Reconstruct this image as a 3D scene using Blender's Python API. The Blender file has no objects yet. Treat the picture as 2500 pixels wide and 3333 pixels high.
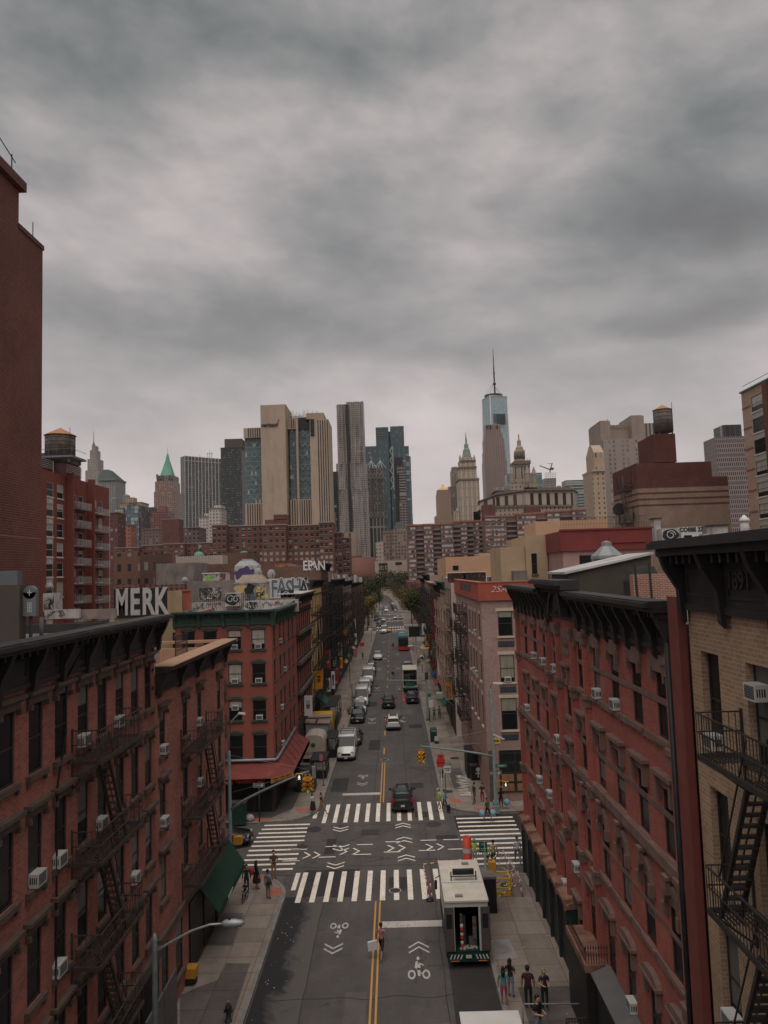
import bpy,bmesh,math,random
from mathutils import Vector,Matrix,noise
rnd = random.Random(7)
ordn = 'first second third fourth fifth sixth seventh eighth ninth tenth eleventh twelfth thirteenth fourteenth fifteenth sixteenth seventeenth eighteenth nineteenth twentieth'.split()
S = bpy.context.scene
COL = S.collection
# ---------------------------------------------------------------- camera
FPX,PW,PH = 2400.0,2500.0,3333.0
CAMR = Matrix.Rotation(math.radians(0.52),3,'Z') @ Matrix.Rotation(math.pi/2+math.radians(4.63),3,'X') @ Matrix.Rotation(math.radians(-1.85),3,'Z')
CAMP = Vector((0,0,20))
cd = bpy.data.cameras.new('camera');cam = bpy.data.objects.new('camera',cd);COL.objects.link(cam)
cd.sensor_fit = 'VERTICAL';cd.sensor_height = 36;cd.lens = FPX/PH*36;cd.clip_start = .1;cd.clip_end = 9000
cam.matrix_world = Matrix.Translation(CAMP) @ CAMR.to_4x4()
S.camera = cam
# ---------------------------------------------------------------- light
SUN_EL,SUN_AZ = 66,190      # azimuth clockwise from +Y
EXPO = 0.36
S.view_settings.view_transform = 'Standard';S.view_settings.look = 'None'
S.view_settings.exposure = EXPO;S.view_settings.gamma = 1
sl = bpy.data.lights.new('sun','SUN');sl.energy = 1.4;sl.angle = math.radians(65);sl.color = (1,.93,.86)
so = bpy.data.objects.new('sun',sl);COL.objects.link(so)
sdir = Vector((math.sin(math.radians(SUN_AZ))*math.cos(math.radians(SUN_EL)),math.cos(math.radians(SUN_AZ))*math.cos(math.radians(SUN_EL)),math.sin(math.radians(SUN_EL))))
so.rotation_euler = sdir.to_track_quat('Z','Y').to_euler();so.location = (0,0,300)

class NT:
    """tiny node-tree writer"""
    def __init__(s,t): s.t = t;s.n = t.nodes;s.l = t.links
    def node(s,k,**kw):
        n = s.n.new(k)
        for a,b in kw.items():
            if a == 'i':
                for q,v in b.items():
                    if hasattr(v,'is_output') : s.l.new(v,n.inputs[q])
                    else: n.inputs[q].default_value = v
            else: setattr(n,a,b)
        return n
    def m(s,op,a,b=0,c=None,clamp=False):
        n = s.n.new('ShaderNodeMath');n.operation = op;n.use_clamp = clamp
        for q,v in enumerate([a,b] + ([c] if c is not None else [])):
            if hasattr(v,'is_output'): s.l.new(v,n.inputs[q])
            else: n.inputs[q].default_value = v
        return n.outputs[0]
    def mix(s,f,a,b,bl='MIX'):
        n = s.n.new('ShaderNodeMix');n.data_type = 'RGBA';n.blend_type = bl
        for q,v in ((0,f),(6,a),(7,b)):
            if hasattr(v,'is_output'): s.l.new(v,n.inputs[q])
            else: n.inputs[q].default_value = v if q == 0 else (*v[:3],1)
        return n.outputs[2]
    def ramp(s,f,st):
        n = s.n.new('ShaderNodeValToRGB');s.l.new(f,n.inputs[0]);e = n.color_ramp.elements
        while len(e) < len(st): e.new(.5)
        for q,(p,c) in zip(e,st): q.position = p;q.color = (*c,1) if len(c) == 3 else c
        return n.outputs[0]
    def noise(s,v,sc,det=4,rough=.55,dist=0,four=None):
        n = s.n.new('ShaderNodeTexNoise');s.l.new(v,n.inputs['Vector'])
        n.inputs['Scale'].default_value = sc;n.inputs['Detail'].default_value = det
        n.inputs['Roughness'].default_value = rough;n.inputs['Distortion'].default_value = dist
        return n

def build_world():
    w = bpy.data.worlds.new('World');S.world = w;w.use_nodes = True
    t = NT(w.node_tree);t.n.clear()
    out = t.node('ShaderNodeOutputWorld');bg = t.node('ShaderNodeBackground')
    t.l.new(bg.outputs[0],out.inputs[0])
    sky = t.node('ShaderNodeTexSky',sky_type='NISHITA');sky.sun_disc = False
    sky.sun_elevation = math.radians(SUN_EL);sky.sun_rotation = math.radians(SUN_AZ)
    geo = t.node('ShaderNodeTexCoord')
    sep = t.node('ShaderNodeSeparateXYZ');t.l.new(geo.outputs['Generated'],sep.inputs[0])
    X,Y,Z = sep.outputs
    az = t.m('ARCTAN2',X,Y);el = t.m('ARCSINE',Z)
    # cloud-sheet coordinates (perspective of a flat deck) for streaks
    zz = t.m('ADD',t.m('ABSOLUTE',Z),.13)
    cmb = t.node('ShaderNodeCombineXYZ');t.l.new(t.m('DIVIDE',X,zz),cmb.inputs[0]);t.l.new(t.m('DIVIDE',Y,zz),cmb.inputs[1])
    deck = cmb.outputs[0]
    cm2 = t.node('ShaderNodeCombineXYZ');t.l.new(t.m('MULTIPLY',az,1.0),cm2.inputs[0]);t.l.new(t.m('MULTIPLY',el,2.0),cm2.inputs[1])
    ang = cm2.outputs[0]
    wob = t.noise(ang,2.2,5,.55)
    ws = t.node('ShaderNodeSeparateColor');t.l.new(wob.outputs['Color'],ws.inputs[0])
    azw = t.m('ADD',az,t.m('MULTIPLY',t.m('SUBTRACT',ws.outputs[0],.5),.24))
    elw = t.m('ADD',el,t.m('MULTIPLY',t.m('SUBTRACT',ws.outputs[1],.5),.17))
    # broad bright and dark areas of the cloud deck: azimuth, elevation (deg), radii, weight
    acc = None
    for a,e,ra,re_,k in BLOBS:
        q1 = t.m('DIVIDE',t.m('SUBTRACT',azw,math.radians(a)),math.radians(ra))
        q2 = t.m('DIVIDE',t.m('SUBTRACT',elw,math.radians(e)),math.radians(re_))
        d = t.m('ADD',t.m('MULTIPLY',q1,q1),t.m('MULTIPLY',q2,q2))
        g = t.m('MULTIPLY',t.m('POWER',2.718,t.m('MULTIPLY',d,-1)),k)
        acc = g if acc is None else t.m('ADD',acc,g)
    n1 = t.noise(deck,.5,6,.5,.1).outputs[0]
    n2 = t.noise(ang,3.4,7,.52,.15).outputs[0]
    v = t.m('ADD',.53,acc)
    cm3 = t.node('ShaderNodeCombineXYZ');t.l.new(t.m('ADD',az,t.m('MULTIPLY',el,.5)),cm3.inputs[0]);t.l.new(t.m('MULTIPLY',el,1.9),cm3.inputs[1]);n3 = t.noise(cm3.outputs[0],8,9,.6,.15).outputs[0]
    v = t.m('ADD',v,t.m('MULTIPLY',t.m('SUBTRACT',n3,.5),.42))
    v = t.m('ADD',v,t.m('MULTIPLY',t.m('SUBTRACT',n1,.5),.2))
    v = t.m('ADD',v,t.m('MULTIPLY',t.m('SUBTRACT',n2,.5),.95),clamp=True)
    col = t.ramp(v,[(0,(.06,.064,.064)),(.28,(.122,.135,.132)),(.5,(.225,.222,.218)),(.75,(.39,.352,.345)),(1,(.54,.49,.482))])
    # warmer, slightly brighter low band
    low = t.m('POWER',2.718,t.m('MULTIPLY',t.m('ABSOLUTE',el),-5.0))
    col = t.mix(t.m('MULTIPLY',low,.74),col,(.72,.615,.6))
    # an overcast sky is brightest overhead, far above the frame
    zen = t.m('ADD',1,t.m('MULTIPLY',t.m('SUBTRACT',t.m('MAXIMUM',Z,.66),.66),3.6))
    zc = t.node('ShaderNodeCombineColor');[t.l.new(zen,zc.inputs[i]) for i in range(3)]
    col = t.mix(1,col,zc.outputs[0],'MULTIPLY')
    sky10 = t.mix(1,sky.outputs[0],(.1,.1,.1),'MULTIPLY')
    fin = t.mix(.95,sky10,col)
    below = t.m('LESS_THAN',Z,-.01)
    fin = t.mix(below,fin,(.06,.055,.052))
    mul = t.mix(1,fin,(10,10,10),'MULTIPLY')
    t.l.new(mul,bg.inputs[0]);bg.inputs[1].default_value = .1
BLOBS = [(-14,27,9,5,.22),(-17,19,13,3.0,-.26),(-26,34,9,7,-.18),(-3,24,9,4,-.14),(23,24,8,4.8,-.5),(22,17.5,9,1.5,-.3),(26,30,6,3,-.2),(10,33,9,6,.18),(12,22,7,5,.08),(0,10,30,4,.16),(-26,25,7,3,.1),(2,17,10,1.2,-.14),(-4,38,14,3,-.12)]
build_world()

# ---------------------------------------------------------------- tiny mesh kit
class MB:
    def __init__(s): s.v = [];s.f = [];s.m = [];s.sm = [];s.uv = {}
    def quad(s,a,b,c,d,m=0):
        k = len(s.v);s.v += [Vector(a),Vector(b),Vector(c),Vector(d)];s.f.append((k,k+1,k+2,k+3));s.m.append(m);s.sm.append(False)
    def poly(s,pts,m=0):
        k = len(s.v);s.v += [Vector(p) for p in pts];s.f.append(tuple(range(k,k+len(pts))));s.m.append(m);s.sm.append(False)
    def hexa(s,p,m=0):
        """8 corners: bottom 4 ccw, top 4 ccw"""
        k = len(s.v);s.v += [Vector(q) for q in p]
        for f in ((3,2,1,0),(4,5,6,7),(0,1,5,4),(1,2,6,5),(2,3,7,6),(3,0,4,7)):
            s.f.append(tuple(k+i for i in f));s.m.append(m);s.sm.append(False)
    def box(s,x0,x1,y0,y1,z0,z1,m=0):
        s.hexa([(x0,y0,z0),(x1,y0,z0),(x1,y1,z0),(x0,y1,z0),(x0,y0,z1),(x1,y0,z1),(x1,y1,z1),(x0,y1,z1)],m)
    def obox(s,P,U,N,u0,u1,n0,n1,z0,z1,m=0):
        """box in a facade frame: P origin, U along, N outward"""
        def q(u,n,z): return (P[0]+U[0]*u+N[0]*n,P[1]+U[1]*u+N[1]*n,z)
        k = len(s.v);s.v += [Vector(c) for c in (q(u0,n0,z0),q(u1,n0,z0),q(u1,n1,z0),q(u0,n1,z0),q(u0,n0,z1),q(u1,n0,z1),q(u1,n1,z1),q(u0,n1,z1))]
        flip = (U[0]*N[1]-U[1]*N[0]) < 0
        for f in ((3,2,1,0),(4,5,6,7),(0,1,5,4),(1,2,6,5),(2,3,7,6),(3,0,4,7)):
            s.f.append(tuple(k+i for i in (f[::-1] if flip else f)));s.m.append(m);s.sm.append(False)
    def frus(s,cx,cy,z0,z1,a0,b0,a1,b1,m=0,sx=0,sy=0):
        s.hexa([(cx-a0,cy-b0,z0),(cx+a0,cy-b0,z0),(cx+a0,cy+b0,z0),(cx-a0,cy+b0,z0),(cx+sx-a1,cy+sy-b1,z1),(cx+sx+a1,cy+sy-b1,z1),(cx+sx+a1,cy+sy+b1,z1),(cx+sx-a1,cy+sy+b1,z1)],m)
    def prism(s,pts,z0,z1,m=0,mt=None):
        n = len(pts);k = len(s.v)
        s.v += [Vector((p[0],p[1],z0)) for p in pts] + [Vector((p[0],p[1],z1)) for p in pts]
        for i in range(n):
            j = (i+1) % n;s.f.append((k+i,k+j,k+n+j,k+n+i));s.m.append(m);s.sm.append(False)
        s.f.append(tuple(k+n+i for i in range(n)));s.m.append(m if mt is None else mt);s.sm.append(False)
        s.f.append(tuple(k+n-1-i for i in range(n)));s.m.append(m);s.sm.append(False)
    def lathe(s,prof,c=(0,0,0),n=16,m=0,smooth=True,axis='z',ph=0,cap=True):
        k = len(s.v)
        for r,z in prof:
            for i in range(n):
                a = ph+2*math.pi*i/n;x,y = r*math.cos(a),r*math.sin(a)
                p = (x,y,z) if axis == 'z' else ((z,x,y) if axis == 'x' else (y,z,x))
                s.v.append(Vector((c[0]+p[0],c[1]+p[1],c[2]+p[2])))
        for j in range(len(prof)-1):
            for i in range(n):
                s.f.append((k+j*n+i,k+j*n+(i+1) % n,k+(j+1)*n+(i+1) % n,k+(j+1)*n+i));s.m.append(m);s.sm.append(smooth)
        if cap:
            s.f.append(tuple(k+n-1-i for i in range(n)));s.m.append(m);s.sm.append(False)
            q = k+(len(prof)-1)*n;s.f.append(tuple(q+i for i in range(n)));s.m.append(m);s.sm.append(False)
    def tube(s,pts,r,n=6,m=0,smooth=True):
        pts = [Vector(p) for p in pts];k = len(s.v);L = len(pts)
        rs = r if isinstance(r,(list,tuple)) else [r]*L
        for i,p in enumerate(pts):
            d = (pts[min(i+1,L-1)]-pts[max(i-1,0)]).normalized()
            a = d.orthogonal().normalized() if abs(d.z) > .99 else d.cross(Vector((0,0,1))).normalized()
            b = d.cross(a)
            for j in range(n):
                t = 2*math.pi*(j+.5)/n;s.v.append(p+(a*math.cos(t)+b*math.sin(t))*rs[i])
        for i in range(L-1):
            for j in range(n):
                s.f.append((k+i*n+j,k+i*n+(j+1) % n,k+(i+1)*n+(j+1) % n,k+(i+1)*n+j));s.m.append(m);s.sm.append(smooth)
        s.f.append(tuple(k+n-1-i for i in range(n)));s.m.append(m);s.sm.append(False)
        q = k+(L-1)*n;s.f.append(tuple(q+i for i in range(n)));s.m.append(m);s.sm.append(False)
    def bar(s,a,b,w=.03,m=0): s.tube([a,b],w*.7,4,m,False)
    def mesh(s,name,mats):
        me = bpy.data.meshes.new(name);me.from_pydata([tuple(v) for v in s.v],[],s.f)
        for q in (mats if isinstance(mats,(list,tuple)) else [mats]): me.materials.append(q)
        me.polygons.foreach_set('material_index',s.m);me.polygons.foreach_set('use_smooth',s.sm)
        uvl = me.uv_layers.new(name='uv');d = uvl.data
        for p in me.polygons:
            nx,ny,nz = abs(p.normal.x),abs(p.normal.y),abs(p.normal.z)
            for li in p.loop_indices:
                c = me.vertices[me.loops[li].vertex_index].co
                d[li].uv = (c.x,c.y) if nz > .75 else ((c.y,c.z) if nx > ny else (c.x,c.z))
        me.update();return me
    def build(s,name,mats,parent=None,loc=(0,0,0),rz=0):
        return put(name,s.mesh(name,mats),parent,loc,rz)
def put(name,me,parent=None,loc=(0,0,0),rz=0):
    o = bpy.data.objects.new(name,me);COL.objects.link(o);o.parent = parent;o.location = loc;o.rotation_euler = (0,0,rz);return o
def tag(o,label=None,cat=None,group=None,kind=None):
    if label: o['label'] = label
    if cat: o['category'] = cat
    if group: o['group'] = group
    if kind: o['kind'] = kind
    return o
def thing(name,label,cat,loc=(0,0,0),rz=0,group=None):
    o = bpy.data.objects.new(name,None);COL.objects.link(o);o.location = loc;o.rotation_euler = (0,0,rz)
    o.empty_display_size = .3
    return tag(o,label,cat,group)
KIDS = {}
def copy_tree(o,parent=None):
    c = o.copy();COL.objects.link(c)
    if parent is not None: c.parent = parent
    for ch in [x for x in o.children]: copy_tree(ch,c)
    return c
def pxray(u,v): return CAMR @ Vector(((u-PW/2)/FPX,-(v-PH/2)/FPX,-1))
def G(u,v,z=0):
    d = pxray(u,v);t = (z-20)/d.z;return Vector((d.x*t,d.y*t,z))
def AY(u,v,y):
    d = pxray(u,v);t = y/d.y;return CAMP+d*t

# ---------------------------------------------------------------- materials
MATS = {}
def newmat(name):
    m = bpy.data.materials.new(name);m.use_nodes = True;t = NT(m.node_tree)
    b = t.n['Principled BSDF'];return m,t,b
def pm(name,c,rough=.8,var=.15,sc=1.5,metal=0,bump=0,c2=None,spec=.3,objvar=0,streak=0):
    if name in MATS: return MATS[name]
    m,t,b = newmat(name);co = t.node('ShaderNodeTexCoord')
    n = t.noise(co.outputs['Object'],sc,6,.6).outputs[0]
    lo = tuple(x*(1-var) for x in c);hi = c2 or tuple(min(1,x*(1+var)) for x in c)
    col = t.ramp(n,[(.3,lo),(.7,hi)])
    if streak:
        mp = t.node('ShaderNodeMapping');mp.inputs['Scale'].default_value = (1,1,.12);t.l.new(co.outputs['Object'],mp.inputs[0])
        n3 = t.noise(mp.outputs[0],sc*2.5,5,.6).outputs[0]
        col = t.mix(t.m('MULTIPLY',t.ramp(n3,[(.5,(0,0,0)),(.75,(1,1,1))]),streak),col,tuple(x*.35 for x in c))
    if objvar:
        oi = t.node('ShaderNodeObjectInfo')
        k = t.m('ADD',1-objvar/2,t.m('MULTIPLY',oi.outputs['Random'],objvar))
        cc = t.node('ShaderNodeCombineColor');[t.l.new(k,cc.inputs[i]) for i in range(3)]
        col = t.mix(1,col,cc.outputs[0],'MULTIPLY')
    t.l.new(col,b.inputs['Base Color'])
    b.inputs['Roughness'].default_value = rough;b.inputs['Metallic'].default_value = metal;b.inputs['Specular IOR Level'].default_value = spec
    if bump:
        bp = t.node('ShaderNodeBump');bp.inputs['Strength'].default_value = bump;bp.inputs['Distance'].default_value = .02
        n2 = t.noise(co.outputs['Object'],sc*8,5,.6).outputs[0];t.l.new(n2,bp.inputs['Height']);t.l.new(bp.outputs[0],b.inputs['Normal'])
    MATS[name] = m;return m
def brick(name,c,mortar,var=.25,bw=.2,bh=.0677,ms=.008,stain=.35,sc=.35,rough=.85,spot=None):
    g_ = sum(c)/3;c = tuple(x*.82+g_*.18 for x in c)
    m,t,b = newmat(name);uv = t.node('ShaderNodeUVMap');co = t.node('ShaderNodeTexCoord')
    br = t.node('ShaderNodeTexBrick');t.l.new(uv.outputs[0],br.inputs['Vector'])
    for k,v in (('Scale',1),('Brick Width',bw),('Row Height',bh),('Mortar Size',ms),('Mortar Smooth',.2),('Bias',-.1)): br.inputs[k].default_value = v
    br.inputs['Color1'].default_value = (*[x*(1-var) for x in c],1);br.inputs['Color2'].default_value = (*[x*(1+var) for x in c],1);br.inputs['Mortar'].default_value = (*mortar,1)
    n = t.noise(co.outputs['Object'],sc,8,.65).outputs[0]
    col = t.mix(t.m('MULTIPLY',t.ramp(n,[(.42,(0,0,0)),(.72,(1,1,1))]),stain),br.outputs[0],tuple(x*.35 for x in c))
    mp = t.node('ShaderNodeMapping');mp.inputs['Scale'].default_value = (1,1,.15);t.l.new(co.outputs['Object'],mp.inputs[0])
    n2 = t.noise(mp.outputs[0],1.3,6,.6).outputs[0]
    col = t.mix(t.m('MULTIPLY',t.ramp(n2,[(.5,(0,0,0)),(.8,(1,1,1))]),stain*.8),col,tuple(x*.45 for x in c))
    n5 = t.noise(co.outputs['Object'],.22,5,.7,1.0).outputs[0]
    col = t.mix(t.m('MULTIPLY',t.ramp(n5,[(.5,(0,0,0)),(.66,(1,1,1))]),.3),col,tuple(min(1,x*1.5+.02) for x in c))
    n6 = t.noise(co.outputs['Object'],2.2,7,.7).outputs[0]
    col = t.mix(t.m('MULTIPLY',t.ramp(n6,[(.56,(0,0,0)),(.7,(1,1,1))]),.35),col,tuple(x*.3 for x in c))
    if spot:
        n4 = t.noise(co.outputs['Object'],1.1,9,.75).outputs[0]
        col = t.mix(t.m('MULTIPLY',t.ramp(n4,[(.62,(0,0,0)),(.7,(1,1,1))]),.6),col,spot)
    t.l.new(col,b.inputs['Base Color']);b.inputs['Roughness'].default_value = rough;b.inputs['Specular IOR Level'].default_value = .2
    bp = t.node('ShaderNodeBump');bp.inputs['Strength'].default_value = .4;bp.inputs['Distance'].default_value = .01
    t.l.new(br.outputs['Fac'],bp.inputs['Height']);bp.invert = True;t.l.new(bp.outputs[0],b.inputs['Normal'])
    MATS[name] = m;return m
def glass(name,dark=(.012,.013,.014),light=(.16,.155,.14),frac=.35,rough=.22,metal=0,spec=.22):
    """window pane: dark room behind, now and then a pale blind or curtain"""
    m,t,b = newmat(name);oi = t.node('ShaderNodeObjectInfo');co = t.node('ShaderNodeTexCoord')
    sp = t.node('ShaderNodeSeparateXYZ');t.l.new(co.outputs['Generated'],sp.inputs[0])
    r = oi.outputs['Random'];r2 = t.m('FRACT',t.m('MULTIPLY',r,37.7));r3 = t.m('FRACT',t.m('MULTIPLY',r,91.3))
    has = t.m('LESS_THAN',r2,frac)
    part = t.m('GREATER_THAN',sp.outputs[2],t.m('MULTIPLY',r3,.8))
    mp = t.node('ShaderNodeMapping');mp.inputs['Scale'].default_value = (9,9,.6);t.l.new(co.outputs['Generated'],mp.inputs[0])
    fold = t.noise(mp.outputs[0],1.5,3,.5).outputs[0]
    f = t.m('MULTIPLY',t.m('MULTIPLY',has,part),t.m('ADD',.35,fold))
    n = t.noise(co.outputs['Object'],1.5,3).outputs[0]
    base = t.mix(n,tuple(x*.6 for x in dark),tuple(x*1.8 for x in dark))
    t.l.new(t.mix(f,base,light),b.inputs['Base Color'])
    b.inputs['Roughness'].default_value = rough;b.inputs['Metallic'].default_value = metal;b.inputs['Specular IOR Level'].default_value = spec
    MATS[name] = m;return m
def ground_mat(name,c,joint=None,dark=(.02,.02,.02),stain=.4,sc=.5,crack=.3,gum=0,rough=.9,var=.1):
    m,t,b = newmat(name);co = t.node('ShaderNodeTexCoord');O = co.outputs['Object']
    n = t.noise(O,sc,8,.65).outputs[0];n2 = t.noise(O,sc*9,6,.7).outputs[0]
    col = t.ramp(n,[(.25,tuple(x*(1-var*2) for x in c)),(.75,tuple(x*(1+var*2) for x in c))])
    col = t.mix(t.m('MULTIPLY',t.ramp(n2,[(.35,(1,1,1)),(.6,(0,0,0))]),.22),col,tuple(x*.5 for x in c))
    if joint:
        vs = t.node('ShaderNodeTexVoronoi',feature='F1');t.l.new(O,vs.inputs['Vector']);vs.inputs['Scale'].default_value = 1/joint/1.0;vs.inputs['Randomness'].default_value = 0
        br = t.node('ShaderNodeTexBrick');t.l.new(O,br.inputs['Vector'])
        for k,v in (('Scale',1),('Brick Width',joint),('Row Height',joint),('Mortar Size',.02),('Mortar Smooth',.3)): br.inputs[k].default_value = v
        br.offset = 0;br.inputs['Color1'].default_value = (.8,.8,.8,1);br.inputs['Color2'].default_value = (1.12,1.1,1.08,1);br.inputs['Mortar'].default_value = (.45,.43,.42,1)
        col = t.mix(1,col,br.outputs[0],'MULTIPLY')
    w = t.noise(O,.35,6,.7,1.5).outputs[0]
    col = t.mix(t.m('MULTIPLY',t.ramp(w,[(.55,(0,0,0)),(.78,(1,1,1))]),stain),col,dark)
    mp = t.node('ShaderNodeMapping');mp.inputs['Scale'].default_value = (1,.06,1);t.l.new(O,mp.inputs[0])
    tr = t.noise(mp.outputs[0],.9,5,.6).outputs[0]
    col = t.mix(t.m('MULTIPLY',t.ramp(tr,[(.45,(0,0,0)),(.7,(1,1,1))]),.25),col,dark)
    if crack:
        vr = t.node('ShaderNodeTexVoronoi',feature='DISTANCE_TO_EDGE');vr.inputs['Scale'].default_value = .16
        wv = t.node('ShaderNodeVectorMath',operation='ADD');t.l.new(O,wv.inputs[0])
        nn = t.noise(O,1.2,5,.7);sc2 = t.node('ShaderNodeVectorMath',operation='SCALE');sc2.inputs['Scale'].default_value = 1.4
        t.l.new(nn.outputs['Color'],sc2.inputs[0]);t.l.new(sc2.outputs[0],wv.inputs[1]);t.l.new(wv.outputs[0],vr.inputs['Vector'])
        ck = t.ramp(vr.outputs['Distance'],[(.002,(1,1,1)),(.007,(0,0,0))])
        pt = t.ramp(t.noise(O,.12,3).outputs[0],[(.45,(0,0,0)),(.55,(1,1,1))])
        col = t.mix(t.m('MULTIPLY',t.m('MULTIPLY',ck,pt),crack),col,dark)
    if gum:
        vo = t.node('ShaderNodeTexVoronoi');vo.inputs['Scale'].default_value = 2.4;t.l.new(O,vo.inputs['Vector'])
        g = t.ramp(vo.outputs['Distance'],[(.06,(1,1,1)),(.1,(0,0,0))]);col = t.mix(t.m('MULTIPLY',g,gum),col,dark)
    t.l.new(col,b.inputs['Base Color']);b.inputs['Roughness'].default_value = rough;b.inputs['Specular IOR Level'].default_value = .3
    t.l.new(t.ramp(w,[(.5,(rough,)*3),(.8,(.45,)*3)]),b.inputs['Roughness'])
    bp = t.node('ShaderNodeBump');bp.inputs['Strength'].default_value = .3;bp.inputs['Distance'].default_value = .01
    t.l.new(t.noise(O,22,4,.7).outputs[0],bp.inputs['Height']);t.l.new(bp.outputs[0],b.inputs['Normal'])
    MATS[name] = m;return m
def grid_mat(name,wall,glassc,pw,ph,fw,fh,ou=0,oz=0,wrough=.8,grough=.15,gvar=.6,lit=0,vband=None,hband=None,wvar=.12,gm=0,stag=0,light=(.3,.3,.28),lf=.12,rib=None):
    """window pattern of a tall building far away: pw,ph bay size in metres; fw,fh window share"""
    m,t,b = newmat(name);uv = t.node('ShaderNodeUVMap');sp = t.node('ShaderNodeSeparateXYZ');t.l.new(uv.outputs[0],sp.inputs[0])
    u = t.m('DIVIDE',t.m('ADD',sp.outputs[0],ou+500*pw),pw);v = t.m('DIVIDE',t.m('ADD',sp.outputs[1],oz+500*ph),ph)
    iv = t.m('FLOOR',v)
    if stag: u = t.m('ADD',u,t.m('MULTIPLY',t.m('MODULO',iv,2),stag))
    iu = t.m('FLOOR',u);fu = t.m('FRACT',u);fv = t.m('FRACT',v)
    mu = t.m('LESS_THAN',t.m('ABSOLUTE',t.m('SUBTRACT',fu,.5)),fw/2);mv = t.m('LESS_THAN',t.m('ABSOLUTE',t.m('SUBTRACT',fv,.5)),fh/2)
    g = t.m('MULTIPLY',mu,mv)
    cb = t.node('ShaderNodeCombineXYZ');t.l.new(iu,cb.inputs[0]);t.l.new(iv,cb.inputs[1])
    wn = t.node('ShaderNodeTexWhiteNoise',noise_dimensions='3D');t.l.new(cb.outputs[0],wn.inputs[0]);r = wn.outputs['Value']
    co = t.node('ShaderNodeTexCoord');n = t.noise(co.outputs['Object'],.05,6,.6).outputs[0]
    mp = t.node('ShaderNodeMapping');mp.inputs['Scale'].default_value = (1,1,.1);t.l.new(co.outputs['Object'],mp.inputs[0]);n2 = t.noise(mp.outputs[0],.35,5,.6).outputs[0]
    wc = t.mix(n,tuple(x*(1-wvar*1.5) for x in wall),tuple(x*(1+wvar*1.5) for x in wall));wc = t.mix(t.m('MULTIPLY',t.ramp(n2,[(.5,(0,0,0)),(.75,(1,1,1))]),.3),wc,tuple(x*.5 for x in wall))
    gc = t.mix(t.m('MULTIPLY',r,gvar),glassc,tuple(x*.2 for x in glassc));gc = t.mix(t.m('MULTIPLY',t.m('GREATER_THAN',r,1-lf),.8),gc,light)
    if rib: # pale vertical ribs between window columns
        rm = t.m('LESS_THAN',t.m('FRACT',t.m('DIVIDE',sp.outputs[0],rib[0])),rib[1]);gc = t.mix(rm,gc,rib[2]);wc = t.mix(rm,wc,rib[2]);g = t.m('MULTIPLY',g,t.m('SUBTRACT',1,rm))
    if hband:
        hm = t.m('LESS_THAN',t.m('FRACT',t.m('DIVIDE',t.m('ADD',sp.outputs[1],hband[3] if len(hband) > 3 else 0),hband[0])),hband[1]);gc = t.mix(hm,gc,hband[2]);wc = t.mix(hm,wc,hband[2])
    t.l.new(t.mix(g,wc,gc),b.inputs['Base Color'])
    t.l.new(t.m('ADD',wrough,t.m('MULTIPLY',g,grough-wrough)),b.inputs['Roughness'])
    if gm: t.l.new(t.m('MULTIPLY',g,gm),b.inputs['Metallic'])
    b.inputs['Specular IOR Level'].default_value = .4
    MATS[name] = m;return m
# ---------------------------------------------------------------- shared materials
M_ASPH = ground_mat('asphalt',(.1,.089,.085),None,(.03,.027,.027),.7,.4,1.0,0,.85,.12)
M_WALK = ground_mat('pavement',(.27,.225,.19),1.55,(.07,.06,.055),.5,.35,.15,.5,.9,.1)
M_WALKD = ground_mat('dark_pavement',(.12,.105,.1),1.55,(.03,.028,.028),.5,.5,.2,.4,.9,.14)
M_KERB = pm('kerb_stone',(.22,.2,.185),.85,.25,2)
M_PATCH = ground_mat('asphalt_patch',(.04,.038,.039),None,(.018,.018,.018),.3,.8,.2,0,.85,.1)
def paint(name,c,wear=.35):
    m,t,b = newmat(name);co = t.node('ShaderNodeTexCoord')
    n = t.noise(co.outputs['Object'],6,8,.75).outputs[0];n2 = t.noise(co.outputs['Object'],.8,4,.6).outputs[0]
    f = t.ramp(t.m('ADD',t.m('MULTIPLY',n,.7),t.m('MULTIPLY',n2,.3)),[(.5,(0,0,0)),(.68,(1,1,1))])
    t.l.new(t.mix(t.m('MULTIPLY',f,wear),c,(.08,.075,.072)),b.inputs['Base Color']);b.inputs['Roughness'].default_value = .7
    MATS[name] = m;return m
P_WHITE = paint('road_white',(.84,.75,.65),.8);P_YEL = paint('road_yellow',(.55,.27,.06),.45);P_WORN = paint('worn_white',(.5,.45,.41),1.0)
IRON = pm('black_iron',(.04,.036,.034),.6,.3,3);IRONB = pm('brown_iron',(.065,.05,.043),.7,.3,3);GREENIRON = pm('green_iron',(.06,.11,.09),.7,.3,3)
STEEL = pm('galvanised_steel',(.3,.32,.33),.5,.15,4,.5);STEELG = pm('grey_green_pole',(.2,.25,.25),.55,.2,4,.2)
WHITE = pm('white_enamel',(.56,.545,.52),.5,.08,3,streak=.3);BLACK = pm('black_paint',(.02,.02,.02),.5,.3,2);DARK = pm('dark_grey',(.045,.043,.042),.8,.25,1)
BROWNST = pm('brownstone',(.2,.125,.105),.85,.22,1.6,bump=.3,streak=.5);BROWND = pm('dark_brownstone',(.12,.085,.068),.85,.22,1.6,streak=.4)
CORNB = pm('black_cornice',(.034,.031,.03),.6,.35,1.2,streak=.3);CORNG = pm('green_cornice',(.045,.08,.062),.65,.2,1.2,streak=.4)
ROOFD = pm('roof_tar',(.09,.085,.083),.9,.3,.6,c2=(.15,.14,.135));ROOFS = pm('silver_roof',(.4,.39,.375),.7,.25,.5,c2=(.55,.53,.5))
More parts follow.
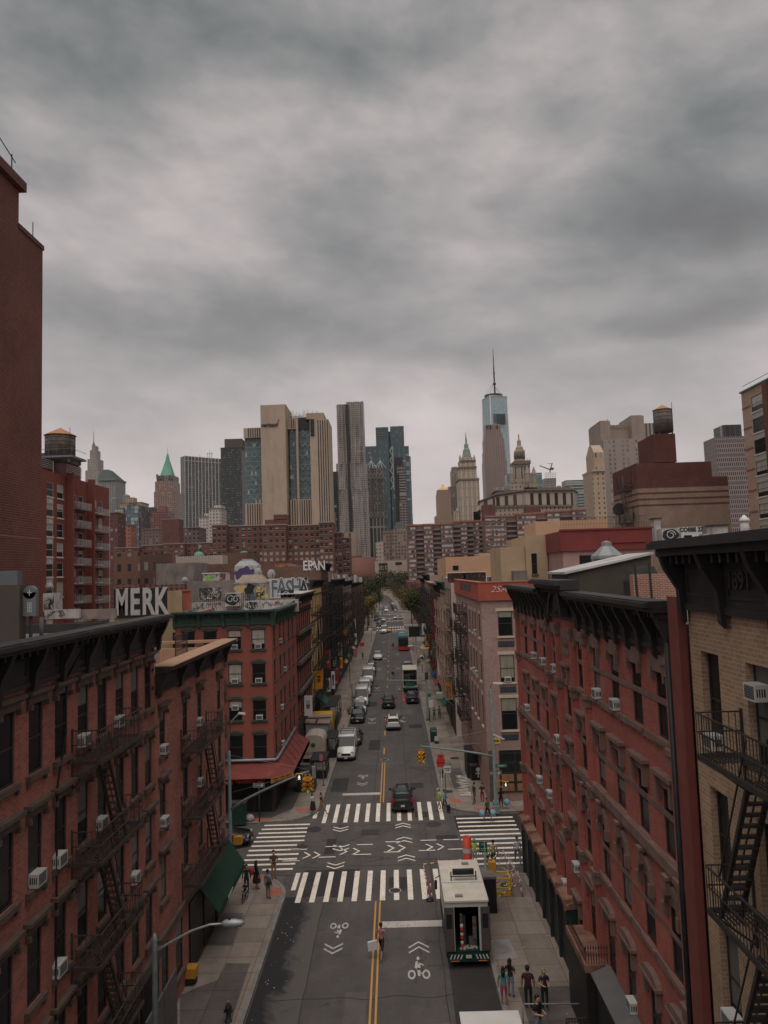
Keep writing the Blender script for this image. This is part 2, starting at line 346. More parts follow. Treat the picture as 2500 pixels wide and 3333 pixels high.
ORANGE = pm('signal_yellow',(.5,.25,.04),.5,.15,3);RED = pm('red_paint',(.42,.04,.035),.5,.15,3);WOODF = pm('window_wood',(.05,.04,.036),.6,.3,3)
GLS = glass('window_glass');GLSD = glass('dark_window_glass',frac=.2);GLSL = glass('light_window_glass',light=(.4,.38,.34),frac=.5)
BR_L1 = brick('red_brick',(.42,.105,.068),(.36,.2,.16),.26,.24,.082,.013,.45,.22)
BR_L2 = brick('weathered_red_brick',(.43,.125,.085),(.38,.22,.18),.28,.24,.082,.012,.45,.3,spot=(.5,.34,.3))
BR_R1 = brick('bright_red_brick',(.43,.088,.06),(.36,.18,.145),.16,.24,.082,.011,.4,.25)
BR_R1T = brick('trim_red_brick',(.44,.088,.062),(.34,.17,.14),.15,.21,.0677,.008,.3,.25)
BR_TAN = brick('tan_brick',(.42,.27,.16),(.56,.4,.28),.14,.32,.115,.012,.35,.25)
BR_PINK = brick('pink_brick',(.25,.1,.085),(.62,.5,.44),.3,.23,.075,.013,.25,.3)
BR_DK = brick('maroon_brick',(.17,.065,.052),(.1,.06,.055),.25,.21,.0677,.008,.4,.3)
BR_BRN = brick('brown_brick',(.17,.085,.06),(.17,.11,.09),.2,.21,.0677,.008,.4,.2)
STUC_RED = pm('salmon_red_stucco',(.27,.085,.064),.9,.12,.5,streak=.25,bump=.2);STUC_YEL = pm('yellow_paint',(.75,.5,.22),.8,.15,.8,streak=.3)
STUC_CRM = pm('cream_render',(.62,.54,.47),.9,.12,.5,streak=.3);STUC_TAN = pm('tan_render',(.42,.31,.2),.9,.12,.4,streak=.25)
CONC = pm('weathered_concrete',(.2,.17,.155),.95,.3,.7,streak=.5,bump=.3)

# ---------------------------------------------------------------- buildings kit
class Bld:
    def __init__(s,name,label,cat='building',R=(0,0,0),group=None,rz=0):
        s.R = Vector(R);s.root = thing(name,label,cat,R,rz,group);s.nw = 0;s.stuff = None
    def build(s,mb,name,mats,parent=None):
        return mb.build(name,mats,parent or s.root,loc=(0,0,0) if parent else -s.R)
class Fac:
    """one face of a building: origin (world x,y), heading rz (0 faces -Y, 90 faces +X, -90 faces -X)"""
    def __init__(s,b,ox,oy,rz,W,z0,z1):
        s.b = b;s.P = (ox,oy);s.rz = math.radians(rz);s.U = (math.cos(s.rz),math.sin(s.rz));s.N = (math.sin(s.rz),-math.cos(s.rz));s.W = W;s.z0 = z0;s.z1 = z1;s.wins = []
    def at(s,u,n,z): return Vector((s.P[0]+s.U[0]*u+s.N[0]*n,s.P[1]+s.U[1]*u+s.N[1]*n,z))
    def skin(s,mb,m=0,depth=.09,mr=None):
        us = sorted({0,s.W,*[round(w[0]-w[1]/2,4) for w in s.wins],*[round(w[0]+w[1]/2,4) for w in s.wins]})
        zs = sorted({s.z0,s.z1,*[round(w[2],4) for w in s.wins],*[round(w[3],4) for w in s.wins]})
        us = [u for u in us if 0 <= u <= s.W];zs = [z for z in zs if s.z0 <= z <= s.z1]
        def inside(u,z): return any(w[0]-w[1]/2 < u < w[0]+w[1]/2 and w[2] < z < w[3] for w in s.wins)
        for j in range(len(zs)-1):
            i = 0
            while i < len(us)-1:
                if inside((us[i]+us[i+1])/2,(zs[j]+zs[j+1])/2): i += 1;continue
                k = i
                while k+1 < len(us)-1 and not inside((us[k+1]+us[k+2])/2,(zs[j]+zs[j+1])/2): k += 1
                mb.quad(s.at(us[i],0,zs[j]),s.at(us[k+1],0,zs[j]),s.at(us[k+1],0,zs[j+1]),s.at(us[i],0,zs[j+1]),m)
                i = k+1
        mr = m if mr is None else mr
        for w in s.wins:
            a,b_,c,d = w[0]-w[1]/2,w[0]+w[1]/2,w[2],w[3]
            mb.quad(s.at(a,0,c),s.at(a,0,d),s.at(a,-depth,d),s.at(a,-depth,c),mr);mb.quad(s.at(b_,0,d),s.at(b_,0,c),s.at(b_,-depth,c),s.at(b_,-depth,d),mr)
            mb.quad(s.at(a,0,d),s.at(b_,0,d),s.at(b_,-depth,d),s.at(a,-depth,d),mr);mb.quad(s.at(b_,0,c),s.at(a,0,c),s.at(a,-depth,c),s.at(b_,-depth,c),mr)
WM = {}
def win_meshes(w,h,fr,gl,depth,lint,sill,lm,sash=True):
    k = (round(w,2),round(h,2),fr.name,gl.name,depth,lint,sill,lm.name if lm else '',sash)
    if k in WM: return WM[k]
    f = MB();d = depth;t = .06
    f.box(-w/2,-w/2+t,d-.06,d,0,h);f.box(w/2-t,w/2,d-.06,d,0,h);f.box(-w/2+t,w/2-t,d-.06,d,0,t);f.box(-w/2+t,w/2-t,d-.06,d,h-t,h)
    if sash: f.box(-w/2+t,w/2-t,d-.05,d-.012,h*.5-.03,h*.5+.03)
    g = MB();g.box(-w/2+t,w/2-t,d-.03,d-.02,t,h-t)
    r = [('window',f.mesh('window',fr),None),('pane',g.mesh('pane',gl),None)]
    if sill:
        s_ = MB();s_.box(-w/2-sill,w/2+sill,-.14,.04,-.16,-.002)
        if sill > .12: s_.box(-w/2-sill+.02,-w/2-sill+.14,-.1,-.003,-.32,-.162);s_.box(w/2+sill-.14,w/2+sill-.02,-.1,-.003,-.32,-.162)
        r.append(('sill',s_.mesh('sill',lm),None))
    if lint:
        l = MB()
        if lint == 'cap':
            l.box(-w/2-.16,w/2+.16,-.09,-.002,.0+h,h+.2);l.box(-w/2-.2,w/2+.2,-.14,-.002,h+.2,h+.28);l.box(-w/2-.26,w/2+.26,-.24,-.002,h+.28,h+.4)
            l.box(-w/2-.16,-w/2-.04,-.16,-.003,h-.16,h);l.box(w/2+.04,w/2+.16,-.16,-.003,h-.16,h)
        elif lint == 'slab': l.box(-w/2-.14,w/2+.14,-.05,-.002,h,h+.3)
        elif lint == 'block':
            l.box(-w/2-.2,w/2+.2,-.1,-.002,h,h+.55);l.box(-w/2-.16,-w/2-.02,-.16,-.003,h-.28,h+.1);l.box(w/2+.02,w/2+.16,-.16,-.003,h-.28,h+.1)
        elif lint == 'hood':
            l.box(-w/2-.2,w/2+.2,-.1,-.002,h,h+.32);l.box(-w/2-.32,w/2+.32,-.26,-.002,h+.32,h+.45)
            for s in (-1,1): l.box(s*(w/2+.12)-.09,s*(w/2+.12)+.09,-.2,-.003,h-.45,h+.318)
        elif lint == 'pedi':
            l.box(-w/2-.2,w/2+.2,-.1,-.002,h,h+.25);l.box(-w/2-.32,w/2+.32,-.24,-.002,h+.25,h+.36)
            for s in (-1,1): l.box(s*(w/2+.12)-.08,s*(w/2+.12)+.08,-.18,-.003,h-.4,h+.248)
            pts = [(-w/2-.3,h+.36)]+[(x*(w/2+.3),h+.36+.3*math.sqrt(max(0,1-x*x))) for x in (-.9,-.7,-.4,0,.4,.7,.9)]+[(w/2+.3,h+.36)]
            l.poly([(x,-.2,z) for x,z in pts]);
            for (x0,z0),(x1,z1) in zip(pts,pts[1:]): l.quad((x0,-.2,z0),(x0,-.002,z0),(x1,-.002,z1),(x1,-.2,z1))
        elif lint in ('arch','seg'):
            R,H,th,pr = (w/2,w*.5,.24,.16) if lint == 'arch' else (w/2,w*.16,.28,.1)
            n = 10;q = [(-1+2*i/n) for i in range(n+1)]
            inn = [(x*R,h+H*math.sqrt(max(0,1-x*x))) for x in q] if lint == 'arch' else [(x*R,h+H*(1-x*x)) for x in q]
            out = [(x*(R+th*(.9 if lint == 'arch' else .6)),h+(H+th)*math.sqrt(max(0,1-x*x))) for x in q] if lint == 'arch' else [(x*(R+.14),h-.08+(H+th)*(1-x*x*.45)) for x in q]
            for i in range(n):
                a,b2,c,e = inn[i],inn[i+1],out[i+1],out[i]
                l.hexa([(a[0],-pr,a[1]),(b2[0],-pr,b2[1]),(b2[0],-.002,b2[1]),(a[0],-.002,a[1]),(e[0],-pr,e[1]),(c[0],-pr,c[1]),(c[0],-.002,c[1]),(e[0],-.002,e[1])])
            if lint == 'arch':
                l.box(-.12,.12,-.3,-.162,h+H-.04,h+H+.42);l.box(-.2,.2,-.32,-.002,h+H+.42,h+H+.52)
                l.poly([(x,-.03,z) for x,z in [(-R,h)]+inn+[(R,h)]])
                for s in (-1,1): l.box(s*(w/2+.12)-.1,s*(w/2+.12)+.1,-.2,-.003,h-.4,h)
        elif lint == 'pale': l.box(-w/2-.18,w/2+.18,-.03,-.002,h,h+.28)
        r.append(('lintel',l.mesh('lintel',lm),None))
    WM[k] = r;return r
def add_windows(fac,style,limit=96):
    b = fac.b
    for w in fac.wins:
        u,ww,zb,zt = w[:4];st = dict(style);st.update(w[4] if len(w) > 4 else {})
        if st.get('blank'): continue
        ms = win_meshes(ww,zt-zb,st.get('fr',WOODF),st.get('gl',GLS),st.get('depth',.09),st.get('lint'),st.get('sill',.1),st.get('lm',BROWNST),st.get('sash',True))
        p = fac.at(u,0,zb)-b.R
        if b.nw < limit:
            o = put('window',ms[0][1],b.root,p,fac.rz)
            for nm,me,_ in ms[1:]: put(nm,me,o)
        else:
            if b.stuff is None: b.stuff = MB();b.sm = [st.get('fr',WOODF),st.get('gl',GLS)]
            d = st.get('depth',.09)-.03
            b.stuff.quad(fac.at(u-ww/2,-d,zb),fac.at(u+ww/2,-d,zb),fac.at(u+ww/2,-d,zt),fac.at(u-ww/2,-d,zt),1)
            b.stuff.obox(fac.P,fac.U,fac.N,u-ww/2,u+ww/2,-d,-d+.05,(zb+zt)/2-.04,(zb+zt)/2+.04,0)
        b.nw += 1
def flush_stuff(b):
    if b.stuff: tag(b.build(b.stuff,'window_grid',b.sm),kind='stuff');b.stuff = None
def cornice(fac,u0,u1,z0,z1,pr,mat,step=2.6,parent=None,panel=True,small=.45,mats=None):
    mb = MB();P,U,N = fac.P,fac.U,fac.N;h = z1-z0
    mb.obox(P,U,N,u0,u1,.003,.1,z0+.1*h,z1-.22*h);mb.obox(P,U,N,u0,u1,.003,.16,z0,z0+.1*h)
    mb.obox(P,U,N,u0,u1,.003,pr*.75,z1-.22*h,z1-.12*h);mb.obox(P,U,N,u0,u1,.003,pr,z1-.12*h,z1-.03*h);mb.obox(P,U,N,u0,u1,.003,pr*.9,z1-.03*h,z1)
    n = max(1,round((u1-u0)/step));W = u1-u0
    for i in range(n+1):
        c = u0+.18+(W-.36)*i/n
        k = [(0.1,z0-.18*h),(.24,z0-.1*h),(.3,z0+.3*h),(pr*.62,z1-.4*h),(pr*.72,z1-.222*h),(.1,z1-.222*h)]
        for s,flip in ((-.11,0),(.11,1)):
            pts = [fac.at(c+s,a,z) for a,z in k];mb.poly(pts if flip else pts[::-1])
        for (a,z),(a2,z2) in zip(k,k[1:]): mb.quad(fac.at(c-.11,a,z),fac.at(c+.11,a,z),fac.at(c+.11,a2,z2),fac.at(c-.11,a2,z2))
    if small:
        q = int(W/small)
        for i in range(q+1):
            c = u0+.1+(W-.2)*i/q;mb.obox(P,U,N,c-.06,c+.06,.101,pr*.55,z1-.34*h,z1-.222*h)
    if panel:
        for i in range(n):
            a,b2 = u0+.18+(W-.36)*i/n+.3,u0+.18+(W-.36)*(i+1)/n-.3
            for zz in (z0+.2*h,z0+.52*h): mb.obox(P,U,N,a,b2,.101,.14,zz,zz+.05*h)
            for uu in (a,b2-.06): mb.obox(P,U,N,uu,uu+.06,.101,.139,z0+.251*h,z0+.519*h)
    return fac.b.build(mb,'cornice',mat,parent)
FE = {}
def fe_meshes(L,D,rise,sx,dirn,mats,bal=.16,slat=.12):
    """local frame: x 0..L along the wall, y 0..-D outward, z 0 = floor"""
    k = (L,D,rise,sx,dirn,mats[0].name,bal)
    if k in FE: return FE[k]
    pl = MB();run = rise*.52;a0,a1 = (sx,sx+dirn*run*.8);lo,hi = min(a0,a1),max(a0,a1)
    pl.box(0,L,-D,-D+.06,-.14,.0,0);pl.box(0,L,-.1,-.04,-.12,0,0);pl.box(0,.06,-D+.06,-.1,-.12,0,0);pl.box(L-.06,L,-D+.06,-.1,-.12,0,0)
    y = -.16
    while y > -D+.08:
        if y > -D*.48 or rise == 0: pl.box(.06,L-.06,y-.035,y,-.03,0,0)
        else:
            if lo > .1: pl.box(.06,lo,y-.035,y,-.03,0,0)
            if hi < L-.1: pl.box(hi,L-.06,y-.035,y,-.03,0,0)
        y -= slat
    for x in (.04,L-.04): pl.bar((x,-.02,-.9),(x,-D+.05,-.1),.05,0);pl.box(x-.03,x+.03,-.06,0,-.95,1.05,0)
    rl = MB()
    for z in (.98,.52): rl.bar((0.02,-.02,z),(.02,-D+.03,z),.032);rl.bar((L-.02,-.02,z),(L-.02,-D+.03,z),.032);rl.bar((.02,-D+.03,z),(L-.02,-D+.03,z),.036)
    n = int(L/bal)
    for i in range(n+1): x = .02+(L-.04)*i/n;rl.bar((x,-D+.03,0),(x,-D+.03,.98),.016)
    n = int(D/bal)
    for i in range(1,n):
        for x in (.02,L-.02): rl.bar((x,-D*i/n,0),(x,-D*i/n,.98),.016)
    st = None
    if rise:
        st = MB();y0,y1 = -D+.12,-D*.5
        for yy in (y0,y1): st.hexa([(sx-.08,yy-.02,-.1),(sx+.08,yy-.02,-.1),(sx+.08,yy+.02,-.1),(sx-.08,yy+.02,-.1),(sx-.08,yy-.02,.05),(sx+.08,yy-.02,.05),(sx+.08,yy+.02,.05),(sx-.08,yy+.02,.05)]) ;st.tube([(sx,yy,0),(sx+dirn*run,yy,-rise)],.065,4,0,False);st.tube([(sx,yy,.85),(sx+dirn*run,yy,-rise+.85)],.022,4,0,False)
        q = int(rise/.27)
        for i in range(1,q): f = i/q;x = sx+dirn*run*f;st.box(x-.11,x+.11,y0,y1,-rise*f-.02,-rise*f+.015)
    r = (pl.mesh('fire_escape',mats),rl.mesh('railing',mats),st.mesh('stair',mats) if st else None);FE[k] = r;return r
def fire_escape(fac,u0,L,levels,D=1.05,sx=None,dirn=1,mat=None,bal=.16,slat=.12):
    mat = mat or IRON;sx = L*.3 if sx is None else sx
    for i,z in enumerate(levels):
        rise = (z-levels[i+1]) if i+1 < len(levels) else 0
        pl,rl,st = fe_meshes(L,D,round(rise,2),sx,dirn,[mat],bal,slat)
        o = put('fire_escape',pl,fac.b.root,fac.at(u0,0,z)-fac.b.R,fac.rz);put('railing',rl,o)
        if st: put('stair',st,o)
def ac_mesh():
    f = MB();f.box(-.33,.33,-.36,.12,0,.42,0)
    g = MB();g.box(-.27,.27,-.366,-.361,.05,.37,0)
    for i in range(7): g.box(-.27,.27,-.375,-.367,.07+i*.043,.085+i*.043,1)
    for s in (-1,1):
        x = s*.331
        for i in range(4): g.box(min(x,x+s*.004),max(x,x+s*.004),-.3+i*.09,-.25+i*.09,.12,.32,0)
    b = MB();b.bar((-.2,-.36,-.02),(-.2,0,-.02),.03);b.bar((.2,-.36,-.02),(.2,0,-.02),.03);b.bar((-.2,-.3,-.03),(-.2,0,-.3),.025);b.bar((.2,-.3,-.03),(.2,0,-.3),.025)
    for q in (f,g,b):
        for v in q.v: v.x *= .85;v.y = v.y*.62 if v.y < 0 else v.y;v.z *= .92
    return f.mesh('air_conditioner',WHITE),g.mesh('grille',[DARK,STEEL]),b.mesh('bracket',WHITE)
ACM = ac_mesh()
def ac(fac,u,z,label,br=False,rot=0,group='window air conditioners'):
    p = fac.at(u,0,z);o = put('air_conditioner',ACM[0],None,p,fac.rz+rot);tag(o,label,'air conditioner',group);put('grille',ACM[1],o)
    if br: put('bracket',ACM[2],o)
    return o
def txt(s,size=1,mat=None,name='lettering',parent=None,loc=(0,0,0),rz=0,ext=.01,bold=0,align='CENTER',sx=1,rx=math.pi/2,sp=1,line=1,shear=0,vert=False):
    """lettering as a mesh; upright in the XZ plane facing -Y"""
    c = bpy.data.curves.new('t','FONT');c.body = '\n'.join(s) if vert else s;c.size = size;c.extrude = ext;c.offset = bold;c.align_x = align;c.align_y = 'CENTER';c.space_character = sp;c.space_line = line;c.resolution_u = 3;c.shear = shear
    o = bpy.data.objects.new('t',c);COL.objects.link(o)
    dg = bpy.context.evaluated_depsgraph_get();me = bpy.data.meshes.new_from_object(o.evaluated_get(dg));bpy.data.objects.remove(o);bpy.data.curves.remove(c)
    me.transform(Matrix.Rotation(rx,4,'X') @ Matrix.Diagonal((sx,1,1,1)));me.materials.clear()
    if mat: me.materials.append(mat)
    return put(name,me,parent,loc,rz)
# ---------------------------------------------------------------- ground, road, pavements
def sheet(name,polys,z,mat,kind='structure',label=None):
    mb = MB()
    for p in polys: mb.poly([(q[0],q[1],z) for q in p])
    return tag(mb.build(name,mat),label,kind=kind)
sheet('ground',[[(-1450,-80),(1450,-80),(1450,2200),(-1450,2200)]],-.02,M_WALKD)
ROADL,ROADR,RC = -7.3,4.3,-1.6
def bend(y): return 0 if y < 235 else -((y-235)**2)*.00006
# carriageway follows the gentle bend of the far street
def strip(x0,x1,ys): return [[(x0+bend(a),a),(x1+bend(a),a),(x1+bend(b),b),(x0+bend(b),b)] for a,b in zip(ys,ys[1:])]
sheet('road',[[(-7.3,0),(4.3,0),(4.3,51),(-7.3,51)],[(-90,51),(70,51),(70,61.5),(-90,61.5)],[(-7.1,61.5),(3.6,61.5),(3.6,66),(-7.1,66)]] +
      [[(-7.1,66),(3.6,66),(3.6,120),(-6.3,120)],[(-6.3,120),(3.6,120),(3.6,252),(-6.1,252)]] + strip(-60,50,[252,272]) + strip(-6.1,3.6,[272,300,330,352]) + strip(-60,50,[352,366]) + strip(-6.1,3.6,[366,400,440,480,520,560,620,700,800]),0,M_ASPH)
def walk(name,outline,mat,z=.13):
    """pavement slab with its kerb: outline ccw"""
    mb = MB();n = len(outline);mb.poly([(p[0],p[1],z) for p in outline],0)
    for i in range(n):
        a,b = outline[i],outline[(i+1) % n];mb.quad((a[0],a[1],-.01),(b[0],b[1],-.01),(b[0],b[1],z),(a[0],a[1],z),1)
    o = mb.build(name,[mat,M_KERB]);tag(o,kind='structure');return o
def arc(cx,cy,r,a0,a1,n=7): return [(cx+r*math.cos(math.radians(a0+(a1-a0)*i/n)),cy+r*math.sin(math.radians(a0+(a1-a0)*i/n))) for i in range(n+1)]
walk('sidewalk',[(-60,0),(-7.35,0),(-7.35,46.5)] + arc(-11.3,47.4,4.0,0,90) + [(-60,51.4)],M_WALK)
walk('sidewalk',[(4.3,0),(40,0),(40,49.9),(7.3,49.9)] + arc(7.0,47.4,2.6,90,180),M_WALK)
walk('sidewalk',[(-60,61.2),(-11.5,61.2)] + arc(-10.4,65,3.6,-100,0) + [(-6.75,70),(-6.45,100),(-6.2,150),(-6.1,252),(-60,252)],M_WALK)
walk('sidewalk',[(60,252),(3.65,252),(3.6,66.5)] + arc(7.2,65.9,3.7,180,270) + [(8,62.2),(60,62.2)],M_WALK)
for s in (0,1):
    for a,b in ((272,352),(366,800)):
        ys = [a+(b-a)*i/8 for i in range(9)]
        if s == 0: walk('sidewalk',[(-12,a)]+[(-6.1+bend(y),y) for y in ys]+[(-12+bend(y),y) for y in ys[::-1]][:-1],M_WALK)
        else: walk('sidewalk',[(9.5+bend(y),y) for y in ys]+[(3.6+bend(y),y) for y in ys[::-1]],M_WALK)
# kerb stones: a raised pale edge strip
def ribbon(name,pts,w,z0,z1,mat,kind='structure'):
    mb = MB()
    for (a,b) in zip(pts,pts[1:]):
        a,b = Vector((*a,0)),Vector((*b,0));d = (b-a).normalized();n = Vector((-d.y,d.x,0))*w/2
        mb.hexa([(*(a-n).xy,z0),(*(b-n).xy,z0),(*(b+n).xy,z0),(*(a+n).xy,z0),(*(a-n).xy,z1),(*(b-n).xy,z1),(*(b+n).xy,z1),(*(a+n).xy,z1)])
    return tag(mb.build(name,mat),kind=kind)
ribbon('kerb',[(-7.44,0),(-7.44,46.5)] + arc(-11.3,47.4,3.86,0,90) + [(-60,51.26)],.2,.1,.155,M_KERB)
ribbon('kerb',[(4.4,0),(4.4,47.4)] + arc(7.0,47.4,2.5,180,90) + [(8,49.8)],.2,.1,.155,M_KERB)
ribbon('kerb',[(-60,61.3),(-11.5,61.3)] + arc(-10.4,65,3.5,-100,0) + [(-6.85,70),(-6.55,100),(-6.3,150),(-6.2,252)],.2,.1,.155,M_KERB)
ribbon('kerb',[(3.75,252),(3.7,66.5)] + arc(7.2,65.9,3.6,180,270) + [(8,62.3),(60,62.3)],.2,.1,.155,M_KERB)
# tinted slabs and patches
def gq(*pts,z=0): return [tuple(G(u,v,z).xy) for u,v in pts]
sheet('dark_or_shaded_pavement',[gq((664,3077),(756,3078),(795,2971),(730,2972),z=.134),gq((586,3333),(750,3333),(814,3136),(738,3134),(709,3189),(643,3214),(586,3238),z=.134)],.134,M_WALKD)
sheet('dark_or_shaded_pavement',[[(-18,61.9),(-10.9,62.0),(-9.2,64.6),(-8.9,75),(-10.6,75),(-10.6,64),(-18,64)]],.134,M_WALKD)  # pavement darkened in the red awning's outline, its shade put into the colour
sheet('dark_or_shaded_pavement',[[(-8.8,78),(-7.6,78),(-7.4,92),(-8.8,92)]],.134,M_WALKD)
sheet('dark_or_shaded_pavement',[[(4.9,69),(6.3,69),(6.1,76),(4.9,76)],[(5.3,36.8),(8.2,36.8),(8.2,33.5),(5.3,33.5)]],.134,M_WALKD)
RAMP = pm('tactile_red',(.36,.12,.085),.9,.2,4)
for q in ([(-9.9,49.9),(-8.9,49.9),(-8.9,50.9),(-9.9,50.9)],[(-8.45,47.6),(-7.6,47.6),(-7.6,48.7),(-8.45,48.7)],[(-12.4,61.7),(-10.7,61.7),(-10.7,62.4),(-12.4,62.4)],[(-8.6,63.6),(-7.5,64.2),(-7.8,65.0),(-8.9,64.4)],
          [(4.2,65.4),(5.2,64.6),(5.2,65.8),(4.3,66.4)],[(6.3,62.5),(8.1,62.5),(8.1,63.3),(6.3,63.3)]): sheet('curb_ramp',[q],.137,RAMP)
sheet('asphalt_patch',[[(-6.6,47.4),(-2.9,47.4),(-2.9,51.7),(-6.6,51.7)],[(4.3,58.6),(9.5,58.6),(9.5,62.0),(4.3,62.0)],[(-7.2,47),(-5.7,45),(-5.9,42),(-6.4,36),(-6.2,28),(-7.25,28)],[(-5.1,79),(-3.9,79),(-3.9,80),(-5.1,80)],[(-4.8,112),(-3,112),(-3,116),(-4.8,116)],[(-.3,40),(1.8,40),(1.8,20),(-.3,20)],[(-5.6,125),(-3.2,125),(-3.2,133),(-5.6,133)]][:2]+[[(-4.8,112),(-3,112),(-3,116),(-4.8,116)],[(-5.6,125),(-3.2,125),(-3.2,133),(-5.6,133)],[(1.2,61.8),(2.6,61.8),(2.6,63.2),(1.2,63.2)]],.003,M_PATCH)
PUD = pm('wet_gutter',(.022,.021,.022),.22,.3,.6)
wm,wt,wb = newmat('wet_kerb_lane');wo = wt.node('ShaderNodeTexCoord').outputs['Object'];ws_ = wt.node('ShaderNodeSeparateXYZ');wt.l.new(wo,ws_.inputs[0])
wn1 = wt.noise(wo,.55,7,.65,.6).outputs[0];wf = wt.ramp(wt.m('ADD',wt.m('MULTIPLY',wt.m('ADD',ws_.outputs[0],7.3),.42),wt.m('MULTIPLY',wt.m('SUBTRACT',wn1,.5),1.5)),[(.4,(1,1,1)),(.72,(0,0,0))])
wt.l.new(wt.mix(wf,(.1,.089,.085),(.014,.013,.014)),wb.inputs['Base Color']);wt.l.new(wt.m('SUBTRACT',.85,wt.m('MULTIPLY',wf,.2)),wb.inputs['Roughness'])
sheet('wet_gutter',[[(-7.29,18),(-4.9,18),(-4.9,47.6),(-7.29,47.6)]],.0035,wm)
pm_ = ground_mat('shaded_asphalt',(.045,.04,.039),None,(.015,.014,.014),.6,.5,.3,0,.75,.15);sheet('shaded_parking_lane',[[(2.0,18),(4.28,18),(4.28,46),(2.25,46)]],.0032,pm_)  # darker parking lane, the truck's shadow put into its asphalt colour
# ---- painted markings
def stripes(name,rects,mat,z=.006):
    mb = MB()
    for r in rects:
        if len(r) == 4 and not hasattr(r[0],'__len__'): x0,x1,y0,y1 = r;mb.poly([(x0,y0,z),(x1,y0,z),(x1,y1,z),(x0,y1,z)])
        else: mb.poly([(p[0],p[1],z) for p in r])
    return tag(mb.build(name,mat),kind='structure')
stripes('crosswalk',[(-7.15,-6.85,48.6,51.3)]+[(-6.5+.868*k-.16,-6.5+.868*k+.17,46.8,51.35) for k in range(12)],P_WHITE)
stripes('crosswalk',[(-7.1+.87*k-.16,-7.1+.87*k+.17,61.1 if k != 0 else 62.3,65.8) for k in range(13)],P_WHITE)
LC = [((857,2695),(1008,2686)),((848,2708),(1000,2698)),((838,2720),(998,2710)),((830,2736),(992,2725)),((822,2748),(990,2738)),((813,2765),(965,2755)),((805,2778),(978,2769)),((798,2794),(970,2785)),((788,2812),(964,2803)),((782,2831),(958,2821)),((848,2845),(950,2838))]
stripes('crosswalk',[(G(*a).x,G(*b).x,60.9-i*.89-.12,60.9-i*.89+.18) for i,(a,b) in enumerate(LC)],P_WHITE)
stripes('crosswalk',[(4.45,9.0+ (0.0 if i < 9 else .3),61.2-i*.93-.12,61.2-i*.93+.18) for i in range(11)],P_WHITE)
stripes('stop_line',[(-1.35,2.55,43.3,44.05)],P_WORN);stripes('stop_line',[(-5.2,-1.8,68.3,68.95)],P_WORN)
stripes('centre_line',[(-1.74,-1.64,20,46.7),(-1.48,-1.38,20,46.7),(-1.78,-1.68,66.0,79.5),(-1.52,-1.42,66.0,79.5)],P_YEL)
stripes('lane_dash',[(-1.68,-1.54,y,y+2.9) for y in [83+ i*9.3 for i in range(20)]],P_YEL)
stripes('lane_dash',[(-1.7+bend(y),-1.5+bend(y),y,y+14) for y in (300,335,368,386)],P_YEL)
for yy in (254,266.5,348.5,367.5,444,300,318): stripes('crosswalk',[(-5.9+.9*k-.2+bend(yy),-5.9+.9*k+.25+bend(yy),yy,yy+3) for k in range(11)],P_WHITE)
stripes('crosswalk',[(x-.9,x+.9,256+i*1.1,256.5+i*1.1) for x in (-8.7,6) for i in range(9)],P_WHITE)
def chev(cx,cy,dx,dy,w=.75,l=.45,t=.12):
    """chevron pointing along (dx,dy)"""
    px_,py_ = -dy,dx;r = []
    for s in (-1,1):
        a = (cx+dx*l,cy+dy*l);b = (cx+px_*w*s,cy+py_*w*s)
        q = [a,(a[0]+dx*t*1.4,a[1]+dy*t*1.4),(b[0]+dx*t*1.4,b[1]+dy*t*1.4),b];r.append(q if s < 0 else q[::-1])
    return r
def ring(cx,cy,r0,r1,n=18):
    P = lambda r,i: (cx+r*math.cos(2*math.pi*i/n),cy+r*math.sin(2*math.pi*i/n));return [[P(r0,i),P(r1,i),P(r1,i+1),P(r0,i+1)] for i in range(n)]
def bike(cx,cy,s=1,k=1.0,ky=1.5):
    """bicycle-rider stencil; s=1 reads upright heading +Y"""
    R = []
    def T(p): return (cx+p[0]*k*s,cy+p[1]*k*s*ky)
    for ex in (-.62,.62): R += [[T(p) for p in q] for q in ring(ex,0,.2,.34)]
    for q in ([(-.1,-.1),(.12,-.12),(.1,.45),(-.12,.5)],[(-.35,.5),(.02,.3),(.2,.55),(-.05,1.0),(-.22,.95)],[(-.1,.95),(-.02,.78),(.42,.62),(.45,.72)],[(0,.42),(.1,.3),(.32,.02),(.22,0)]): R.append([T(p) for p in q])
    R += [[T(p) for p in q] for q in ring(.0,1.2,0,.14,10)]
    return R
def fixw(L): # make every polygon face up
    o = []
    for p in L:
        a = sum(p[i][0]*p[(i+1) % len(p)][1]-p[(i+1) % len(p)][0]*p[i][1] for i in range(len(p)));o.append(p if a > 0 else p[::-1])
    return o
stripes('bike_lane_marking',fixw(chev(.73,40.95,0,1,.54,.58)+chev(.73,40.42,0,1,.54,.58)+bike(.65,38.4,1,.58,2.2)),P_WORN)
stripes('bike_lane_marking',fixw(chev(-3.85,41.75,0,-1,.5,.5)+chev(-3.85,41.25,0,-1,.5,.5)+bike(-3.7,43.7,-1,.55,1.9)),P_WORN)
stripes('bike_lane_marking',fixw(chev(-3.55,72.4,0,-1,.5,.5)+chev(-3.55,71.9,0,-1,.5,.5)+bike(-3.58,74.6,-1,.5,1.9)),P_WORN)
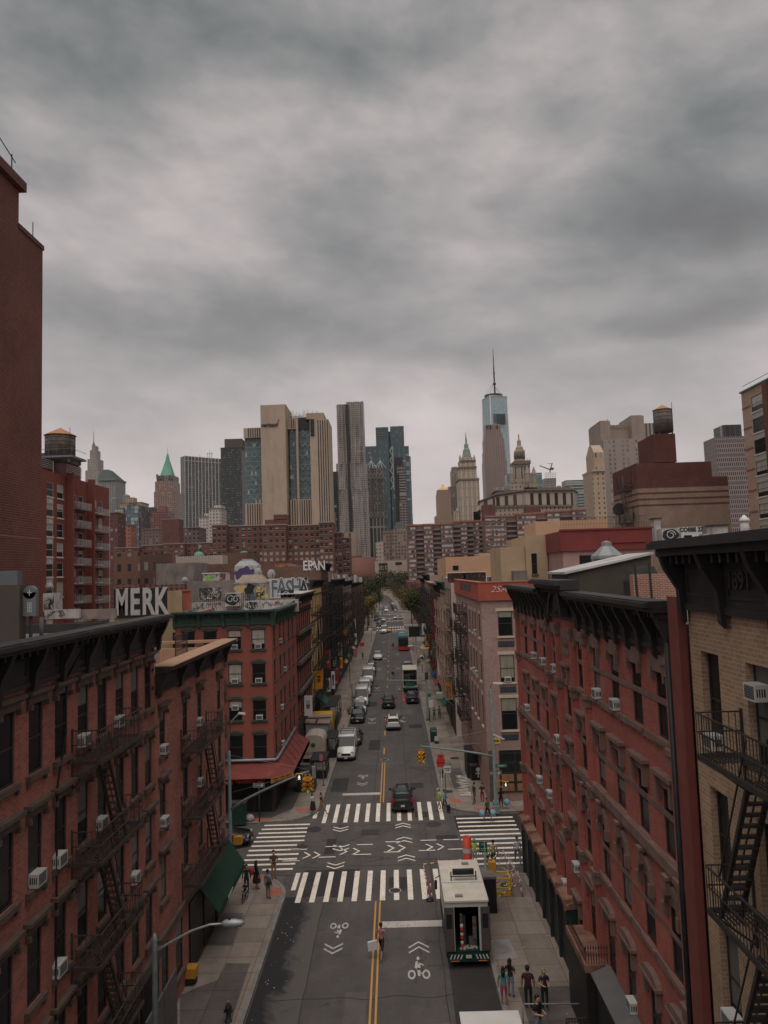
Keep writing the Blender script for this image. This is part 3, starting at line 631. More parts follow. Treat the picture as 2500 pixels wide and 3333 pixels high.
CH = [(-4.75,60.2,0,-1),(-4.75,59.6,0,-1),(-4.45,56.3,0,-1),(-4.45,55.6,0,-1),(-4.6,53.0,0,-1),(-4.6,52.4,0,-1),(0.15,60.0,0,1),(.15,59.4,0,1),(.2,56.9,0,1),(.2,56.2,0,1),(.3,53.4,0,1),(.3,52.8,0,1),
      (-7.1,54.4,1,0),(-6.4,54.4,1,0),(-4.5,54.9,1,0),(-3.6,54.9,1,0),(-1.1,55.3,1,0),(-.3,55.3,1,0),(1.7,55.3,1,0),(2.5,55.3,1,0)]
stripes('intersection_chevron',fixw(sum([chev(*c,.6,.45,.11) for c in CH],[])),P_WHITE)
stripes('lane_dash',[(x,x+1.2,y,y+.13) for x,y in ((-8.4,53.4),(-8.1,55.5),(-5.9,53.9),(-5.6,55.9),(-3.4,54.2),(-3.3,56.1),(-1.3,54.5),(-1.2,56.5),(1.2,54.6),(1.4,56.6),(3.3,54.7),(3.1,56.6))],P_WHITE)
for y,x,d in ((100,-3.45,-1),(127,-3.4,-1),(153,-3.4,-1),(180,-3.2,-1),(210,-3.2,-1),(103,.55,1),(130,.5,1),(156,.5,1),(182,.5,1)):
    stripes('bike_lane_marking',fixw(chev(x,y,0,d,.55)+chev(x,y-d*.6,0,d,.55)+bike(x,y-d*2.8,d,.55,2.0)),P_WORN)
stripes('stop_line',[(-5.4,-2,172,172.7),(-1.3,2.6,247,247.8),(-6,-2,275,275.8)],P_WORN)
# manhole covers, plates
IRONC = pm('cast_iron_cover',(.045,.04,.04),.6,.3,6)
def cover(x,y,r,z,label,rim=P_WORN,cross=False):
    mb = MB();mb.lathe([(r,z),(r*.98,z+.006)],(x,y,0),24,0,False)
    o = mb.build('manhole_cover',IRONC);tag(o,label,'manhole cover')
    r2 = MB();[r2.poly([(p[0],p[1],z+.009) for p in q]) for q in fixw(ring(x,y,r*.9,r*1.02,24))];r2.build('rim',rim,o)
    if cross:
        c = MB();c.poly([(x-.25,y-.05,z+.012),(x+.25,y-.01,z+.012),(x+.25,y+.07,z+.012),(x-.25,y+.03,z+.012)]);c.poly([(x-.05,y-.28,z+.014),(x+.05,y-.28,z+.014),(x+.03,y+.28,z+.014),(x-.07,y+.28,z+.014)]);c.build('chalk_cross',P_WHITE,o)
cover(*G(1286,2899).xy,.38,.007,'manhole with a pale painted rim, on the near crosswalk right of the yellow lines')
cover(*G(1252,2473).xy,.45,.003,'manhole with a pale rim at the end of the double yellow line',P_WORN)
cover(*G(1022,2700).xy,.6,.003,'dark round manhole in the junction beside the left side-street crosswalk',IRONC)
cover(*G(984,2756).xy,.4,.003,'dark manhole next to the first white dashes of the junction',IRONC)
cover(*G(1411,2683).xy,.6,.003,'wide dark manhole just behind the chevrons, in front of the right far crosswalk',IRONC)
cover(*G(1653,2889).xy,.45,.132,'sidewalk manhole marked with a white cross behind the work truck',IRONC,True)
cover(*G(1480,2472).xy,.5,.132,'round cover in the sidewalk behind the shared lane sign',IRONC)
cover(*G(1459,2581).xy,.42,.132,'round cover in the sidewalk at the foot of the shared lane sign post',IRONC)
def plate(q,z,mat,name,label):
    mb = MB();mb.prism(q,z,z+.012);return tag(mb.build(name,mat),label,name.replace('_',' '))
plate([(4.42,39.3),(5.75,39.4),(5.6,41.4),(4.5,41.3)],.13,pm('pale_slab',(.3,.27,.25),.9,.15,1),'concrete_slab','pale concrete slab around the steel hatch on the right sidewalk')
plate([(4.65,39.9),(5.5,40.0),(5.4,41.1),(4.62,41.05)],.1425,pm('hatch_steel',(.3,.3,.3),.5,.25,2,.3),'steel_hatch','grey steel hatch let into the right sidewalk beside the work truck')
plate([(-3.1,58.1),(-1.7,58.1),(-1.7,59.3),(-3.1,59.3)],.004,IRONC,'utility_cover','dark square utility cover in the middle of the junction')
LIT = pm('litter',(.6,.58,.55),.8,.3,2)
mb = MB()
for i in range(110):
    if i < 45: x,y,z = -7.1+abs(rnd.gauss(0,.7)),rnd.uniform(26,47),.008
    elif i < 65: x,y,z = rnd.uniform(1,4.2),rnd.uniform(22,35),.008
    else: x,y,z = rnd.uniform(4.6,7.8),rnd.uniform(28,90),.135
    s = rnd.uniform(.012,.035);a = rnd.uniform(0,3);c_,s_ = math.cos(a)*s,math.sin(a)*s
    mb.hexa([(x-c_,y-s_,z),(x+s_,y-c_,z),(x+c_,y+s_,z),(x-s_,y+c_,z),(x-c_,y-s_,z+.015),(x+s_,y-c_,z+.02),(x+c_,y+s_,z+.012),(x-s_,y+c_,z+.02)])
tag(mb.build('litter',LIT),'scraps of pale litter in the gutters',kind='stuff')
sheet('pavement_scrawl',[[(5.9+rnd.uniform(-.7,.5)+dx,66.8+i*.16+dy) for dx,dy in ((0,0),(.22,.05),(.2,.2),(-.02,.14))] for i in range(40)],.14,LIT,kind='stuff',label='white chalk scrawl on the pavement under the trash container')

# tar seams, utility cuts and worn wheel tracks
sheet('utility_cut',[[(-4.9,29),(-3.2,29),(-3.25,33.5),(-4.85,33.6)],[(-.9,48.2),(.3,48.2),(.3,50.2),(-.9,50.2)],[(-6.4,69.5),(-4.9,69.5),(-4.9,74),(-6.4,74)],[(.6,70),(2.2,70),(2.2,71.6),(.6,71.6)],[(-3.4,85),(-2.1,85),(-2.1,90),(-3.4,90)],[(1.4,96),(3.2,96),(3.2,98.4),(1.4,98.4)],[(-5.6,54.5),(-4.9,54.5),(-4.9,57.5),(-5.6,57.5)],[(2.6,56.8),(4.2,56.8),(4.2,57.6),(2.6,57.6)]],.0028,M_PATCH)
sheet('pale_road_patch',[[(-2.9,31),(-1.9,31),(-1.9,37),(-2.9,37)],[(.4,24),(1.9,24),(1.9,34.5),(.4,34.2)],[(-6,80),(-4.6,80),(-4.6,86),(-6,86)],[(-1,105),(2.2,105),(2.2,109),(-1,109)],[(-5,140),(-2,140),(-2,148),(-5,148)]],.0024,ground_mat('pale_asphalt',(.125,.112,.106),None,(.05,.045,.043),.4,.8,.4,0,.9,.1))
for x_,a_,b_,sd in ((-4.9,20,62,1),(-2.3,66,140,2),(1.9,22,60,3),(.6,66,120,4),(3.1,66,110,5)):
    ribbon('tar_seam',[(x_+.16*noise.noise(Vector((sd,y_*.4,1)))+.05*noise.noise(Vector((sd,y_*2.1,1))),y_) for y_ in [a_+(b_-a_)*k/40 for k in range(41)]],.045,.0042,.0055,M_PATCH)
for y_,sd in ((36.5,1),(52.2,2),(60.4,3),(77,4),(93,5)): ribbon('tar_seam',[(-7+10.6*k/24,y_+.25*noise.noise(Vector((k*.3,sd,2)))) for k in range(25)],.05,.0042,.0055,M_PATCH)
# ---------------------------------------------------------------- foreground buildings
def shell(b,x0,x1,y0,y1,z0,z1,wall,faces,roof=ROOFD,par=.5,depth=.09,side=None,nowalls='',parmat=None):
    """faces: dict side letter -> Fac (S,E,W,N); other sides are plain"""
    mb = MB();pl = MB()
    for k,f in (faces or {}).items(): f.skin(mb,0,depth)
    P = {'S': ((x0,y0),(x1,y0)),'E': ((x1,y0),(x1,y1)),'N': ((x1,y1),(x0,y1)),'W': ((x0,y1),(x0,y0))}
    for k,(a,c) in P.items():
        if k in (faces or {}) or k in nowalls: continue
        mb.quad((*a,z0),(*c,z0),(*c,z1),(*a,z1),1)
    b.build(mb,'wall',[wall,side or wall])
    r = MB();t = .25;r.poly([(x0+.01,y0+.01,z1-par),(x1-.01,y0+.01,z1-par),(x1-.01,y1-.01,z1-par),(x0+.01,y1-.01,z1-par)],0)
    b.build(r,'roof',[roof])
    p = MB();e = .004
    for q in ((x0+e,x1-e,y0+e,y0+t),(x0+e,x1-e,y1-t,y1-e),(x0+e,x0+t,y0+t,y1-t),(x1-t,x1-e,y0+t,y1-t)): p.box(*q,z1-par-.01,z1+.04)
    b.build(p,'parapet',parmat or side or wall)
def W(us,w,rows,**k): return [(u,w,zb,zt,k) for u in us for zb,zt in rows]
# ===== left: long red tenement with black cornice
L1 = Bld('brick_tenement','nearest red brick tenement on the left, long black cornice and brown lintels over tall windows','building',(-17,24,0))
f1 = Fac(L1,-10.8,12,90,21.35,0,18.1)
rows1 = [(14.4,16.45),(11.15,13.2),(7.9,9.95),(4.7,6.7)]
ys1 = [13.9,15.6,17.3,19.0,20.67,22.35,24.03,25.72,27.4,29.12,30.8,32.45]
f1.wins = W([y-12 for y in ys1],.88,rows1)
shell(L1,-24,-10.8,12,33.35,0,18.1,BR_L1,{'E': f1},depth=.1,par=.35,parmat=CORNB)
add_windows(f1,dict(lint='cap',sill=.16,lm=BROWND,depth=.1))
cornice(f1,0,21.6,16.98,18.4,.85,CORNB,1.9)
mb = MB()
mb.obox(f1.P,f1.U,f1.N,0,21.35,.01,.25,3.7,4.15);L1.build(mb,'shop_cornice',BROWND)
mb = MB()
for i in range(8): mb.obox(f1.P,f1.U,f1.N,1+i*2.6,3.2+i*2.6,.02,.09,.3,3.5)
L1.build(mb,'shop_front',BLACK)
mb = MB()
mb.tube([f1.at(12.2,.1,17.0),f1.at(12.1,.12,15.2),f1.at(11.5,.12,13.6),f1.at(11.45,.1,.3)],.035,5);mb.tube([f1.at(12.3,.9,18.4),f1.at(12.15,.12,16.9)],.03,5)
L1.build(mb,'cable',BLACK)
mb = MB()
for z in (16.9,16.0,15.2,14.2,13.2): mb.lathe([(.02,0),(.09,.01),(.09,.05),(.02,.06)],(-10.79,33.0,z),6,0,False,'x')
L1.build(mb,'tie_plate',BLACK)
fire_escape(f1,12.75,4.1,[14.1,10.85,7.6,4.35],1.0,.9,1,IRONB)
ACL1 = [(22.1,3,'third window row, near end of the left tenement facade'),(23.75,3,''),(27.1,0,''),(23.75,1,'')]
for y,r,s in [(22.35,1,'white air conditioner lowest left on the nearest tenement, nearest to the photo edge'),(23.75,1,'white air conditioner in the second window row left of the near fire escape'),
                (28.8,0,'white air conditioner above the top fire escape platform on the left tenement'),(27.1,1,'white air conditioner behind the upper fire escape stairs of the left tenement'),
                (23.75,2,'yellowed air conditioner in the third window row left of the fire escape'),(30.5,2,'pale blue air conditioner low on the left tenement right of the fire escape stairs'),(25.6,0,'small white fan unit on the top fire escape platform')]:
    ac(f1,y-12,rows1[r][0]+(-.3 if '26' in s else .02),s,br=(r == 0 and y > 28))
# ===== left: shorter tenement
L2 = Bld('brick_tenement','shorter weathered red brick tenement left of the junction with an orange-edged roof and green awning','building',(-14,40,0))
f2 = Fac(L2,-10.8,33.36,90,13.44,0,15.6)
rows2 = [(12.0,13.95),(8.8,10.75),(5.6,7.55)]
f2.wins = W([y-33.36 for y in (34.4,38.1,40.9,45.4)],.85,rows2)+[(1.2,1.0,1.2,3.6,dict(lint=None)),(3.4,1.2,1.2,3.6,dict(lint=None))]
f2s = Fac(L2,-10.8,46.8,180,6,0,15.6);f2s.wins = W([1.6,4],.85,rows2)
shell(L2,-20,-10.8,33.36,46.8,0,15.6,BR_L2,{'E': f2},par=.9,roof=pm('clay_deck',(.34,.21,.14),.9,.2,1),parmat=pm('terracotta_coping',(.33,.2,.13),.85,.15,2))
add_windows(f2,dict(lint='cap',sill=.14,lm=BROWND))
cornice(f2,0,13.5,14.85,16.05,.8,CORNB,3.3)
mb = MB();mb.box(-11.0,-9.98,33.4,47.2,16.06,16.1);mb.box(-20,-9.98,46.8,47.2,15.9,16.06);L2.build(mb,'coping',MATS['terracotta_coping'])
fire_escape(f2,3.9,5.0,[11.45,8.25,5.05],1.0,2.6,1,IRONB)
mb = MB();mb.obox(f2.P,f2.U,f2.N,0,13.44,.01,.2,4.0,4.3);L2.build(mb,'shop_cornice',BROWND)
mb = MB()
for i in range(3): mb.obox(f2.P,f2.U,f2.N,5+i*2.7,7.3+i*2.7,.02,.1,.3,3.7)
L2.build(mb,'shop_front',BLACK)
for u,r,s in ((34.4,0,'white air conditioner on a bracket, top row near end of the shorter left tenement'),(40.6,0,'white air conditioner behind the top fire escape of the shorter left tenement'),(34.4,1,'white air conditioner in the middle row near end of the shorter left tenement'),(40.6,1,'white air conditioner behind the middle fire escape of the shorter left tenement')):
    ac(f2,u-33.36,rows2[r][0]+.05,s,br=r == 0)
GAWN = pm('green_canvas',(.013,.045,.03),.8,.15,2)
mb = MB();a0,a1,wx = 40.0,47.0,-9.72
mb.hexa([(-10.78,a0,3.9),(wx,a0+.2,2.4),(wx,a1,2.4),(-10.78,a1,3.9),(-10.78,a0,3.96),(wx,a0+.2,2.46),(wx,a1,2.46),(-10.78,a1,3.96)]);mb.box(wx-.03,wx,a0+.2,a1,2.1,2.4)
aw = L2.build(mb,'awning',GAWN);txt('BAKERY',.32,WHITE,'lettering',aw,Vector((wx+.01,43,2.25)),math.pi/2)
mb = MB();mb.box(-12.9,-12.85,36.6,40.3,15.3,16.9);mb.box(-12.95,-12.8,36.4,36.56,15.2,17.0);mb.box(-12.95,-12.8,40.3,40.46,15.2,17.0)
mb.box(-18,-12.96,36.46,36.52,15.3,16.85)
tag(mb.build('fence_panel',pm('beige_vinyl',(.42,.33,.28),.6,.06,2)),'beige vinyl privacy fence on the roof of the shorter left tenement','fence')
mb = MB()
for x,y in ((-12.2,41.3),(-12.2,43.6)): mb.bar((x,y,15),(x,y,16.8),.05)
for z in (16.0,16.4,16.8): mb.bar((-12.2,41.3,z),(-12.2,43.6,z),.04)
for i in range(12): mb.bar((-12.2,41.3+i*.2,15),(-12.2,41.3+i*.2,16.8),.02)
tag(mb.build('roof_railing',IRON),'black iron stair railing standing on the orange roof deck','railing')
# ===== left: corner building in salmon red with green cornice
L3 = Bld('corner_building','salmon red corner building with a green bracketed cornice across the side street on the left','building',(-14.6,72,0))
f3 = Fac(L3,-18.9,64,0,8.3,0,16.7);rows3 = [(13.75,15.4),(10.85,12.5),(7.75,9.4),(4.5,6.5)]
f3.wins = W([1.1,3.0,5.1,7.15],1.15,rows3)
f3e = Fac(L3,-10.6,64,90,16,0,16.7);f3e.wins = W([1.4,4.7,7.1,10.4,13.2],.8,rows3)
shell(L3,-18.9,-10.6,64,80,0,16.7,STUC_RED,{'S': f3,'E': f3e},roof=ROOFS,par=.3)
add_windows(f3,dict(lint='seg',sill=.12,lm=CORNG,gl=GLSL));add_windows(f3e,dict(lint='seg',sill=.1,lm=CORNG))
cornice(f3,-.2,8.6,15.85,17.1,.75,CORNG,2.1);cornice(f3e,-.2,16,15.85,17.1,.7,CORNG,2.1)
fire_escape(f3,2.1,2.2,[13.2,10.3,7.3,4.2],.9,1.9,-1,GREENIRON)
AWR = pm('red_awning',(.19,.045,.038),.75,.25,1,streak=.3);AWY = pm('yellow_valance',(.62,.36,.05),.7,.1,2)
inn = [(-18.9,63.9),(-10.5,63.9),(-10.5,76)];outp = [(-18.9,62.2),(-10.6,62.2),(-8.95,64.1),(-8.95,76)]
mb = MB();I = [(-18.9,63.98),(-10.58,63.98),(-10.58,63.99),(-10.58,76)];zi,zo = 4.25,3.35
for k in range(3):
    a,b_,c,d = I[k],I[k+1],outp[k+1],outp[k]
    mb.poly([(*d,zo),(*c,zo),(*b_,zi),(*a,zi)],0);mb.poly([(*a,zi-.05),(*b_,zi-.05),(*c,zo-.05),(*d,zo-.05)],0)
    d0,d1 = Vector((*d,0)),Vector((*c,0));mb.quad((*d,zo-.45),(*c,zo-.45),(*c,zo),(*d,zo),1)
    mb.quad((*c,zo-.45),(*d,zo-.45),(*d,zo-.01),(*c,zo-.01),1)
aw = L3.build(mb,'awning',[AWR,AWY])
DRED = pm('lettering_red',(.2,.02,.02),.6)
txt('24  FULL HING TRADING INC.',.4,DRED,'lettering',aw,Vector((-13.6,62.17,3.11)),0,bold=.006,sx=1.0)
txt('TEL: 349-7036',.4,DRED,'lettering',aw,Vector((-9.75,63.12,3.11)),math.atan2(1.9,1.65),bold=.006,sx=.85)
mb = MB();mb.tube([(-16.8,63.8,4.45),(-10.45,63.8,4.45),(-10.35,64.2,4.45),(-10.35,76,4.6)],.13,8,0)
L3.build(mb,'duct',STEEL)
for i in range(6): y = 65+i*1.9;mb = MB();mb.bar((-10.55,y,5.4),(-9.2,y+.9,3.5),.03);L3.build(mb,'awning_rod',IRON)
mb = MB()
for x in (-18.5,-16.9,-14.6,-12.3,-10.75): mb.box(x-.07,x+.07,63.93,63.995,.1,3.3,0)
mb.box(-18.9,-10.62,63.97,63.985,.1,3.3,1);mb.box(-10.595,-10.585,64.1,78,.1,3.3,1)
for x,w in ((-17.7,1.6),(-15.6,1.6)): mb.box(x-w/2,x+w/2,63.95,63.968,1.1,2.6,2)
L3.build(mb,'shop_front',[DARK,BLACK,pm('pale_green_shop',(.2,.24,.19),.6,.1)])
for i,(x,z) in enumerate(((-17.7,2.0),(-17.5,1.6))): txt('出租' if i else '全新',.35,RED,'shop_lettering',L3.root,Vector((x,63.93,z))-L3.R,0)
for uc,r,s in ((3.0,0,'white air conditioner under the second cornice bracket on the salmon corner building'),(5.1,0,'white window unit in the top row third column of the salmon corner building front'),(7.15,0,'white air conditioner in the top right front window of the salmon corner building'),
                 (5.1,1,'white unit behind the second fire escape balcony of the salmon corner building'),(7.15,1,'white air conditioner in the second row right front window of the salmon corner building'),
                 (5.1,2,'white unit high in the third row window behind the salmon building fire escape'),(7.15,2,'white panel with air conditioner, third row right front window of the salmon building')):
    ac(f3,uc,rows3[r][0]+(.9 if 'high' in s else .04),s)
for uc,r,s in ((4.7,0,'small white unit top row on the street side of the salmon corner building'),(7.1,1,'dark-fronted unit second row on the street side of the salmon corner building'),(4.7,2,'white unit third row on the street side of the salmon corner building'),(4.7,3,'white unit just above the red awning on the street side')): ac(f3e,uc,rows3[r][0]+.04,s)
# ===== right: tan building nearest the camera
R0 = Bld('tan_brick_building','tan brick building at the right edge with a huge black cornice and zigzag fire escape','building',(12,15,0))
g0 = Fac(R0,8.4,21.35,-90,15.3,0,19.4);rows0 = [(15.0,17.55),(11.4,13.95),(7.8,10.3),(4.2,6.8)]
g0.wins = W([21.35-20.1],1.1,rows0)+W([21.35-17.5,21.35-14.8,21.35-12],1.15,rows0)
shell(R0,8.4,24,6,21.35,0,19.4,BR_TAN,{'W': g0},depth=.24,par=.2,side=BR_DK)
add_windows(g0,dict(lint=None,sill=.02,lm=BR_TAN,depth=.24,gl=GLSD))
cornice(g0,-.1,15.3,18.65,20.62,1.05,CORNB,2.5)
txt('1891',.62,pm('cornice_relief',(.05,.045,.043),.6),'lettering',R0.root,g0.at(3.6,.17,19.5)-R0.R,g0.rz,.02,.01)
fire_escape(g0,2.9,5.6,[15.35,11.75,8.15,4.55],1.15,2.4,-1,IRON,.15,.1)
ac(g0,1.28,15.05,'white unit low in the top-left window of the tan building behind the fire escape');ac(g0,3.85,16.75,'large white air conditioner mounted high in the top right window of the tan building',br=False)
ac(g0,1.28,8.0,'pale unit in the lower left window of the tan building beside the fire escape stairs',br=True)
# ===== right: ornate red tenement
R1 = Bld('ornate_tenement','bright red brick tenement on the right with ornate black bracketed cornice and arched pediment','building',(14,37,0))
g1 = Fac(R1,8.4,50.8,-90,28.5,0,18.1);rows = [(14.45,16.55),(10.8,12.95),(7.15,9.3),(3.5,5.65)]
colY = [23.85,26.3,28.86,31.41,34.06,39.33,42.06,44.91,47.95]
ls = ['block','hood','arch','pedi']
g1.wins = [(50.8-y,1.0,a,c,dict(lint=ls[i])) for y in colY for i,(a,c) in enumerate(rows)]+[(50.8-36.7,.8,a-1.75,c-1.75,dict(lint='hood')) for a,c in rows]
shell(R1,8.4,22,22.3,50.8,0,18.1,BR_R1,{'W': g1},depth=.1,par=.25,side=BR_DK,parmat=CORNB)
add_windows(g1,dict(sill=.18,lm=BROWNST,depth=.1))
mb = MB()
for z0,z1,n in ((14.2,14.44,.1),(10.42,10.78,.22),(6.86,7.14,.08),(15.55,15.75,.03),(12.0,12.2,.03),(8.35,8.5,.03)): mb.obox(g1.P,g1.U,g1.N,0,28.5,.003,n,z0,z1)
for i in range(140): mb.obox(g1.P,g1.U,g1.N,i*.203,i*.203+.1,.003,.16,10.26,10.41)
R1.build(mb,'belt_course',BROWNST)
for y in (22.75,32.75,35.1,38.2,40.6,50.4): mb = MB();mb.obox(g1.P,g1.U,g1.N,50.8-y-.24,50.8-y+.24,.003,.17,.3,17.2);mb.obox(g1.P,g1.U,g1.N,50.8-y-.1,50.8-y+.1,.171,.23,.3,17.2);R1.build(mb,'pilaster',BR_R1T)
for y in (22.75,32.75,35.1,38.2,40.6,50.4):
    for z in (16.9,14.2,10.4,6.85,3.3): mb = MB();mb.obox(g1.P,g1.U,g1.N,50.8-y-.34,50.8-y+.34,.003,.32,z,z+.18);mb.obox(g1.P,g1.U,g1.N,50.8-y-.3,50.8-y+.3,.003,.27,z-.35,z);R1.build(mb,'pilaster_cap',BROWNST)
cornice(g1,-.1,10.9,17.25,18.86,.9,CORNB,1.35,small=.3);cornice(g1,17.3,28.5,17.25,18.86,.9,CORNB,1.35,small=.3);cornice(g1,10.95,17.25,17.4,19.35,1.15,CORNB,6.0,small=.3,panel=False)
mb = MB();c = 14.1
for k in range(9):
    a = math.pi*(k+.5)/9;mb.hexa([g1.at(c+math.cos(a+s1)*r*1.3,n,17.6+math.sin(a+s1)*r*1.25) for n in (.17,.4) for r,s1 in ((.15,-.12),(.85,-.12),(.85,.12),(.15,.12))])
for k in range(12):
    a,b_ = math.pi*k/12,math.pi*(k+1)/12;mb.hexa([g1.at(c+math.cos(q)*r*1.3,n,17.6+math.sin(q)*r*1.25) for n in (.17,.55) for q,r in ((a,.95),(b_,.95),(b_,1.15),(a,1.15))])
R1.build(mb,'cornice_fan',CORNB)
mb = MB();mb.obox(g1.P,g1.U,g1.N,13.2,15.1,.003,.07,15.7,16.9);R1.build(mb,'date_panel',BROWNST)
txt('1890',.7,BROWNST,'lettering',R1.root,g1.at(14.15,.09,16.3)-R1.R,g1.rz,.03,.02)
mb = MB();mb.tube([g1.at(28.35,.25,17.6),g1.at(28.35,.25,.3)],.09,8);R1.build(mb,'downpipe',BLACK)
mb = MB();mb.box(8.15,8.39,21.5,22.25,0,19.0);R1.build(mb,'end_strip',pm('maroon_paint',(.2,.06,.05),.8,.15,1))
for y,r,s in ((28.8,0,'white air conditioner in the third top-row window of the ornate tenement'),(31.3,0,'white air conditioner in the fourth top-row window of the ornate tenement'),
                (45.2,0,'small white unit, leftmost of three in the top row far part of the ornate tenement'),(42.3,0,'small white unit, middle of three in the top row far part'),(39.4,0,'white unit on a bracket in the top row beside the ornate pediment bay'),
                (39.4,1,'white bracketed unit in the second row beside the centre bay of the ornate tenement'),(48.3,1,'white unit at the far end of the second row of the ornate tenement'),(36.7,2,'white unit in the centre bay third row of the ornate tenement'),
                (42.3,2,'white unit in the third row of the ornate tenement left of the centre bay'),(45.2,2,'white unit in the third row second left of the centre bay'),(39.4,3,'large white unit just above the rusty shop roof of the ornate tenement'),(28.8,3,'white unit on a bracket low over the grey shop awning at the bottom right')):
    ac(g1,50.8-y,(rows[r][0]-(1.75 if y == 36.7 else 0))+.03,s,br='bracket' in s)
# shop fronts along the ornate tenement
RUSTW = pm('rust_wood',(.2,.1,.07),.85,.35,1.2,c2=(.34,.18,.13),streak=.4)
mb = MB();mb.hexa([(7.85,37.2,3.4),(8.39,37.2,3.4),(8.39,50.6,3.4),(7.85,50.6,3.4),(7.85,37.2,3.6),(8.39,37.2,3.8),(8.39,50.6,3.8),(7.85,50.6,3.6)]);[mb.box(7.8,8.35,37.3+i*1.9,37.5+i*1.9,3.3,3.85) for i in range(8)];R1.build(mb,'shop_roof',RUSTW)
mb = MB()
for i in range(7): mb.box(7.88,8.0,37.3+i*2.1,37.45+i*2.1,.1,3.4,0)
mb.box(8.03,8.07,37.3,50.3,.1,3.4,1);mb.box(8.0,8.39,37.22,37.29,.1,3.4,0)
R1.build(mb,'shop_front',[pm('dark_green_shop',(.018,.035,.035),.5,.3,1),BLACK])
mb = MB();mb.box(7.42,8.39,32.0,35.5,3.2,3.5,0);mb.box(7.45,8.39,32.02,32.2,.1,3.2,1);mb.box(7.45,7.6,32.21,35.4,.1,3.2,1)
R1.build(mb,'stoop_porch',[RUSTW,BLACK])
mb = MB()
for i in range(9): x = 7.48+i*.11;mb.lathe([(.012,3.5),(.012,4.1),(.04,4.14),(.0,4.3)],(x,32.08,0),5);mb.tube([(x,32.08,3.8),(x+.055,32.08,3.95),(x+.11,32.08,3.8)],.012,4)
for i in range(16): y = 32.2+i*.2;mb.lathe([(.012,3.5),(.012,3.9),(.04,3.94),(.0,4.05)],(7.5,y,0),5)
R1.build(mb,'balcony_cresting',IRON)
mb = MB();mb.hexa([(7.6,22.4,3.2),(8.38,22.4,3.5),(8.38,31.9,3.5),(7.6,31.9,3.2),(7.6,22.4,3.26),(8.38,22.4,3.56),(8.38,31.9,3.56),(7.6,31.9,3.26)]);R1.build(mb,'awning',pm('grey_canvas',(.12,.12,.12),.8,.12,1))
mb = MB();mb.box(7.75,8.37,22.4,31.6,.1,3.1);R1.build(mb,'shop_front',BLACK)
# ===== right: pink brick corner building
R3 = Bld('corner_building','pink brick corner building with a red graffitied parapet across the side street on the right','building',(12,77,0))
h3 = Fac(R3,7.6,64.9,0,9,0,17.2);rws = [(13.9,16.0),(10.1,12.4),(6.2,8.9)]
h3.wins = [(2.05,1.25,14.1,16.25),(2.05,1.25,10.15,12.5),(2.05,1.35,6.1,8.8),(5.5,1.25,14.1,16.25),(5.5,1.25,10.15,12.5),(5.5,1.35,6.1,8.8)]
h3w = Fac(R3,7.6,90,-90,25.1,0,17.2);h3w.wins = W([90-y for y in (66.6,70,72.3,75,80,84,87)],.8,rws)
shell(R3,7.6,16.6,64.9,90,0,17.2,BR_PINK,{'S': h3,'W': h3w},par=.1)
add_windows(h3,dict(lint='pale',sill=.12,lm=pm('cream_stone',(.55,.43,.34),.8,.1),gl=glass('curtained_glass',light=(.3,.28,.22),frac=1)));add_windows(h3w,dict(lint='pale',sill=.08,lm=MATS['cream_stone']))
mb = MB();mb.box(7.42,16.7,64.7,65.1,17.2,18.75,0);mb.box(7.42,7.8,65.1,90,17.2,18.75,0);mb.box(7.36,16.7,64.64,65.12,18.75,18.85,1);mb.box(7.36,7.82,65.121,90,18.75,18.85,1)
par = R3.build(mb,'red_parapet',[pm('red_render',(.38,.09,.06),.9,.12,.6,streak=.3),pm('red_coping',(.45,.16,.11),.8,.1)])
mb = MB()
for z in (13.45,9.55,5.5): mb.box(8.95,10.35,64.87,64.898,z-.28,z+.2,0);[mb.box(8.98+i*.23,9.16+i*.23,64.85,64.868,z-.24,z+.16,1) for i in range(6)]
R3.build(mb,'vent_grille',[DARK,pm('vent_blue',(.05,.06,.08),.6)])
mb = MB();mb.box(8.6,12.4,64.84,64.89,.9,4.4,0)
for x in (8.6,9.9,11.2,12.3): mb.box(x,x+.08,64.8,64.839,.9,4.4,1)
for z in (.9,1.7,2.5,3.3,4.1): mb.box(8.69,12.3,64.81,64.838,z,z+.07,1)
for i in range(3):
    for z in (1.0,1.8): mb.box(8.75+i*1.3,9.8+i*1.3,64.825,64.837,z,z+.62,2)
mb.box(7.7,8.2,64.82,64.89,.0,4.4,3);mb.box(12.45,12.9,64.82,64.89,0,4.4,3)
R3.build(mb,'shop_front',[BLACK,DARK,pm('paper_brown',(.3,.16,.08),.8,.2),BROWND])
fire_escape(h3w,8.2,4.4,[15.4,13.4,10.6,7.4,4.6],1.1,1.5,1,IRON);fire_escape(h3w,2.2,4.0,[13.4,9.6,5.9],1.1,1.2,1,IRON)
GRF = pm('graffiti_black',(.03,.03,.032),.8,.3,3);GRW = pm('graffiti_white',(.6,.59,.57),.8,.12,3)
txt('HIT REPORT',.95,pm('graffiti_blue',(.06,.09,.13),.7,.4,3),'graffiti',par,Vector((7.40,76.5,18.1)),-math.pi/2,.005,.03,sx=2.2)
txt('2SAiN',.75,GRW,'graffiti',par,Vector((9.6,64.68,18.15)),0,.005,-.008,sx=1.2,shear=.4)
for y,r in ((70,0),(72.3,1),(70,1)): ac(h3w,90-y,rws[r][0]+.05,{(70,0): 'white unit in the upper row on the street side of the pink brick building',(72.3,1): 'second-row unit farther along the street side of the pink brick building',(70,1): 'second-row unit near the corner on the street side of the pink brick building'}[(y,r)])
ac(h3,2.05,10.2,'white-framed air conditioner in the middle front window of the pink brick corner building')
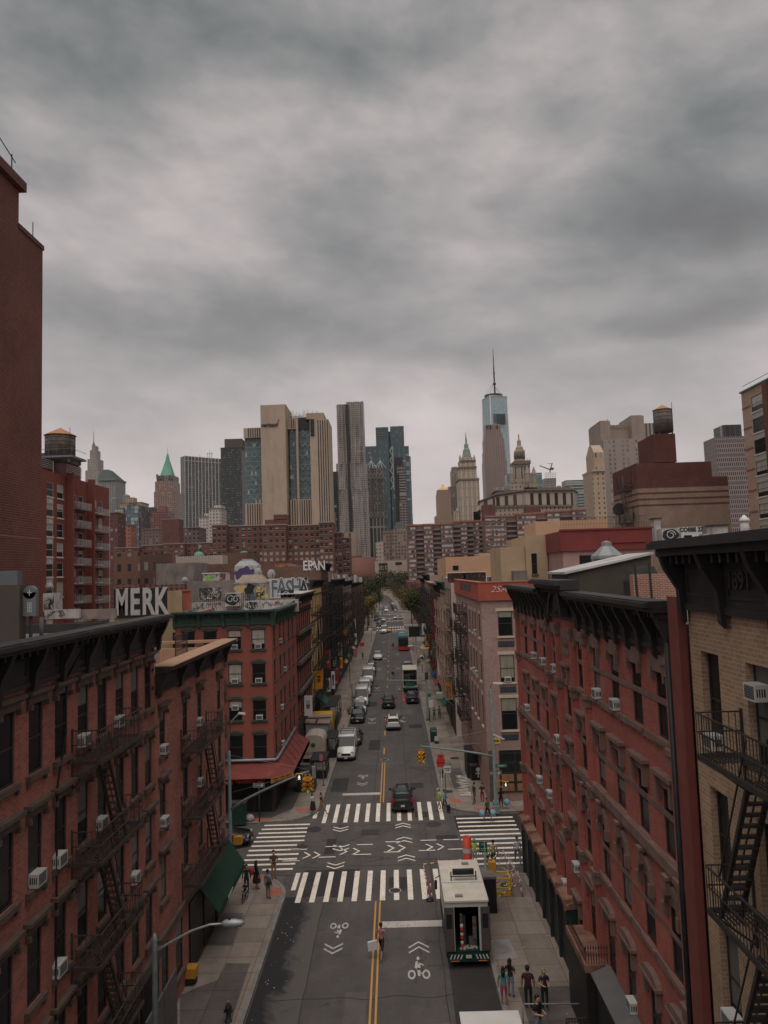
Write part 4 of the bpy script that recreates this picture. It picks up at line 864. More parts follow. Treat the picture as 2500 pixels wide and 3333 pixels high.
mb = MB();mb.box(8.05,8.75,64.84,64.88,4.95,5.45);o = mb.build('shop_sign',pm('sign_yellow',(.6,.42,.08),.6,.1));tag(o,'small square yellow sign on the pink brick wall beside the tall grey pole','sign')
txt('車車',.25,BLACK,'lettering',o,Vector((8.4,64.835,5.2)),0)
# ---------------------------------------------------------------- the rest of the street
def tenement(name,label,side,x,y0,y1,zt,wall,corn,nwin,floors,fe=None,fem=None,lm=None,depthx=14,sidem=None,cz=1.1,lint='slab',front=None,bal=.3,shop=BLACK,gl=None,roof=ROOFD):
    b = Bld(name,label,'building',(x+(-7 if side < 0 else 7),(y0+y1)/2,0));Wd = y1-y0
    f = Fac(b,x,y0,90,Wd,0,zt-.4) if side < 0 else Fac(b,x,y1,-90,Wd,0,zt-.4)
    fh = (zt-cz-4.4)/floors;rr = [(4.6+i*fh,4.6+i*fh+fh*.62) for i in range(floors)][::-1]
    f.wins = W([(i+.5)*Wd/nwin for i in range(nwin)],min(1.0,Wd/nwin*.55),rr)
    X = (x-depthx,x) if side < 0 else (x,x+depthx)
    shell(b,*X,y0+.01,y1-.01,0,zt-.4,wall,{'E' if side < 0 else 'W': f},par=.3,side=sidem,roof=roof)
    add_windows(f,dict(lint=lint,sill=.08,lm=lm or BROWND,gl=gl or GLS))
    if corn: cornice(f,0,Wd,zt-cz,zt,.8,corn,2.2,small=0,panel=False)
    if fe:
        for a,L in fe: fire_escape(f,a,L,[z-.25 for z,_ in rr],1.05,L*.3,1,fem or IRON,bal,.16)
    mb = MB();mb.obox(f.P,f.U,f.N,.1,Wd-.1,.01,.12,3.4,4.1,0);q = max(1,int(Wd/4))
    for i in range(q): mb.obox(f.P,f.U,f.N,.3+i*Wd/q,.3+(i+.85)*Wd/q,.01,.06,.1,3.1,1)
    b.build(mb,'shop_front',[front or DARK,shop]);b.f = f;b.rr = rr;return b
PEACH = pm('peach_render',(.52,.31,.2),.9,.08,.5);DKRED = brick('dark_red_brick',(.2,.045,.035),(.14,.08,.07),.2,.21,.0677,.008,.4,.3)
CHAR = brick('charcoal_brick',(.07,.055,.05),(.04,.035,.035),.2,.21,.0677,.008,.3,.3);TANB = brick('pale_tan_brick',(.42,.29,.22),(.3,.24,.2),.15,.21,.0677,.008,.3,.3)
REDIRON = pm('red_iron',(.16,.03,.028),.6,.2,3);BEIGEIRON = pm('beige_iron',(.34,.24,.19),.6,.2,3)
T4 = tenement('brick_tenement','dark red tenement with black cornice bands, next after the salmon corner building',-1,-10.6,80,94,17.9,STUC_RED,CORNB,7,4,None,None,CORNB,sidem=CONC,roof=ROOFS,lint='cap',gl=GLSD)
for z in (14.0,10.8,7.7): mb = MB();mb.obox(T4.f.P,T4.f.U,T4.f.N,0,14,.01,.45,z-.55,z-.2);T4.build(mb,'balcony_band',BROWND)
T5 = tenement('yellow_tenement','yellow-painted tenement with black fire escapes on the left side of the street',-1,-10.6,94,109,19.3,STUC_YEL,CORNB,8,4,[(1.5,5),(8.5,5.2)],IRON,BROWND,sidem=CONC,roof=ROOFS)
T6 = tenement('brick_tenement','tall brown brick tenement with white letters painted on its side parapet',-1,-10.6,109,122,21.6,BR_DK,CORNB,6,5,[(1,4.5),(7.5,4.5)],IRON,sidem=BR_BRN)
T7 = tenement('brick_tenement','almost black tenement hung with fire escapes, left side in the middle of the row',-1,-10.3,122,152,19.0,CHAR,CORNB,12,5,[(1,6),(9,6),(17,6),(24,5)],IRON,bal=.4)
T8 = tenement('brick_tenement','tan brick tenement with sooty front, left side beyond the black ones',-1,-10.2,152,180,18.4,TANB,CORNB,10,5,[(3,6),(16,6)],IRON,bal=.45)
T9 = tenement('brick_tenement','last reddish tenement before the green trees on the left',-1,-10.0,180,244,17.6,BR_BRN,CORNB,18,5,[(3,6),(22,6),(42,6)],IRON,bal=.6)
U4 = tenement('cream_tenement','tenement with a blank cream side wall and beige fire escapes behind the pink corner building',1,7.0,90,101,19.3,TANB,None,4,5,[(1,3.6),(6,3.6)],BEIGEIRON,sidem=STUC_CRM,depthx=12,roof=ROOFS)
U5 = tenement('brick_tenement','pale tan tenement with fire escapes, second behind the pink corner building',1,7.1,101,113,18.4,STUC_TAN,CORNG,5,5,[(.8,4.4),(6.6,4.4)],BEIGEIRON,bal=.3)
U6 = tenement('brick_tenement','dark red tenement with red iron balconies on the right side of the street',1,7.2,113,127,17.8,DKRED,CORNB,5,5,[(1,5),(8,5)],REDIRON,bal=.35)
U7 = tenement('brick_tenement','brown tenement with pale cornice on the right, beyond the red iron balconies',1,7.2,127,146,17.9,BR_BRN,pm('buff_cornice',(.4,.27,.18),.8,.1),8,5,[(2,6),(11,6)],IRON,bal=.4,front=pm('teal_shop',(.06,.12,.12),.6,.2))
U8 = tenement('brick_tenement','sandy tenement behind the parking lot sign on the right',1,7.3,146,172,19.2,TANB,CORNB,9,5,[(2,6),(12,6),(19,5)],IRON,bal=.5)
U9 = tenement('brick_tenement','dark brown tenement on the right just before the yellowing trees',1,7.6,172,200,18.2,BR_DK,CORNB,9,5,[(5,6),(17,6)],IRON,bal=.5)
U10 = tenement('brick_tenement','low red brick building with white roof units behind the yellowing trees on the right',1,9.5,200,245,17.0,DKRED,None,12,5,None,lm=STUC_CRM,lint='pale',depthx=20,roof=ROOFS)
mb = MB();mb.box(8.5,22,118,140,0,22.0,0);o = thing('apartment_building','plain peach building with one small window rising behind the right row','building',(15,129,0));mb.build('wall',PEACH,o,(-15,-129,0))
mb = MB();mb.box(9.6,10.5,117.93,117.99,19.9,20.6,0);mb.build('window',GLSD,o,(-15,-129,0))
# beyond the first far crossing: two more rows, then the street bends away
for i,(s,y0,y1,z,m,lab) in enumerate(((-1,275,312,15,BR_BRN,'small brown building past the first far crossing on the left'),(-1,312,350,14,TANB,'tan building past the first far crossing, behind the left trees'),(1,275,310,16,DKRED,'red brick building past the first far crossing on the right'),(1,312,348,15,BR_DK,'maroon building behind the trees on the right, second past the crossing'),
        (-1,370,440,15,BR_BRN,'long brown building near the far end of the street on the left'),(1,370,430,15,DKRED,'long red building near the far end of the street on the right'))):
    dx = bend((y0+y1)/2);tenement('brick_building',lab,s,(-12 if s < 0 else 9)+dx,y0,y1,z,m,None,max(4,int((y1-y0)/5)),4,lint=None)
# ---- side-street buildings seen over the roofs
def box_bld(name,label,x0,x1,y0,y1,z,wall,roof=ROOFD,S=None,E=None,Wf=None,side=None,cat='building',par=.3,lim=96,style=None,topm=None):
    b = Bld(name,label,cat,((x0+x1)/2,(y0+y1)/2,0));F = {}
    if S: f = Fac(b,x0,y0,0,x1-x0,0,z);f.wins = S;F['S'] = f
    if E: f = Fac(b,x1,y0,90,y1-y0,0,z);f.wins = E;F['E'] = f
    if Wf: f = Fac(b,x0,y1,-90,y1-y0,0,z);f.wins = Wf;F['W'] = f
    shell(b,x0,x1,y0,y1,0,z,wall,F,roof,par,.18,side)
    for f in F.values(): add_windows(f,style or dict(lint=None,sill=.06,lm=BROWND,depth=.18),lim)
    flush_stuff(b);b.F = F;return b
RG = (lambda n,W_,z0,z1,ph,w,h: W([(i+.5)*W_/n for i in range(n)],w,[(z0+ph*j,z0+ph*j+h) for j in range(int((z1-z0)/ph))]))
R3b = box_bld('red_parapet_building','brick building with dark red painted parapet seen over the roof of the ornate tenement',15.2,23.1,66,78,21.3,brick('salmon_brick',(.32,.1,.085),(.55,.45,.4),.2,.23,.075,.016,.2),S=[(2.0,1.1,18.6,20.9),(5.0,1.1,19,20.9),(6.6,1.0,19.2,20.9)],style=dict(lint=None,sill=.05,lm=BROWND,gl=GLSD))
mb = MB();mb.box(15.0,23.2,65.8,66.1,21.3,23.1);mb.box(15.0,15.3,66.11,78,21.3,23.1);mb.box(19.3,22.6,65.7,65.795,21.9,22.4);mb.box(15.0,23.3,65.7,66.12,23.1,23.25);R3b.build(mb,'red_parapet',pm('dull_red_paint',(.2,.045,.04),.85,.12,.8))
mb = MB()
for i in range(56): mb.bar((15.3+i*.14,66.6,23.1),(15.3+i*.14,66.6,24.3),.018)
mb.bar((15.3,66.6,24.3),(23,66.6,24.3),.03);mb.bar((15.3,66.6,23.7),(23,66.6,23.7),.02)
tag(mb.build('roof_railing',IRON),'black iron railing on the dark red parapet over the ornate tenement roof','railing')
R3c = box_bld('tan_rendered_building','tan rendered building with stepped blank walls behind the pink corner building',13.0,15.1,72,84,23.0,STUC_TAN,S=[(.8,.55,19.3,21.3)]);mb = MB();mb.box(10.6,12.98,72.3,80,0,22.0);R3c.build(mb,'side_wing',STUC_TAN)
box_bld('peach_block','peach building with gable roof peeking over the red parapet',18,27,92,100,25.6,PEACH)
MK = box_bld('mural_building','tan building behind the junction with a black painted wall reading MERK',-25.0,-18.95,66.2,78,16.7,STUC_TAN,S=[(5.5,.6,13.8,15.2),(5.5,.6,17,18.1)][:1],E=None,roof=ROOFD)
mb = MB();mb.box(-25.0,-20.2,66.0,66.3,16.7,19.2);mw = MK.build(mb,'mural_wall',GRF)
mb = MB();mb.box(-20.2,-18.95,66.05,66.3,16.7,18.9);MK.build(mb,'wall_return',STUC_TAN)
for i,ch in enumerate('MERK'):
    txt(ch,3.25,pm('mural_grey',(.6,.57,.55),.85,.15,2,streak=.5),'lettering',MK.root,Vector((-24.25+i*1.17,65.97,17.93))-MK.R,0,.015,.1,sx=.47 if ch == 'M' else .56)
# ===== big plain brick tower on the far left
b = Bld('brick_tower','windowless dark red brick tower filling the left edge of the photo','tower',(-40,50,0))
mb = MB();mb.box(-48,-30,40,62.8,0,49.3,0);mb.box(-46,-30.01,40,58.6,49.3,52.5,0);b.build(mb,'wall',brick('tower_brick',(.14,.04,.03),(.26,.13,.1),.2,.3,.2,.022,.35,.12))
mb = MB();mb.box(-48.1,-29.9,58.5,62.9,49.3,49.7);mb.box(-46.1,-29.5,39.9,58.9,52.5,53.3);b.build(mb,'parapet',BR_DK)
mb = MB();mb.box(-30,-29.985,40,62.8,23.7,23.78);b.build(mb,'course_line',pm('faded_course',(.26,.13,.1),.9))
mb = MB();mb.bar((-30,57.4,53.3),(-30,57.4,55),.08);mb.bar((-30,55,55.4),(-30,58,54.6),.06);mb.bar((-30,61,49.7),(-30,61,51),.06);b.build(mb,'aerial',IRON)
# ===== red balcony apartments
AR = pm('apartment_brick',(.19,.055,.042),.85,.12,.6)
b = Bld('balcony_apartments','red apartment block with stacked white-railed balconies on the far left','building',(-56,118,0))
f = Fac(b,-50,104,90,26,0,36.3);fl = [33.2-i*2.95 for i in range(11)]
f.wins = W([3.35,6.65],2.1,[(z-.6,z+1.5) for z in fl[:8]])+W([11.5,14.1,19.5,22.2],1.7,[(z-.9,z+1.2) for z in [q-.7 for q in fl[:8]]])
fS = Fac(b,-64,104,0,14,0,36.3);fS.wins = W([3,7,11],1.5,[(z-.6,z+1.5) for z in fl[:8]])
shell(b,-64,-50,104,130,0,36.3,AR,{'E': f,'S': fS},par=.6)
add_windows(f,dict(lint=None,sill=.05,lm=STUC_CRM,gl=GLSL,fr=WHITE));add_windows(fS,dict(lint=None,sill=.05,lm=STUC_CRM,gl=GLSL,fr=WHITE));flush_stuff(b)
mb = MB()
for u,w in ((8.9,.5),(16.9,.5)): mb.obox(f.P,f.U,f.N,u-w/2,u+w/2,.003,1.1,0,36.8)
b.build(mb,'brick_fin',AR)
pn = MB();pn.box(-1.05,1.05,-.02,.19,-.95,-.003,0);pn.box(-.25,.25,-.1,-.021,-.8,-.3,1);pme = pn.mesh('spandrel',[pm('spandrel_grey',(.4,.38,.37),.7,.1),WHITE])
for z in fl[:8]: put('spandrel_panel',pme,b.root,f.at(3.35,0,z-.75)-b.R,f.rz)
bl = MB();bl.box(-2.6,2.6,-1.25,0,-.16,0,0)
for k in range(7): zz = .15+k*.15;bl.bar((-2.55,-1.2,zz),(2.55,-1.2,zz),.03,1);bl.bar((-2.55,-1.2,zz),(-2.55,0,zz),.03,1);bl.bar((2.55,-1.2,zz),(2.55,0,zz),.03,1)
for k in range(9): bl.bar((-2.55+k*.6375,-1.2,0),(-2.55+k*.6375,-1.2,1.1),.03,1)
bme = bl.mesh('balcony',[CONC,WHITE])
for z in fl[:9]:
    for u in (12.8,20.8): put('balcony',bme,b.root,f.at(u,0,z-1.75-(0 if u < 15 else .3))-b.R,f.rz)
mb = MB()
for u0,u1,z in ((0,5,36.9),(9.6,15,37.2),(16.6,20,36.9)):
    for k in range(5): mb.bar(f.at(u0,-.3,z+k*.28),f.at(u1,-.3,z+k*.28),.05)
    mb.bar(f.at(u0,-.3,z-.5),f.at(u0,-.3,z+1.2),.05);mb.bar(f.at(u1,-.3,z-.5),f.at(u1,-.3,z+1.2),.05)
b.build(mb,'roof_railing',WHITE)
mb = MB();mb.box(-62,-52.5,112,124,36,39.4);mb.box(-60,-52.2,113,123,39.4,40.1);b.build(mb,'penthouse',BR_DK)
RUSTR = pm('rusty_cone',(.38,.18,.1),.8,.2,1)
def water_tank(label,x,y,z,r,h,leg=3,wood=None,platform=True):
    o = thing('water_tank',label,'water tank',(x,y,z));wood = wood or pm('tank_wood',(.085,.065,.058),.85,.35,.8,streak=.6,c2=(.18,.14,.12))
    m = MB();m.lathe([(r,leg),(r*1.0,leg+h)],n=24);m.build('tank',wood,o)
    m = MB();[m.lathe([(r*1.012,leg+h*k),(r*1.012,leg+h*k+.08)],n=24,cap=False) for k in (.08,.2,.34,.5,.66,.84)];m.build('hoop',IRON,o)
    m = MB();m.lathe([(r*1.08,leg+h),(r*.5,leg+h+r*.32),(.05,leg+h+r*.58)],n=16,smooth=False);m.build('cone_roof',RUSTR,o)
    if platform:
        m = MB();m.box(-r*1.35,r*1.35,-r*1.2,r*1.2,leg-.35,leg-.05);[m.box(a*r-.15,a*r+.15,c*r-.15,c*r+.15,0,leg-.36) for a in (-1,1) for c in (-.9,.9)]
        m.tube([(-r*1.35,-r*1.2,leg+.9),(r*1.35,-r*1.2,leg+.9),(r*1.35,r*1.2,leg+.9)],.04,4);[m.bar((r*1.35*k,-r*1.2,leg),(r*1.35*k,-r*1.2,leg+.9),.03) for k in (-1,-.6,-.2,.2,.6,1)];m.build('stand',pm('stand_steel',(.16,.16,.17),.6,.2),o)
    else:
        m = MB();[m.box(a*r*.7-.1,a*r*.7+.1,c*r*.7-.1,c*r*.7+.1,0,leg) for a in (-1,1) for c in (-1,1)];m.build('leg',IRON,o)
    m = MB();m.bar((r*.9,-r*.5,leg),(r*.9,-r*.5,leg+h*1.3),.06);m.build('ladder',IRON,o)
    return o
p = AY(196,1490,112);water_tank('big wooden water tank with orange cone roof above the balcony apartments',p.x,112,39.0-.9,2.2,3.4,leg=p.z-38.1)
# ===== stepped tan and maroon building on the right with its tank
TMB = brick('stepped_tan',(.27,.18,.13),(.3,.22,.17),.12,.24,.15,.012,.35,.12)
b = Bld('stepped_building','stepped building, tan brick below and dark red above, on the right behind the rooftops','building',(43,118,0))
f = Fac(b,37,122,-90,12,0,31.3);f.wins = W([2.5,5,9.5],1.0,[(26.8,28.8),(21.5,23.5)])
shell(b,37,50.5,110,122,0,31.3,TMB,{'W': f});add_windows(f,dict(lint=None,sill=.05,lm=BROWND))
f = Fac(b,37,122,-90,12,31.3,35);f.wins = W([2.5,5,9.5],.9,[(32,34)]);mb = MB();f.skin(mb);mb.quad((37,110,31.3),(48.2,110,31.3),(48.2,110,34.9),(37,110,34.9));mb.quad((37,110,34.9),(48.2,110,34.9),(48.2,122,35),(37,122,35));mb.box(48.21,50.5,110.0,122,31.3,32.6)
mb.box(39.8,43.1,110.02,117,35,39.3);MRB = brick('maroon_course',(.13,.042,.034),(.1,.045,.036),.15,.24,.15,.012,.3,.12);b.build(mb,'red_upper_wall',MRB);add_windows(f,dict(lint=None,sill=.05,lm=BROWND))
mb = MB();[mb.box(36.97,50.53,109.97,122,z,z+.22) for z in (28.5,29.4,30.3,31.2)];b.build(mb,'brick_band',MRB)
fire_escape(Fac(b,37,122,-90,12,0,31),6.2,3,[31.3,26.3,21.3],1.3,1,1,IRON,.3)
mb = MB();mb.tube([(36,116,28.6),(36,116.3,28.6)],1.0,14);b.build(mb,'satellite_dish',IRON)
p = AY(2160,1408,116);water_tank('weathered wooden water tank with orange cone roof on the stepped dark red building',p.x,116,38.6,1.42,3.6,leg=p.z-38.6,platform=False,wood=pm('grey_tank_wood',(.12,.1,.09),.85,.35,.8,streak=.5))
# ===== tan apartment slab at the right edge
SB = brick('salmon_apartment_brick',(.38,.24,.17),(.48,.36,.28),.15,.24,.15,.014,.25,.12)
b = Bld('apartment_building','tall salmon brick apartment building cut by the right edge of the photo','building',(56,95,0))
f = Fac(b,49.8,102.6,-90,22.6,0,43.3);fz = [40.9-i*2.9 for i in range(11)]
f.wins = W([4.2,9.9,14.6],3.0,[(z-.9,z+1.2) for z in fz]);shell(b,49.8,64,80,102.6,0,43.3,SB,{'W': f});add_windows(f,dict(lint=None,sill=.03,lm=STUC_CRM,gl=GLSL));flush_stuff(b)
mb = MB();mb.box(-1.5,1.5,-.05,.08,-.45,.45);me_ = mb.mesh('spandrel_panel',pm('grey_spandrel',(.33,.32,.29),.8,.15,1));[put('spandrel_panel',me_,b.root,f.at(u,0,z-1.4)-b.R,f.rz) for u in (4.2,9.9,14.6) for z in fz]
mb = MB();[mb.obox(f.P,f.U,f.N,u,u+1.2,.003,.4,0,43.2) for u in (6.4,11.8)];b.build(mb,'brick_pier',BR_DK)
for z in fz: mb = MB();mb.obox(f.P,f.U,f.N,0,2.4,.003,.03,z,z+.3);b.build(mb,'brick_band',pm('rose_band',(.22,.1,.085),.85,.1))
mb = MB();mb.box(49.6,64,80,102.8,43.35,43.55);mb.bar((49.8,102,44.2),(49.8,80,44.2),.06);b.build(mb,'parapet',pm('patina_rail',(.12,.2,.19),.7,.1))
# ---------------------------------------------------------------- rooftops: bulkheads, walls, graffiti, dishes
def rbox(name,label,u0,u1,v0,v1,y,dep,mat,cat=None,cap=None,root=None):
    a,c = AY(u0,v0,y),AY(u1,v1,y);mb = MB();mb.box(a.x,c.x,y,y+dep,c.z,a.z)
    o = mb.build(name,mat,root);
    if not root: tag(o,label,cat or name.replace('_',' '))
    if cap: m = MB();m.box(a.x-.12,c.x+.12,y-.12,y+dep+.1,a.z,a.z+.12);m.build('coping',cap,o)
    return o,a,c
def gtext(o,s,u,v,y,size,mat,sx=1,bold=.02,rz=0,ext=.006,shear=0,sp=1): p = AY(u,v,y);return txt(s,size,mat,'graffiti',o,(p.x,y-.03,p.z),rz,ext,bold,sx=sx,shear=shear,sp=sp)
WGR = pm('whitewash',(.42,.39,.37),.9,.35,1.2,c2=(.56,.53,.5),streak=.5);GYEL = pm('graffiti_cream',(.55,.42,.2),.8,.12,2);GPUR = pm('graffiti_purple',(.07,.05,.13),.8,.15,2);GRED = pm('graffiti_red',(.32,.05,.07),.8,.2,2);GGRN = pm('graffiti_lime',(.2,.5,.05),.8,.15,2);GBLU = pm('graffiti_slate',(.1,.12,.14),.8,.2,2)
def blob(o,u,v,y,rx,rz_,mat,n=14,off=.02,seed=0,th=.012,lob=.18):
    p = AY(u,v,y);mb = MB();s = Vector((seed,7,1));pts = []
    for i in range(n*2):
        a = 2*math.pi*i/(n*2);k = 1+lob*math.sin(a*5+seed)+lob*noise.noise(s+Vector((math.cos(a)*1.5,math.sin(a)*1.5,0)));pts.append((p.x+rx*k*math.cos(a),p.z+rz_*k*math.sin(a)))
    mb.poly([(x,y-off,z) for x,z in pts]);k0 = len(pts)
    for i in range(k0): (x0,z0),(x1,z1) = pts[i],pts[(i+1) % k0];mb.quad((x0,y-off+th,z0),(x1,y-off+th,z1),(x1,y-off,z1),(x0,y-off,z0))
    return mb.build('graffiti',mat,o)
def swirl(o,u,v,y,r,mat,turns=1.2,w=.06,a0=0,off=.04,sx=1):
    p = AY(u,v,y);pts = [(p.x+sx*r*(1-.6*i/22)*math.cos(a0+turns*2*math.pi*i/22),y-off,p.z+r*(1-.6*i/22)*math.sin(a0+turns*2*math.pi*i/22)) for i in range(23)];mb = MB();mb.tube(pts,w,4,0,False);return mb.build('graffiti',mat,o)
def scrawl(o,u0,u1,v0,v1,y,n,mat,w=.03,off=.035,seed=1):
    r = random.Random(seed);a,c = AY(u0,v0,y),AY(u1,v1,y);mb = MB()
    for i in range(n):
        x,z = r.uniform(a.x,c.x),r.uniform(c.z,a.z);s = (a.z-c.z)*.35;pts = []
        for k in range(7): pts.append((x,y-off-.002*(i % 5),z));x = min(c.x,max(a.x,x+r.uniform(-.6,.9)*s));z = min(a.z,max(c.z,z+r.uniform(-1,1)*s))
        mb.tube(pts,w,3,0,False)
    return mb.build('graffiti',mat,o)
# roof of the salmon corner building
o,a,c = rbox('roof_bulkhead','graffitied roof bulkhead with pale yellow lettering on the salmon corner building',766,865,1900,1962,77,2.6,WGR,cap=WGR)
for i,(u,v,rx,rz_) in enumerate(((787,1922,.75,.75),(850,1935,.7,.85))): blob(o,u,v,77,rx,rz_,GYEL,seed=i*3)
blob(o,814,1922,77,.5,.75,GRF,seed=5,off=.03);blob(o,818,1945,77,.55,.45,GBLU,seed=8,off=.036);scrawl(o,770,862,1906,1958,77,12,GRF,.018,seed=3);gtext(o,'IDF',846,1935,77,.6,GRF)
m = MB();m.frus((a.x+c.x)/2,78.3,a.z+.13,a.z+.9,1.55,1.2,.9,.7);m.build('skylight',pm('skylight_ribs',(.3,.24,.18),.6,.2),o)
o,a,c = rbox('roof_wall','low graffitied roof wall with black and white throw-up circles behind the green cornice',580,972,1963,1990,76,.3,WGR)
scrawl(o,585,960,1966,1988,76,26,GRED,.022,seed=4);scrawl(o,585,700,1966,1988,76,12,GBLU,.022,seed=14);scrawl(o,690,960,1966,1988,76,18,GRF,.022,seed=5)
o,a,c = rbox('roof_bulkhead','squat roof bulkhead with a black circular tag, left of the yellow graffiti one',732,783,1931,1972,75,1.4,WGR)
blob(o,756,1951,75,.72,.58,GRF,off=.02,seed=2,lob=.06);swirl(o,750,1950,75,.4,GRW,1.1,.045);swirl(o,768,1950,75,.33,GRW,1.0,.045,1)
o,a,c = rbox('roof_box','small white roof box with black web-like graffiti in front of the yellow one',795,843,1958,1985,73,.9,WGR);blob(o,819,1971,73,.62,.38,GRF,seed=4,lob=.1);scrawl(o,798,841,1961,1983,73,9,GRW,.02,seed=9)
# dark-red tenement roof wall and yellow tenement side wall
gtext(T5.root,'',0,0,94,1,GRF) if 0 else None
o,a,c = rbox('roof_wall','long pale roof wall with big grey block letters FASHA behind the salmon corner building',872,1003,1884,1952,93.4,.5,WGR)
p = AY(905,1920,93.4)
for i,ch in enumerate('FASHA'): q = AY(893+i*24,1916+(-3 if i % 2 else 3),93.4);txt(ch,3.0,GRW,'graffiti',o,(q.x,93.36,q.z),0,.006,.16,sx=.6);txt(ch,3.0,GBLU if i < 4 else GRF,'graffiti',o,(q.x,93.34,q.z),0,.006,.07,sx=.6)
blob(o,985,1900,93.4,.8,.75,GRF,off=.01,seed=3,lob=.25);scrawl(o,970,1000,1890,1912,93.4,8,GRW,.02,seed=21)
o,a,c = rbox('roof_wall','small roof wall with a white swirl tag above the dark red cornice',913,956,1922,1953,83,.3,GRF);swirl(o,930,1937,83,.42,GRW,1.3,.045);swirl(o,945,1938,83,.4,GRW,1.0,.045,2)
m = MB();m.box(-13,-10.0,80.2,93.8,17.9,17.94);m.build('white_roof_edge',WGR,T4.root,-T4.R)
# grey concrete wall and railings behind the corner building
o,a,c = rbox('concrete_wall','weathered grey concrete wall with scrawled tags behind the orange chimney',608,765,1893,1975,88,.4,CONC);scrawl(o,650,720,1915,1950,88,22,GRF,.03,seed=6);scrawl(o,655,715,1915,1948,88,10,GRW,.03,seed=7)
o,a,c = rbox('concrete_wall','blank grey concrete wall behind the MERK mural, left of the satellite dish',508,630,1835,1900,100,8,CONC)
o,a,c = rbox('chimney','salmon orange chimney beside the MERK mural',575,614,1925,1985,67,1.0,pm('orange_chimney',(.36,.11,.075),.85,.12,1),cap=pm('orange_cap',(.36,.12,.08),.85))
m = MB();[m.bar((-18.2+i*.2,72,17),(-18.2+i*.2,72,18.3),.025) for i in range(22)];m.bar((-18.2,72,18.3),(-13.8,72,18.3),.04);tag(m.build('roof_railing',IRON),'black iron railing on the salmon corner building roof','railing')
o,a,c = rbox('roof_bulkhead','pale bulkhead with a big purple throw-up and ribbed skylight',763,838,1842,1892,104,3,WGR)
for i,(u,v,rx,rz_) in enumerate(((783,1870,.85,.75),(800,1866,.9,.95),(818,1871,.85,.8))): blob(o,u,v,104,rx,rz_,GPUR,seed=i,off=.03+.003*i,lob=.12)
m = MB();m.frus((a.x+c.x)/2,105.5,a.z,a.z+.7,1.6,1.4,.9,.8);m.box((a.x+c.x)/2-.7,(a.x+c.x)/2+.7,104.8,106.2,a.z+.701,a.z+.95);m.build('skylight',pm('skylight_grey',(.3,.3,.3),.6,.2),o)
o,a,c = rbox('roof_bulkhead','small white bulkhead with a lime green tag',660,712,1868,1905,96,2,WGR,cap=GRW);gtext(o,'IE',682,1890,96,1.3,GGRN,bold=.05);scrawl(o,662,708,1870,1880,96,8,GRF,.02,seed=8)
o,a,c = rbox('roof_bulkhead','bulkhead with red and black tags right of the lime green one',712,737,1862,1897,97,2,WGR,cap=DARK);scrawl(o,714,735,1868,1892,97,14,GRED,.03,seed=11)
o,a,c = rbox('roof_bulkhead','wide pinkish bulkhead with orange tag behind the satellite dishes',908,962,1838,1885,112,3,pm('pink_wash',(.27,.2,.18),.9,.2,1,streak=.4));gtext(o,'NOME',922,1842,112,.9,pm('graffiti_orange',(.45,.16,.05),.8));scrawl(o,935,960,1868,1880,112,8,GRED,.03,seed=12)
o,a,c = rbox('roof_bulkhead','whitewashed bulkhead beside the orange-tagged one',962,986,1842,1880,110,3,WGR);scrawl(o,964,984,1850,1876,110,6,GRED,.02,seed=13)
for i,(t_,u) in enumerate((('EB',1003),('-',1018),('AN',1036))): gtext(T6.root,t_,u,1842,108.95,2.0,GRW,bold=.03,sx=.75).location -= T6.R
# brick blocks behind
for (u0,u1,v0,v1,y,d,m_,lab) in ((724,805,1800,1850,125,12,BR_BRN,'blank brown brick roof block left of the green church dome'),(640,760,1838,1895,112,6,BR_BRN,'low brown brick wall behind the lime and purple bulkheads'),(838,912,1832,1882,118,5,BR_BRN,'brown brick wall behind the two satellite dishes'),
                                  (900,990,1825,1850,130,6,BR_DK,'dark brick parapet under the far housing blocks'),(455,500,1690+110,1900,140,12,grid_mat('lowrise_windows_b',(.13,.07,.055),(.04,.04,.04),2.4,3.0,.3,.5),'brown rooftop building under the far green dome'),(372,456,1802,1900,150,14,grid_mat('lowrise_windows',(.16,.085,.062),(.05,.045,.045),2.1,3.0,.35,.5),'brown low-rise with small windows right of the balcony apartments')):
    rbox('brick_block',lab,u0,u1,v0,v1,y,d,m_,'building')
o,a,c = rbox('roof_screen','beige lattice screen on a rooftop in front of the green church dome',572,724,1812,1838,118,4,pm('lattice_beige',(.42,.36,.3),.8,.15,3),'screen')
m = MB();[m.bar((a.x+i*.35,117.95,c.z-1),(a.x+i*.35,117.95,a.z+.2),.02) for i in range(21)];m.build('scaffold',IRON,o)
def dome(label,u,v,y,r):
    p = AY(u,v,y);o = thing('church_dome',label,'dome',(p.x,y,p.z));pat = pm('green_copper',(.13,.27,.2),.7,.2,1)
    m = MB();m.lathe([(r,-.2),(r*.98,0),(r*.86,r*.5),(r*.55,r*.85),(r*.2,r*1.0)],n=20);m.build('dome_shell',pat,o);m = MB();m.lathe([(r*1.05,-1.2),(r*1.05,-.2)],n=20);m.build('drum',pm('cream_drum',(.42,.38,.32),.8),o)
    m = MB();m.lathe([(r*.2,r),(r*.16,r*1.4),(r*.28,r*1.45),(r*.05,r*1.9),(.03,r*2.6)],n=10);m.box(-.3,.3,-.04,.04,r*2.25,r*2.33);m.build('cross_finial',pat,o)
dome('green copper church dome with cross above the beige lattice screen',648,1812,190,1.35);dome('green copper church dome with cross behind the purple graffiti bulkhead',795,1815,190,1.7)
